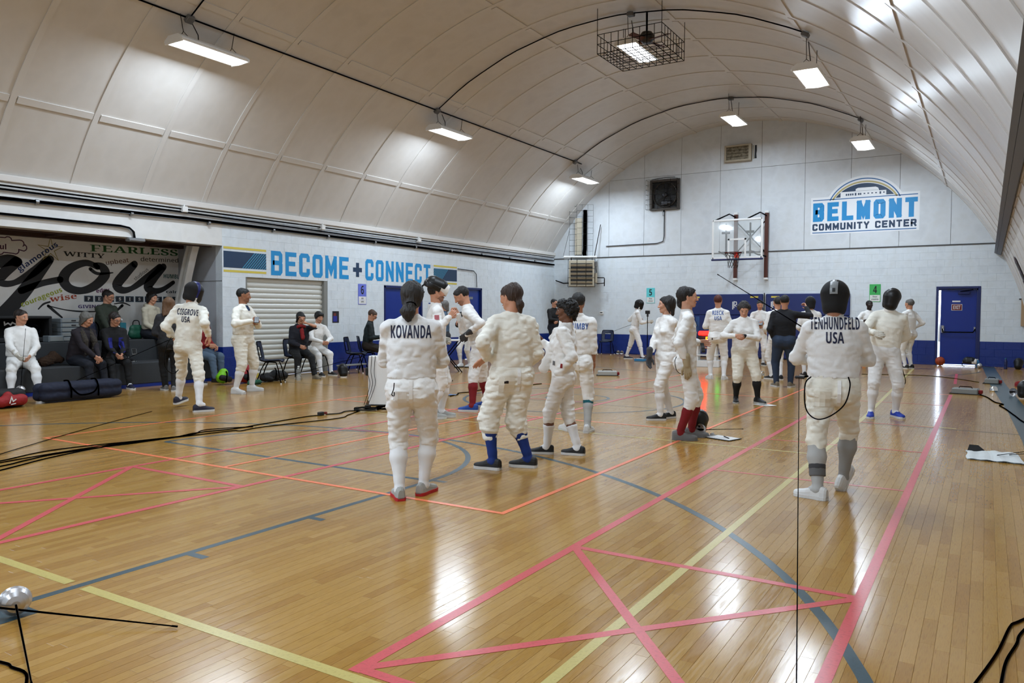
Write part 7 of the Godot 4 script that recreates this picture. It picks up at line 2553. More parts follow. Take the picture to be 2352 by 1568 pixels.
# an epee from the guard g towards the tip p
func epee(label: String, g: Vector3, p: Vector3, blade := "steel_dark", group := "epees", grip := true) -> Node3D:
	var t := thing("epee", label, "epee", g, 0, group)
	var d := (p - g).normalized()
	var u := d.cross(Vector3.UP).normalized()
	var bas := Basis(u, d, u.cross(d))
	var b := MB.new()
	b.lathe([Vector2(0.0, 0.052), Vector2(0.018, 0.05), Vector2(0.038, 0.042), Vector2(0.054, 0.026), Vector2(0.064, 0.008), Vector2(0.0675, -0.008), Vector2(0.064, -0.006), Vector2(0.05, 0.022), Vector2(0.03, 0.038), Vector2(0.0, 0.046)], Vector3.ZERO, 24, bas)
	part("bell_guard", b, M.guard_steel, t)
	b = MB.new()
	b.tube([d * 0.04, p - g - d * 0.02], [0.0052, 0.003], 6)
	part("blade", b, M[blade], t)
	b = MB.new()
	b.tube([p - g - d * 0.025, p - g], 0.0045, 8)
	part("point_tip", b, M.steel, t)
	if grip:
		b = MB.new()
		b.tube([d * 0.03, -d * 0.07, -d * 0.09 + u * 0.012, -d * 0.13 + u * 0.004], [0.012, 0.014, 0.014, 0.011], 8)
		b.tube([-d * 0.03, -d * 0.03 + u * 0.035], 0.007, 6)
		part("grip", b, M.black, t)
	return t


func loose_mask(label: String, at: Vector3, bas: Basis, opt := {}) -> Node3D:
	var t := thing("fencing_mask", label, "fencing mask", at, 0, "fencing masks on the floor")
	var out := []
	var s := {"bib": true, "rear": false, "band": 0.04}
	s.merge(opt, true)
	mask_parts(s, out, Vector3.ZERO, bas, 0.98, 0.006)
	var made := {}
	for e in out:
		if e[0] == "mask_tongue" and opt.get("notongue", false):
			continue
		var nm: String = "mesh_dome" if e[0] == "fencing_mask" else e[0]
		made[e[0]] = part(nm, array_mesh(e[1]), M[opt.get("dome", e[2]) if nm == "mesh_dome" else e[2]], t)
	return t


func plastic_chair(label: String, at: Vector3, turn: float) -> void:
	var t := thing("plastic_chair", label, "chair", at, turn, "navy plastic chairs along the left wall")
	# faces -z; shell swept from seat front over the back
	var sec := [Vector2(-0.21, 0.43), Vector2(-0.19, 0.445), Vector2(-0.05, 0.435), Vector2(0.10, 0.43), Vector2(0.17, 0.445), Vector2(0.205, 0.50), Vector2(0.225, 0.60), Vector2(0.245, 0.70), Vector2(0.26, 0.78), Vector2(0.262, 0.80)]
	var wd := [0.19, 0.215, 0.215, 0.205, 0.20, 0.20, 0.205, 0.20, 0.185, 0.16]
	var b := MB.new()
	var grid := []
	for i in sec.size():
		var row := []
		for j in 9:
			var u := j / 4.0 - 1.0
			var x: float = u * wd[i]
			var dish := -0.018 * (1.0 - u * u) if i < 5 else 0.0
			var bow := 0.03 * u * u if i >= 5 else 0.0
			row.append(Vector3(x, sec[i].y + dish + (0.012 * u * u if i < 5 else 0.0), sec[i].x - bow))
		grid.append(row)
	for i in sec.size() - 1:
		for j in 8:
			if i in [5, 6] and j in [2, 3, 4, 5]:
				continue   # the hole in the back
			var q := [grid[i][j], grid[i][j + 1], grid[i + 1][j + 1], grid[i + 1][j]]
			var nn: Vector3 = (q[2] - q[0]).cross(q[3] - q[1]).normalized() * 0.006
			b.quad(q[0] + nn, q[1] + nn, q[2] + nn, q[3] + nn)
			b.quad(q[3] - nn, q[2] - nn, q[1] - nn, q[0] - nn)
	var rim := []
	for i in sec.size():
		rim.append(grid[i][0])
	for j in range(1, 8):
		rim.append(grid[sec.size() - 1][j])
	for i in sec.size():
		rim.append(grid[sec.size() - 1 - i][8])
	for j in range(1, 9):
		rim.append(grid[0][8 - j])
	b.tube(rim, 0.009, 6, false)
	b.tube([grid[5][2], grid[5][6], grid[7][6], grid[7][2], grid[5][2]], 0.008, 6, false)
	part("shell", b, M.chair_navy, t)
	for sx in [-1, 1]:
		b = MB.new()
		b.tube([Vector3(sx * 0.22, 0.012, -0.22), Vector3(sx * 0.19, 0.30, -0.16), Vector3(sx * 0.17, 0.41, -0.12), Vector3(sx * 0.16, 0.42, 0.0)], 0.011, 8)
		part("leg", b, M.chrome, t)
		b = MB.new()
		b.tube([Vector3(sx * 0.22, 0.012, 0.24), Vector3(sx * 0.19, 0.30, 0.14), Vector3(sx * 0.17, 0.41, 0.08), Vector3(sx * 0.16, 0.42, 0.0)], 0.011, 8)
		part("leg", b, M.chrome, t)
		for z in [-0.22, 0.24]:
			b = MB.new()
			b.lathe([Vector2(0.0, 0.0), Vector2(0.014, 0.001), Vector2(0.014, 0.022), Vector2(0.0, 0.024)], Vector3(sx * 0.221, 0.0, z), 10)
			part("glide", b, M.white_gloss, t)
	b = MB.new()
	b.tube([Vector3(-0.16, 0.42, 0), Vector3(0.16, 0.42, 0)], 0.01, 6)
	part("cross_bar", b, M.chrome, t)


func bottle(label: String, at: Vector3, h: float, r: float, body: String, cap: String) -> void:
	var t := thing("water_bottle", label, "bottle", at, 0, "")
	var b := MB.new()
	b.lathe([Vector2(0, 0.0), Vector2(r * 0.9, 0.0), Vector2(r, h * 0.04), Vector2(r * 0.94, h * 0.3), Vector2(r, h * 0.42), Vector2(r, h * 0.68), Vector2(r * 0.75, h * 0.82), Vector2(r * 0.4, h * 0.9), Vector2(r * 0.38, h * 0.93)], Vector3.ZERO, 18)
	part("body", b, M[body], t)
	b = MB.new()
	b.lathe([Vector2(r * 0.46, h * 0.92), Vector2(r * 0.46, h), Vector2(0, h)], Vector3.ZERO, 14)
	part("cap", b, M[cap], t)


func floor_reel(label: String, at: Vector3, turn: float, w: float, mt := "reel_grey") -> void:
	var t := thing("floor_reel", label, "cable reel", at, turn, "grey cable reels on the floor")
	part("case", MB.new().box(Vector3(0, 0.05, 0), Vector3(w, 0.1, 0.24), 0.015), M[mt], t)
	part("base_plate", MB.new().box(Vector3(0, 0.008, 0), Vector3(w + 0.06, 0.016, 0.26), 0.004), M.black, t)
	part("outlet", MB.new().box(Vector3(w * 0.5 + 0.025, 0.045, 0), Vector3(0.06, 0.06, 0.12), 0.008), M.red_cloth, t)
	part("handle", MB.new().tube([Vector3(-w * 0.25, 0.098, 0), Vector3(-w * 0.22, 0.125, 0), Vector3(w * 0.22, 0.125, 0), Vector3(w * 0.25, 0.098, 0)], 0.008, 6), M.black, t)


func props() -> void:
	mat("chair_navy", Color(0.09, 0.13, 0.22), 0.4)
	mat("guard_steel", Color(0.78, 0.78, 0.79), 0.3, 0.85)
	mat("reel_grey", Color(0.50, 0.51, 0.50), 0.45, 0.2)
	mat("bag_navy", Color(0.045, 0.08, 0.17), 0.8)
	mat("bag_red", Color(0.55, 0.05, 0.07), 0.7)
	mat("bag_black", Color(0.03, 0.032, 0.036), 0.75)
	mat("fur_brown", Color(0.20, 0.125, 0.06), 0.95)
	mat("teal_plastic", Color(0.10, 0.42, 0.48), 0.4)
	mat("green_bag", Color(0.04, 0.30, 0.22), 0.6)
	mat("neon_green", Color(0.45, 0.75, 0.05), 0.6)
	mat("bin_clear", Color(0.42, 0.45, 0.47), 0.35)
	mat("cloth_towel", Color(0.80, 0.82, 0.82), 0.9)
	mat("cloth_pale_blue", Color(0.42, 0.52, 0.68), 0.9)
	mat("basketball_orange", Color(0.62, 0.24, 0.10), 0.6)
	mat("bottle_blue", Color(0.20, 0.50, 0.70), 0.3)
	mat("bottle_dark", Color(0.03, 0.10, 0.30), 0.3)
	mat("cable_black", Color(0.03, 0.03, 0.035), 0.5)
	mat("cable_navy", Color(0.06, 0.075, 0.11), 0.5)
	mat("cable_brown", Color(0.28, 0.12, 0.06), 0.5)
	mat("cable_blue", Color(0.03, 0.17, 0.32), 0.5)
	mat("reel_wire", Color(0.30, 0.30, 0.30), 0.5)
	mat("phone_black", Color(0.03, 0.03, 0.035), 0.2)
	hand_items()
	left_side()
	middle_floor()
	right_side()
	score_stand()
	cables()


func left_side() -> void:
	# long navy bag and the red and black one on the floor before the bleacher
	var t := thing("duffel_bag", "long navy duffel bag with straps lying before the bleacher", "bag", Vector3(-11.95, 0, -6.66), 0, "bags on the floor")
	var f := wob(Field.new(), 0.006, 6)
	for y in [0.10, 0.21]:
		for x in [-0.09, 0.09]:
			f.cone(Vector3(x, y, -0.55), Vector3(x, y, 0.55), 0.085, 0.085, 0.04)
	soft("body", f, 0.02, "bag_navy", t)
	for z in [-0.2, 0.22]:
		part("strap", MB.new().tube(curve([Vector3(0.19, 0.06, z), Vector3(0.19, 0.2, z), Vector3(0.12, 0.31, z), Vector3(0.0, 0.31, z)]), 0.014, 6), M.bag_black, t)
	part("handle", MB.new().tube(curve([Vector3(0.19, 0.22, -0.2), Vector3(0.22, 0.12, -0.1), Vector3(0.22, 0.1, 0.1), Vector3(0.19, 0.22, 0.22)]), 0.014, 6), M.bag_black, t)
	t = thing("duffel_bag", "black bag with a red end pocket and white emblem lying before the seated fencer", "bag", Vector3(-11.85, 0, -5.28), 0, "bags on the floor")
	f = wob(Field.new(), 0.008, 6, 5)
	for y in [0.08, 0.17]:
		f.cone(Vector3(0, y, -0.45), Vector3(0.02, y, 0.7), 0.1, 0.11, 0.04)
	soft("body", f, 0.02, "bag_black", t)
	f = wob(Field.new(), 0.006, 7, 6)
	f.cone(Vector3(0.15, 0.11, -0.42), Vector3(0.17, 0.1, -0.12), 0.085, 0.07, 0.02)
	f.cone(Vector3(0.15, 0.18, -0.24), Vector3(0.17, 0.08, -0.16), 0.06, 0.06, 0.03)
	soft("red_pocket", f, 0.014, "bag_red", t, "red pocket")
	f = wob(Field.new(), 0.006, 7, 7)
	f.cone(Vector3(0.17, 0.05, 0.15), Vector3(0.17, 0.05, 0.7), 0.05, 0.05, 0.02)
	soft("red_pocket", f, 0.016, "bag_red", t, "red pocket")
	f = Field.new()
	f.cone(Vector3(0.10, 0.2, 0.25), Vector3(0.13, 0.13, 0.6), 0.06, 0.08, 0.02, Vector3(1, 0, 0), 0.5)
	soft("grey_flap", f, 0.016, "reel_grey", t, "grey flap")
	var b := MB.new()
	b.xf = Transform3D(Basis(Vector3(0, 0, -1), Vector3(0, 1, 0), Vector3(1, 0, 0)), Vector3(0.243, 0.11, -0.27))
	b.stroke([V(-0.045, -0.035), V(-0.02, 0.05), V(0.0, -0.01), V(0.04, 0.02)], 0.014, 0.004)
	b.stroke([V(-0.03, -0.05), V(0.035, -0.04)], 0.012, 0.004)
	part("white_emblem", b, M.white_matte, t)
	# things on the bleacher
	t = thing("fur_coat", "brown furry coat heaped on the lower bleacher beside the white sitter", "coat", Vector3(-13.42, 0.44, -7.0))
	f = wob(Field.new(), 0.02, 14, 9)
	f.cone(Vector3(0, 0.07, 0.12), Vector3(-0.1, 0.12, -0.12), 0.09, 0.1, 0.04)
	f.cone(Vector3(-0.1, 0.18, -0.1), Vector3(-0.05, 0.1, -0.2), 0.08, 0.07, 0.03)
	soft("pile", f, 0.016, "fur_brown", t)
	t = thing("equipment_crate", "black open crate holding cables, standing on the upper bleacher", "crate", Vector3(-14.14, 0.83, -6.82))
	b = MB.new()
	b.span(Vector3(-0.25, 0, -0.5), Vector3(0.22, 0.08, 0.5), 0.02)
	b.span(Vector3(-0.25, 0.08, -0.5), Vector3(0.22, 0.45, -0.45), 0.02)
	b.span(Vector3(-0.25, 0.08, 0.45), Vector3(0.22, 0.45, 0.5), 0.02)
	b.span(Vector3(-0.25, 0.40, -0.5), Vector3(0.22, 0.45, 0.5), 0.015)
	b.span(Vector3(-0.27, 0.08, -0.45), Vector3(-0.23, 0.40, 0.45))
	part("shell", b, M.bag_black, t)
	for k in 3:
		b = MB.new()
		var pts := []
		for i in 40:
			var a := i * 0.55
			pts.append(Vector3(0.02 + 0.05 * sin(a * 0.3 + k), 0.21 + 0.09 * sin(a) + k * 0.01, -0.28 + 0.1 * cos(a) + k * 0.02))
		b.tube(curve(pts), 0.008, 5)
		part("cable_coil", b, M.cable_blue, t)
	b = MB.new()
	b.xf = Transform3D(Basis(Vector3(0, 0, -1), Vector3(0, 1, 0), Vector3(1, 0, 0)), Vector3(0.05, 0.30, 0.1))
	b.stroke([V(-0.1, 0.06), V(-0.09, 0.0), V(-0.04, 0.03), V(0.0, 0.0), V(0.03, 0.04), V(0.08, 0.01), V(0.14, 0.05)], 0.02, 0.02)
	part("white_lettering", b, M.white_matte, t)
	for k in 5:
		t = thing("storage_box", ["lowest grey plastic drawer of the stack on the upper bleacher", "second lowest grey plastic drawer of the stack on the upper bleacher", "middle grey plastic drawer of the stack on the upper bleacher", "second highest grey plastic drawer of the stack on the upper bleacher", "topmost grey plastic drawer of the stack on the upper bleacher"][k], "box", Vector3(-14.05, 0.83 + k * 0.082, -7.66), 0, "stacked drawers on the bleacher")
		part("box", MB.new().box(Vector3(0, 0.04, 0), Vector3(0.34, 0.078, 0.44), 0.008), M.bin_clear, t)
		part("front", MB.new().box(Vector3(0.172, 0.04, 0), Vector3(0.012, 0.058, 0.40), 0.004), M.reel_grey, t)
		part("latch", MB.new().box(Vector3(0.18, 0.04, 0), Vector3(0.012, 0.02, 0.08), 0.003), M.steel_dark, t)
	t = thing("storage_box", "single wide grey drawer box left of the stacked ones", "box", Vector3(-13.83, 0.83, -7.28), 0, "stacked drawers on the bleacher")
	part("box", MB.new().box(Vector3(0, 0.055, 0), Vector3(0.2, 0.11, 0.26), 0.01), M.bin_clear, t)
	part("front", MB.new().box(Vector3(0.102, 0.055, 0), Vector3(0.01, 0.08, 0.22), 0.004), M.reel_grey, t)
	t = thing("backpack", "dark backpack standing between the two bleacher sitters", "bag", Vector3(-13.9, 0.83, -7.98), 0, "bags on the bleacher")
	f = wob(Field.new(), 0.008, 7, 12)
	f.cone(Vector3(0, 0.12, 0), Vector3(0, 0.26, 0), 0.12, 0.1, 0.03)
	soft("body", f, 0.018, "bag_navy", t)
	part("strap", MB.new().tube(curve([Vector3(0.08, 0.34, -0.05), Vector3(0.16, 0.25, -0.06), Vector3(0.14, 0.08, -0.06)]), 0.012, 6), M.bag_black, t)
	t = thing("tissue_box", "teal tissue box with a white tissue on the upper bleacher", "box", Vector3(-14.12, 0.83, -8.70))
	part("box", MB.new().box(Vector3(0, 0.16, 0), Vector3(0.12, 0.32, 0.14), 0.008), M.teal_plastic, t)
	f = Field.new()
	f.cone(Vector3(0, 0.32, 0), Vector3(0.02, 0.37, 0.01), 0.012, 0.03, 0.01)
	soft("tissue", f, 0.01, "white_matte", t)
	t = thing("handbag", "small dark handbag with a handle beside the tissue box", "bag", Vector3(-14.08, 0.83, -8.98), 0, "bags on the bleacher")
	f = wob(Field.new(), 0.005, 8, 14)
	f.cone(Vector3(0, 0.1, -0.07), Vector3(0, 0.1, 0.07), 0.1, 0.1, 0.03, Vector3(1, 0, 0), 0.6)
	f.cone(Vector3(0, 0.2, -0.06), Vector3(0, 0.2, 0.06), 0.08, 0.08, 0.03, Vector3(1, 0, 0), 0.6)
	soft("body", f, 0.016, "green_bag", t)
	part("handle", MB.new().tube(curve([Vector3(0, 0.26, -0.07), Vector3(0, 0.35, -0.05), Vector3(0, 0.35, 0.05), Vector3(0, 0.26, 0.07)]), 0.008, 6), M.bag_black, t)
	t = thing("jacket_heap", "dark navy jacket heaped on the bleacher's far end", "coat", Vector3(-13.35, 0.44, -10.0))
	f = wob(Field.new(), 0.015, 8, 15)
	f.cone(Vector3(0, 0.08, 0.02), Vector3(-0.05, 0.25, -0.02), 0.09, 0.08, 0.04)
	f.cone(Vector3(0.1, 0.05, 0.0), Vector3(0.0, 0.15, -0.03), 0.06, 0.07, 0.03)
	soft("heap", f, 0.016, "bag_navy", t)
	t = thing("sports_shoe", "pair-less white and navy shoe by the bleacher's kick board", "shoe", Vector3(-12.65, 0, -9.3))
	var sh := shoe(Vector3.ZERO, 1.3, 0.27, 0.0)
	part("upper", array_mesh(sh[0]), M.shoe_navy, t)
	part("sole", array_mesh(sh[1]), M.sole_white, t)
	# chairs
	plastic_chair("empty navy plastic chair before the roller shutter", Vector3(-11.65, 0, -10.18), -deg_to_rad(52))
	plastic_chair("empty navy plastic chair before the man in the plaid shirt", Vector3(-12.15, 0, -13.05), -deg_to_rad(62))
	plastic_chair("navy plastic chair under the puffer coat sitter", Vector3(-12.27, 0, -11.42), -deg_to_rad(96))
	plastic_chair("navy plastic chair under the young fencer in white", Vector3(-12.5, 0, -12.15), -deg_to_rad(88))
	plastic_chair("navy plastic chair under the man in the plaid shirt", Vector3(-12.45, 0, -13.78), -deg_to_rad(40))
	plastic_chair("small far navy chair at the foot of the far wall's left half", Vector3(-10.75, 0, -23.5), -deg_to_rad(170))
	# bags under the shutter
	var bags := [["backpack", "red and black backpack with a yellow tag behind the empty chair's legs", "bag_red", Vector3(-12.1, 0, -9.95), [[Vector3(0, 0.13, 0), Vector3(0.02, 0.26, -0.05), 0.13, 0.1], [Vector3(0.0, 0.12, 0.14), Vector3(0, 0.12, -0.1), 0.1, 0.11]]],
		["backpack", "black bag slumped under the empty chair before the shutter", "bag_black", Vector3(-12.0, 0, -10.55), [[Vector3(0, 0.09, 0.25), Vector3(0, 0.09, -0.25), 0.09, 0.09], [Vector3(0.02, 0.13, 0.0), Vector3(0.02, 0.12, -0.2), 0.1, 0.08]]],
		["pouch", "small green pouch on the floor by the empty chair", "green_bag", Vector3(-11.6, 0, -9.72), [[Vector3(0, 0.055, 0.1), Vector3(0, 0.055, -0.12), 0.05, 0.055]]],
		["backpack", "black and neon green bag at the corner behind the standing man's legs", "neon_green", Vector3(-12.2, 0, -9.55), [[Vector3(0, 0.14, 0.06), Vector3(0, 0.22, 0.03), 0.12, 0.09]]]]
	for e in bags:
		t = thing(e[0], e[1], "bag", e[3], 0, "bags under the shutter")
		f = wob(Field.new(), 0.01, 8, bags.find(e) + 20)
		for c in e[4]:
			f.cone(c[0], c[1], c[2], c[3], 0.03)
		soft("body", f, 0.018, e[2], t)
		if e[0] == "backpack":
			f = wob(Field.new(), 0.006, 8, bags.find(e) + 30)
			f.cone(e[4][0][0] + Vector3(0.1, -0.04, -0.08), e[4][0][0] + Vector3(0.1, 0.0, 0.08), 0.06, 0.06, 0.02)
			soft("pocket", f, 0.016, "bag_black", t)
			part("strap", MB.new().tube(curve([Vector3(0.05, 0.26, 0.02), Vector3(0.14, 0.2, 0.06), Vector3(0.16, 0.05, 0.1)]), 0.012, 6), M.bag_black, t)
	part("tag", MB.new().box(Vector3(0.17, 0.15, -0.13), Vector3(0.01, 0.09, 0.07), 0.002), M.gold_paint, get_node("backpack_001"), "yellow tag")
	bottle("clear plastic water bottle on the floor beside the puffer coat", Vector3(-11.6, 0, -10.82), 0.30, 0.045, "clear", "white_gloss")
	loose_mask("black and white mask at the feet of the young fencer in white", Vector3(-11.55, 0.13, -12.0), Basis(Vector3.UP, deg_to_rad(-120)) * Basis(Vector3(1, 0, 0), 0.2))
	t = thing("folding_bench", "low grey frame of a folding bench beside the sitting young fencer", "bench", Vector3(-12.0, 0, -12.75))
	var bb := MB.new()
	bb.box(Vector3(0, 0.2, 0), Vector3(0.16, 0.03, 0.8), 0.006)
	part("top", bb, M.reel_grey, t)
	for z in [-0.3, 0.3]:
		part("leg", MB.new().tube([Vector3(-0.07, 0, z), Vector3(-0.05, 0.19, z)], 0.01, 6), M.steel_dark, t)
		part("leg", MB.new().tube([Vector3(0.07, 0, z), Vector3(0.05, 0.19, z)], 0.01, 6), M.steel_dark, t)
	epee("epee held upright between the white sitter's knees", Vector3(-12.72, 0.16, -6.19), Vector3(-12.9, 1.09, -6.37), "steel_dark", "epees")


func hand_items() -> void:
	for e in [["phone", "black phone in the hands of the plum cardigan sitter", Vector3(-12.78, 0.63, -7.66), 0.6], ["phone", "pale phone in the hands of the black and blue jacket sitter", Vector3(-12.80, 0.66, -8.12), 1.1], ["phone", "phone held on the knee by the puffer coat sitter", Vector3(-11.80, 0.73, -11.3), 0.3], ["phone", "phone in the hands of the man in the plaid shirt", Vector3(-12.15, 0.84, -14.1), 0.9],
		["phone", "dark red phone held by the stubbled man at the shutter", Vector3(-10.30, 1.235, -8.70), 0.8], ["notebook", "dark notebook in the hand of the reader before the blue mats", Vector3(-5.02, 1.13, -20.55), 0.2], ["remote_control", "small black remote in the bun-haired person's far hand", Vector3(-2.66, 1.0, -8.36), 0.5]]:
		var t := thing(e[0], e[1], e[0].replace("_", " "), e[2], e[3], "")
		var sz := Vector3(0.075, 0.012, 0.15) if e[0] == "phone" else Vector3(0.13, 0.02, 0.18) if e[0] == "notebook" else Vector3(0.04, 0.025, 0.14)
		t.rotation.x = 0.7
		part("case", MB.new().box(Vector3.ZERO, sz, 0.004), M.phone_black if not e[1].begins_with("pale") else M.reel_grey, t)
		part("screen" if e[0] == "phone" else "cover" if e[0] == "notebook" else "button", MB.new().box(Vector3(0, sz.y * 0.55, 0), sz * Vector3(0.88, 0.15, 0.9 if e[0] != "remote_control" else 0.3)), M.black_gloss, t)
	var t := thing("paper_cup", "white cup lid held by the olive jacket sitter", "cup", Vector3(-13.62, 0.98, -8.32))
	var b := MB.new()
	b.lathe([Vector2(0, 0), Vector2(0.028, 0.0), Vector2(0.04, 0.1), Vector2(0.042, 0.105), Vector2(0.036, 0.12), Vector2(0, 0.122)], Vector3.ZERO, 14)
	part("cup", b, M.white_matte, t)
	t = thing("neck_scarf", "patterned dark scarf round the plum cardigan sitter's neck", "scarf", Vector3(-13.3, 0.44, -7.42), -deg_to_rad(80))
	for sx in [-1, 1]:
		var f := wob(Field.new(), 0.014, 11, 40 + sx)
		f.cone(Vector3(sx * 0.07, 0.61, -0.16), Vector3(sx * 0.085, 0.42, -0.27), 0.05, 0.055, 0.02)
		f.cone(Vector3(sx * 0.085, 0.42, -0.27), Vector3(sx * 0.075, 0.2, -0.28), 0.05, 0.04, 0.02)
		soft("scarf_end", f, 0.016, "scarf_print", t)
	t = thing("neck_scarf", "red hooded scarf round the puffer coat sitter's neck", "scarf", Vector3(-12.25, 0.45, -11.42), -deg_to_rad(112))
	var f := wob(Field.new(), 0.01, 11, 43)
	for i in 8:
		var a := TAU * i / 8.0
		var c := TAU * (i + 1) / 8.0
		f.cone(Vector3(sin(a) * 0.085, 0.60 + 0.03 * cos(a), -0.13 - cos(a) * 0.085), Vector3(sin(c) * 0.085, 0.60 + 0.03 * cos(c), -0.13 - cos(c) * 0.085), 0.034, 0.034, 0.015)
	f.cone(Vector3(0, 0.54, -0.21), Vector3(0.0, 0.38, -0.26), 0.05, 0.045, 0.03)
	soft("scarf", f, 0.016, "red_cloth", t)


func middle_floor() -> void:
	# white box beside the ponytail's left arm, with its nest of leads
	var t := thing("white_pedestal", "white box standing on the floor at the long-haired fencer's left elbow", "box", Vector3(-7.62, 0, -8.72), deg_to_rad(25))
	part("box", MB.new().box(Vector3(0, 0.37, 0), Vector3(0.34, 0.72, 0.2), 0.01), M.white_gloss, t)
	part("foot", MB.new().box(Vector3(0, 0.008, 0), Vector3(0.36, 0.016, 0.22)), M.black, t)
	part("adapter", MB.new().box(Vector3(-0.19, 0.5, 0.06), Vector3(0.05, 0.12, 0.06), 0.01), M.black, t)
	var b := MB.new()
	for k in 3:
		b = MB.new()
		b.tube(curve([Vector3(-0.16 + k * 0.05, 0.73, 0.1), Vector3(-0.17 + k * 0.05, 0.5, 0.12), Vector3(-0.14 + k * 0.04, 0.3, 0.115), Vector3(-0.2 + k * 0.03, 0.02, 0.2)]), 0.004, 5)
		part("lead", b, M.cable_black, t)
	rng.seed = 99
	for k in 2:
		var pts := []
		for i in 34:
			var a := i * 0.72 + k
			pts.append(Vector3(-7.38 + sin(a) * (0.10 + 0.02 * sin(i * 1.3)) * 1.3 + k * 0.16, 0.012 + 0.02 * absf(sin(i * 0.9)), -8.12 + cos(a) * (0.15 + 0.04 * cos(i * 0.7)) - k * 0.25))
		cord("coiled_cable", ["coil of white cable on the floor before the white box", "coil of black cable on the floor at the white box's foot"][k], ["cord_white", "cable_black"][k], 0.009, pts, "coiled cables")
	for k in 2:
		t = thing("connector_plug", ["upright two-pin black plug in the coil of cables", "small black plug with red band where the white cable begins"][k], "plug", [Vector3(-7.52, 0.0, -8.32), Vector3(-7.50, 0.0, -7.38)][k])
		part("body", MB.new().box(Vector3(0, 0.025, 0), Vector3(0.05, 0.05, 0.09), 0.008), M.black, t)
		for x in [-0.012, 0.012]:
			part("pin", MB.new().tube([Vector3(x, 0.05, 0), Vector3(x, 0.11, 0)], 0.005, 6) if k == 0 else MB.new().box(Vector3(0, 0.025, -0.06 + x * 2.5), Vector3(0.04, 0.035, 0.03), 0.006), M.black if k == 0 else M.sign_red, t)
	loose_mask("black mask lying on its side behind the tipped-up mask", Vector3(-8.2, 0.13, -11.05), Basis(Vector3.UP, deg_to_rad(150)) * Basis(Vector3(0, 0, 1), 1.3), {"bib": false})
	t = thing("cloth_heap", "pale blue cloth crumpled on the floor beside the leaning man", "cloth", Vector3(-7.62, 0, -10.15), 0.4)
	var f := wob(Field.new(), 0.02, 9, 50)
	f.cone(Vector3(-0.25, 0.015, 0.1), Vector3(0.25, 0.015, -0.15), 0.05, 0.03, 0.03, Vector3.UP, 0.5)
	f.cone(Vector3(-0.1, 0.02, -0.1), Vector3(0.0, 0.02, 0.15), 0.06, 0.05, 0.03, Vector3.UP, 0.5)
	f.cut(Vector3.ZERO, Vector3.DOWN)
	soft("cloth", f, 0.014, "cloth_pale_blue", t)
	loose_mask("black mask with open back beside the red socks and grey shoes", Vector3(-2.78, 0.15, -8.62), Basis(Vector3.UP, deg_to_rad(200)) * Basis(Vector3(1, 0, 0), -0.5), {"notongue": true})
	epee("epee with bright bell guard leaning from the mask beside the clipboard", Vector3(-2.70, 0.075, -8.46), Vector3(-2.36, 0.05, -8.95), "steel_dark", "epees")
	# clipboard and score sheets
	for e in [["clipboard", "black clipboard with white sheet and pen beside the red socks", Vector3(-2.45, 0, -8.45), 1.25, true], ["score_sheet", "striped score sheets at the feet of the person looking at the hands", Vector3(-2.83, 0, -11.9), 1.0, false]]:
		t = thing(e[0], e[1], "clipboard" if e[4] else "paper", e[2], e[3])
		if e[4]:
			part("board", MB.new().box(Vector3(0, 0.006, 0), Vector3(0.24, 0.006, 0.33), 0.002), M.black, t)
			part("clip", MB.new().box(Vector3(0.0, 0.018, -0.15), Vector3(0.11, 0.018, 0.035), 0.006), M.steel, t)
			part("clip_lever", MB.new().box(Vector3(0, 0.035, -0.14), Vector3(0.05, 0.025, 0.012), 0.003, Basis(Vector3(1, 0, 0), 0.6)), M.steel, t)
			part("pen", MB.new().tube([Vector3(-0.03, 0.018, 0.1), Vector3(0.05, 0.018, -0.02)], 0.0045, 6), M.black, t)
		part("sheet", MB.new().box(Vector3(0, 0.0105 if e[4] else 0.004, 0.01), Vector3(0.21, 0.002, 0.29), 0.0), M.white_matte, t)
		for i in 6:
			part("printed_line", MB.new().box(Vector3(-0.03, 0.0119 if e[4] else 0.0054, -0.08 + i * 0.03), Vector3(0.12, 0.0006, 0.006 if e[4] else 0.014)), M.black if not e[4] else M.conduit_grey, t)
	b = MB.new()
	t = thing("foil_wrapper", "crumpled silver mask cover shining on the floor behind the grey-brown hair", "foil", Vector3(-3.95, 0, -16.2))
	f = wob(Field.new(), 0.035, 13, 60)
	f.ball(Vector3(0, 0.11, 0), 0.11, 0.02)
	f.cut(Vector3.ZERO, Vector3.DOWN)
	soft("foil", f, 0.014, "chrome", t)
	floor_reel("small grey cable reel on the floor left of the red light's reflection", Vector3(-7.1, 0, -15.6), 0.45, 0.42, "shoe_lightgrey")
	t = thing("folding_stand", "grey crossed legs of a folding stand with white top behind the arguing pair", "stand", Vector3(-10.55, 0, -14.35), 0.9)
	for sx in [-1, 1]:
		part("leg", MB.new().tube([Vector3(sx * 0.32, 0, -0.12), Vector3(-sx * 0.3, 0.72, -0.12)], 0.013, 6), M.conduit_grey, t)
		part("leg", MB.new().tube([Vector3(sx * 0.32, 0, 0.12), Vector3(-sx * 0.3, 0.72, 0.12)], 0.013, 6), M.conduit_grey, t)
	part("top", MB.new().box(Vector3(0, 0.735, 0), Vector3(0.72, 0.03, 0.42), 0.006), M.white_gloss, t)
	t = thing("backpack", "black bag on the floor under the folding stand", "bag", Vector3(-11.1, 0, -14.3), 0, "")
	f = wob(Field.new(), 0.01, 8, 70)
	f.cone(Vector3(0, 0.14, 0.1), Vector3(0, 0.16, -0.12), 0.14, 0.12, 0.03)
	soft("body", f, 0.02, "bag_black", t)
	part("strap", MB.new().tube(curve([Vector3(0.05, 0.27, 0.05), Vector3(0.15, 0.2, 0.02), Vector3(0.15, 0.06, 0.0)]), 0.012, 6), M.bag_navy, t)
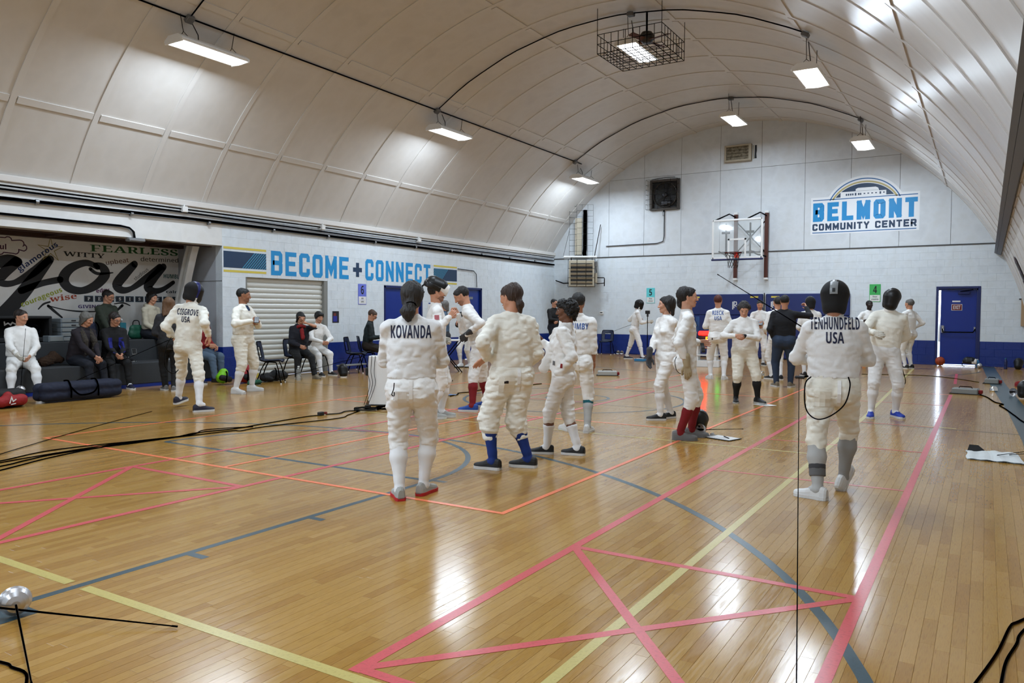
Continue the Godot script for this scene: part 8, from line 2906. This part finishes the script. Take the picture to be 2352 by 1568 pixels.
	# far left: monopod camera, little box, two bright guards
	t = thing("camera_monopod", "small black camera on a thin pole before the lunging fencer", "camera", Vector3(-8.33, 0, -21.05))
	part("pole", MB.new().tube([Vector3(0, 0.02, 0), Vector3(0, 1.3, 0)], 0.012, 8), M.black, t)
	part("camera", MB.new().box(Vector3(0, 1.40, 0), Vector3(0.13, 0.1, 0.06), 0.01), M.black, t)
	part("clamp", MB.new().box(Vector3(0, 1.31, 0), Vector3(0.05, 0.08, 0.04), 0.008), M.steel_dark, t)
	for a in 3:
		part("leg", MB.new().tube([Vector3(0, 0.16, 0), Vector3(cos(a * TAU / 3) * 0.22, 0.005, sin(a * TAU / 3) * 0.22)], 0.009, 6), M.black, t)
	t = thing("small_case", "small light blue case on the floor under the lunging fencer", "case", Vector3(-8.42, 0, -20.75))
	part("shell", MB.new().box(Vector3(0, 0.035, 0), Vector3(0.3, 0.07, 0.2), 0.01), M.bottle_blue, t)
	part("lid", MB.new().box(Vector3(0, 0.073, 0), Vector3(0.3, 0.012, 0.2), 0.004), M.steel, t)
	for k in 2:
		epee(["left one of two epees standing guard up at the far wall", "right one of two epees standing guard up at the far wall"][k], Vector3(-10.05 + k * 0.13, 0.11, -22.9), Vector3(-9.7 + k * 0.13, 0.02, -23.7), "steel_dark", "epees at the far wall")
	epee("far thin epee trailing behind the lunging masked fencer", Vector3(-8.92, 1.06, -21.45), Vector3(-9.87, 0.70, -21.3), "steel", "epees")
	epee("long epee held across the chest by the masked person with two-line name", Vector3(-1.20, 1.22, -6.62), Vector3(-2.13, 1.74, -7.1), "steel_dark", "epees")


func right_side() -> void:
	var t := thing("basketball", "orange basketball on the floor at the exit door", "ball", Vector3(-1.04, 0.12, -23.78))
	var b := MB.new()
	var pr := []
	for i in 17:
		var a := -PI / 2 + PI * i / 16
		pr.append(Vector2(maxf(0.0, cos(a)) * 0.119, sin(a) * 0.119))
	b.lathe(pr, Vector3.ZERO, 24)
	part("leather", b, M.basketball_orange, t)
	for e in [Vector3(1, 0, 0), Vector3(0, 1, 0.2), Vector3(0.3, 0, 1)]:
		var ring := []
		var u: Vector3 = e.normalized().cross(Vector3(0.1, 0.9, 0.4)).normalized()
		var w: Vector3 = e.normalized().cross(u)
		for i in 25:
			ring.append((u * cos(TAU * i / 24) + w * sin(TAU * i / 24)) * 0.1192)
		part("seam", MB.new().tube(ring, 0.0022, 5, false), M.black, t)
	loose_mask("black mask with white bib lying at the exit door", Vector3(-0.36, 0.135, -23.35), Basis(Vector3.UP, deg_to_rad(-100)) * Basis(Vector3(1, 0, 0), 1.5), {"dome": "mask_mesh"})
	bottle("light blue water bottle beside the mask at the exit door", Vector3(-0.17, 0, -23.45), 0.22, 0.04, "bottle_blue", "white_gloss")
	bottle("dark blue water bottle with pale cap at the foot of the far wall", Vector3(0.44, 0, -23.2), 0.28, 0.04, "bottle_dark", "teal_plastic")
	epee("white-looking epee lying from the exit door toward the right wall", Vector3(-0.12, 0.065, -23.2), Vector3(0.36, 0.02, -22.6), "white_gloss", "epees at the far wall", false)
	floor_reel("pale grey cable reel nearer the blue side line", Vector3(-0.28, 0, -15.55), -0.12, 0.40)
	floor_reel("pale grey cable reel farther back beside the blue side line", Vector3(0.12, 0, -18.15), -0.05, 0.24)
	t = thing("bell_guard", "small bright epee guard lying before the blue side line", "guard", Vector3(0.14, 0.0, -16.3))
	b = MB.new()
	b.lathe([Vector2(0.0, 0.1), Vector2(0.04, 0.092), Vector2(0.06, 0.06), Vector2(0.066, 0.02), Vector2(0.06, 0.0)], Vector3.ZERO, 20)
	part("dome", b, M.chrome, t)
	part("lining", MB.new().lathe([Vector2(0, 0.085), Vector2(0.035, 0.08), Vector2(0.055, 0.05), Vector2(0.058, 0.0)], Vector3.ZERO, 20), M.red_cloth, t, "red lining")
	epee("epee with silver guard on the blue line at the right edge", Vector3(0.42, 0.07, -15.6), Vector3(0.8, 0.03, -16.4), "steel_dark", "epees")
	loose_mask("black and silver mask at the right edge on the blue line", Vector3(0.58, 0.15, -15.2), Basis(Vector3.UP, deg_to_rad(140)), {"bandmat": "steel"})
	loose_mask("small far black mask at the foot of the right end of the far wall", Vector3(0.72, 0.13, -23.3), Basis(Vector3.UP, deg_to_rad(170)) * Basis(Vector3(1, 0, 0), 0.3), {"bib": false})
	t = thing("red_cap", "small red cap on the floor above the silver guard at right", "cap", Vector3(0.56, 0, -17.8))
	b = MB.new()
	b.lathe([Vector2(0.07, 0.0), Vector2(0.068, 0.05), Vector2(0.05, 0.085), Vector2(0.0, 0.1)], Vector3.ZERO, 16)
	part("crown", b, M.red_cloth, t)
	part("peak", MB.new().box(Vector3(0.0, 0.008, 0.1), Vector3(0.12, 0.01, 0.09), 0.004), M.red_cloth, t)
	# white towel and the blades lying over it
	t = thing("towel", "white towel with one turned dark corner spread on the floor at right", "towel", Vector3(0.06, 0, -8.85))
	var g := []
	var cn := [Vector3(-0.21, 0, -0.15), Vector3(0.2, 0, -0.3), Vector3(0.30, 0, 0.38), Vector3(-0.18, 0, 0.34)]
	b = MB.new()
	for j in 15:
		var row := []
		for i in 19:
			var u := i / 18.0
			var v := j / 14.0
			var p: Vector3 = cn[0].lerp(cn[1], u).lerp(cn[3].lerp(cn[2], u), v)
			p.y = 0.008 + 0.006 * sin(u * 9.0 + v * 5.0) * sin(v * 7.0 - u * 2.0) + 0.004 * sin(u * 23.0)
			p.x += 0.012 * sin(v * 6.0)
			row.append(p)
		g.append(row)
	for j in 14:
		for i in 18:
			var n0 := Vector3.UP * 0.004
			b.quad(g[j + 1][i] + n0, g[j + 1][i + 1] + n0, g[j][i + 1] + n0, g[j][i] + n0)
			b.quad(g[j][i] - n0, g[j][i + 1] - n0, g[j + 1][i + 1] - n0, g[j + 1][i] - n0)
	part("cloth", b, M.cloth_towel, t)
	b = MB.new()
	b.prism(PackedVector2Array([V(-0.1, -0.05), V(0.07, -0.03), V(0.04, 0.05), V(-0.04, 0.06)]), 0.006)
	var fl2 := part("turned_corner", b, M.black_cloth, t, "dark turned corner")
	fl2.transform = Transform3D(Basis(Vector3.UP, 0.4) * Basis(Vector3(1, 0, 0), -PI / 2 + 0.5), Vector3(-0.12, 0.035, -0.19))
	epee("upper one of two epees whose blades lie over the white towel", Vector3(0.92, 0.075, -9.75), Vector3(0.12, 0.03, -8.73), "steel_dark", "epees over the towel")
	epee("lower one of two epees whose blades lie over the white towel", Vector3(0.88, 0.075, -9.3), Vector3(0.22, 0.025, -8.85), "steel_dark", "epees over the towel")
	# foreground, lower left
	epee("nearest epee with a big bell guard, blade running down to the picture's edge", Vector3(-3.70, 0.07, -1.76), Vector3(-2.92, 0.02, -1.44), "steel_dark", "epees in the foreground")
	epee("foreground epee whose silver tip points right across the boards", Vector3(-3.80, 0.075, -1.63), Vector3(-2.96, 0.012, -2.06), "cable_black", "epees in the foreground")
	# right wall: painted shape and timber
	t = thing("wall_sticker", "dark maroon and grey painted board curving down the right side of the vault", "board", Vector3(0.56, 2.35, -19.6))
	b = MB.new()
	for i in 6:
		for k in 2:
			var y0 := lerpf(-0.55, 0.25, i / 6.0)
			var y1 := lerpf(-0.55, 0.25, (i + 1) / 6.0)
			var x0 := CX + arch_x(2.35 + y0) - 0.56 - 0.02
			var x1 := CX + arch_x(2.35 + y1) - 0.56 - 0.02
			var zz := 0.5 if k else -0.5
			if k == 0:
				b.quad(Vector3(x0, y0, -0.5), Vector3(x0, y0, 0.5), Vector3(x1, y1, 0.5 - 0.25 * (i / 6.0)), Vector3(x1, y1, -0.5 + 0.1 * i))
	part("board", b, mat("maroon", Color(0.20, 0.07, 0.10), 0.6), t)
	b = MB.new()
	for i in 3:
		var y0 := -0.4 + i * 0.22
		var x0 := CX + arch_x(2.35 + y0) - 0.56 - 0.03
		b.box(Vector3(x0, y0, 0.1 - i * 0.06), Vector3(0.012, 0.16, 0.22), 0.003, Basis(Vector3(0, 0, 1), 0.38))
	part("grey_letter_shape", b, M.reel_grey, t)
	t = thing("timber_post", "pale timber post where the vault meets the far wall's right end", "post", Vector3(0.80, 1.08, BACK + 0.04))
	part("post", MB.new().span(Vector3(-0.04, 0, -0.02), Vector3(0.08, 0.78, 0.04), 0.004), mat("timber", Color(0.66, 0.55, 0.42), 0.7), t)
	part("bracket", MB.new().box(Vector3(-0.06, 0.7, 0.0), Vector3(0.06, 0.03, 0.04), 0.004), M.black, t)


func score_stand() -> void:
	var t := thing("scoring_stand", "white stand of shelves carrying the lit scoring box before the blue mats", "stand", Vector3(-6.12, 0, -19.7), 0.15)
	for x in [-0.26, 0.2]:
		for z in [-0.16, 0.16]:
			part("leg", MB.new().box(Vector3(x, 0.28, z), Vector3(0.07, 0.56, 0.04), 0.004), M.white_gloss, t)
	part("shelf", MB.new().box(Vector3(-0.03, 0.3, 0), Vector3(0.6, 0.03, 0.4), 0.004), M.white_gloss, t)
	part("base_board", MB.new().box(Vector3(-0.03, 0.085, 0), Vector3(0.66, 0.17, 0.42), 0.006), M.white_gloss, t)
	part("table_top", MB.new().box(Vector3(-0.03, 0.575, 0), Vector3(0.74, 0.03, 0.44), 0.006), M.wood_brown, t)
	var s := thing("scoring_box", "black scoring box with red and green lamps and a yellow digit 5", "scoring machine", Vector3(-6.16, 0.59, -19.68), 0.15)
	part("case", MB.new().box(Vector3(0, 0.11, 0), Vector3(0.44, 0.22, 0.14), 0.015), M.black, s)
	for e in [["red_lamp", Vector3(-0.06, 0.27, 0.0), Vector3(0.3, 0.12, 0.12), Color(1.0, 0.06, 0.04), 14.0], ["green_lamp", Vector3(0.3, 0.12, 0.03), Vector3(0.12, 0.1, 0.1), Color(0.1, 1.0, 0.25), 2.5]]:
		var m := mat(e[0], e[3], 0.3)
		m.emission_enabled = true
		m.emission = e[3]
		m.emission_energy_multiplier = e[4]
		part(e[0], MB.new().box(e[1], e[2], 0.03), m, s, "lit red lamp" if e[0] == "red_lamp" else "lit green lamp")
		var o := OmniLight3D.new()
		o.name = "lamp_light"
		o.light_color = e[3]
		o.light_energy = 0.10 if e[0] == "red_lamp" else 0.01
		o.light_size = 0.06
		o.omni_range = 30.0
		o.omni_attenuation = 2.0
		o.shadow_enabled = true
		o.position = e[1] + Vector3(0, 0, e[2].z * 0.5 + 0.07)
		s.add_child(o)
	var d := mat("digit_amber", Color(1.0, 0.55, 0.05), 0.4)
	d.emission_enabled = true
	d.emission = Color(1.0, 0.5, 0.05)
	d.emission_energy_multiplier = 6.0
	part("lit_digit", text_mesh("5", 0.13, 0.08, true), d, s, "amber digit 5").position = Vector3(0.02, 0.05, 0.072)
	t = thing("storage_tub", "grey-green plastic tub on the floor left of the scoring stand", "tub", Vector3(-6.75, 0, -20.0))
	part("tub", MB.new().box(Vector3(0, 0.16, 0), Vector3(0.46, 0.32, 0.34), 0.03), mat("tub_green", Color(0.34, 0.37, 0.31), 0.6), t)
	part("rim", MB.new().box(Vector3(0, 0.33, 0), Vector3(0.5, 0.04, 0.38), 0.015), M.tub_green, t)


func cables() -> void:
	cord("floor_cable", "outer navy cable of the bundle running across the left floor", "cable_navy", 0.0065, [fl(-7.2, 2.6), fl(-7.37, 3.41), fl(-7.47, 3.67), fl(-7.57, 4.08), fl(-7.50, 5.11), fl(-7.57, 5.53), fl(-7.47, 5.98), fl(-7.5, 6.39), fl(-7.55, 7.15), fl(-7.50, 7.4)], "cables across the left floor")
	cord("floor_cable", "looping black cable beside the navy ones on the left floor", "cable_black", 0.006, [fl(-7.5, 2.9), fl(-7.63, 3.52), fl(-7.80, 4.08), fl(-7.56, 4.74, 0.02), fl(-7.46, 5.35), fl(-7.36, 5.86), fl(-7.28, 5.9), fl(-7.3, 6.3), fl(-7.1, 7.27), fl(-7.22, 7.6), fl(-7.38, 8.0)], "cables across the left floor")
	cord("floor_cable", "thin brown cable twisted along the black one on the left floor", "cable_brown", 0.006, [fl(-7.4, 2.9), fl(-7.55, 3.5), fl(-7.62, 4.1), fl(-7.62, 4.8), fl(-7.5, 5.4), fl(-7.62, 5.7, 0.015), fl(-7.42, 6.2)], "cables across the left floor")
	cord("floor_cable", "blue cable lying beside the bundle on the left floor", "cable_navy", 0.0065, [fl(-7.0, 2.9), fl(-7.22, 3.4), fl(-7.45, 3.95), fl(-7.5, 4.6, 0.02), fl(-7.52, 5.2)], "cables across the left floor")
	cord("floor_cable", "white cable from the plug to the coil before the white box", "cord_white", 0.009, [fl(-7.5, 7.48), fl(-7.42, 7.65), fl(-7.5, 7.85), fl(-7.4, 8.05)], "")
	cord("floor_cable", "thin dark wire crossing the floor in front of the stepping fencer", "cable_black", 0.004, [fl(-7.6, 3.2), fl(-8.0, 3.7), fl(-8.9, 5.05), fl(-9.7, 6.4)], "")
	cord("floor_cable", "brown cable in the lower left corner", "cable_brown", 0.006, [fl(-3.6, 1.40), fl(-3.25, 1.49), fl(-3.17, 1.49), fl(-3.06, 1.49), fl(-2.9, 1.4)], "")
	cord("floor_cable", "brown cable in the lower right corner", "cable_brown", 0.006, [fl(-0.1, 2.9), fl(0.0, 3.34), fl(0.07, 3.68), fl(0.12, 4.01), fl(0.15, 4.09), fl(0.25, 4.3)], "cables in the lower right corner")
	cord("floor_cable", "black cable in the lower right corner", "cable_black", 0.006, [fl(0.06, 3.1), fl(0.08, 3.39), fl(0.10, 3.61), fl(0.14, 3.82), fl(0.16, 3.96), fl(0.26, 4.3)], "cables in the lower right corner")
	cord("floor_cable", "black wavy cable from the nearer right reel to the blue side line", "cable_black", 0.010, [fl(-0.1, 15.5), fl(0.03, 15.1), fl(0.14, 14.3), fl(0.25, 14.0), fl(0.2, 13.8), fl(0.27, 13.3), fl(0.36, 12.5), fl(0.46, 11.7), fl(0.7, 11.0)], "")
	cord("floor_cable", "thin black cable running to the farther right reel", "cable_black", 0.007, [fl(-2.4, 19.2), fl(-1.27, 19.6), fl(-0.66, 19.2), fl(-0.1, 18.3)], "")
	cord("floor_cable", "black cable behind the leaning man's red socks", "cable_black", 0.008, [fl(-7.44, 10.2), fl(-7.5, 10.5), fl(-7.62, 10.7), fl(-7.55, 11.0), fl(-7.6, 11.4), fl(-7.5, 12.0), fl(-7.3, 13.0)], "")
	cord("reel_wire", "taut thin wire from the masked back to the floor at the bottom edge", "reel_wire", 0.0024, [Vector3(-1.19, 0.90, -6.08), Vector3(-1.19, 0.90, -6.07), Vector3(-0.42, 0.01, -2.2), Vector3(-0.42, 0.01, -2.19)], "taut reel wires")
	cord("reel_wire", "taut grey wire from the stepping fencer's back toward the bleacher", "reel_wire", 0.0045, [Vector3(-9.66, 1.0, -6.72), Vector3(-9.67, 1.0, -6.72), Vector3(-11.62, 0.33, -6.45), Vector3(-11.63, 0.33, -6.45)], "taut reel wires")
	cord("reel_wire", "taut grey wire slanting past the empty chair toward the floor", "reel_wire", 0.0045, [Vector3(-7.9, 0.75, -8.9), Vector3(-7.91, 0.75, -8.9), Vector3(-11.5, 0.02, -9.6), Vector3(-11.51, 0.02, -9.6)], "taut reel wires")
	var t := thing("wire_clip", "black clip joining the body cord and taut wire at the masked back", "clip", Vector3(-1.19, 0.90, -6.1))
	part("body", MB.new().box(Vector3.ZERO, Vector3(0.07, 0.022, 0.03), 0.006), M.black, t)
	part("plug", MB.new().tube([Vector3(0.03, 0.005, 0), Vector3(0.06, 0.012, 0)], 0.008, 6), M.black, t)
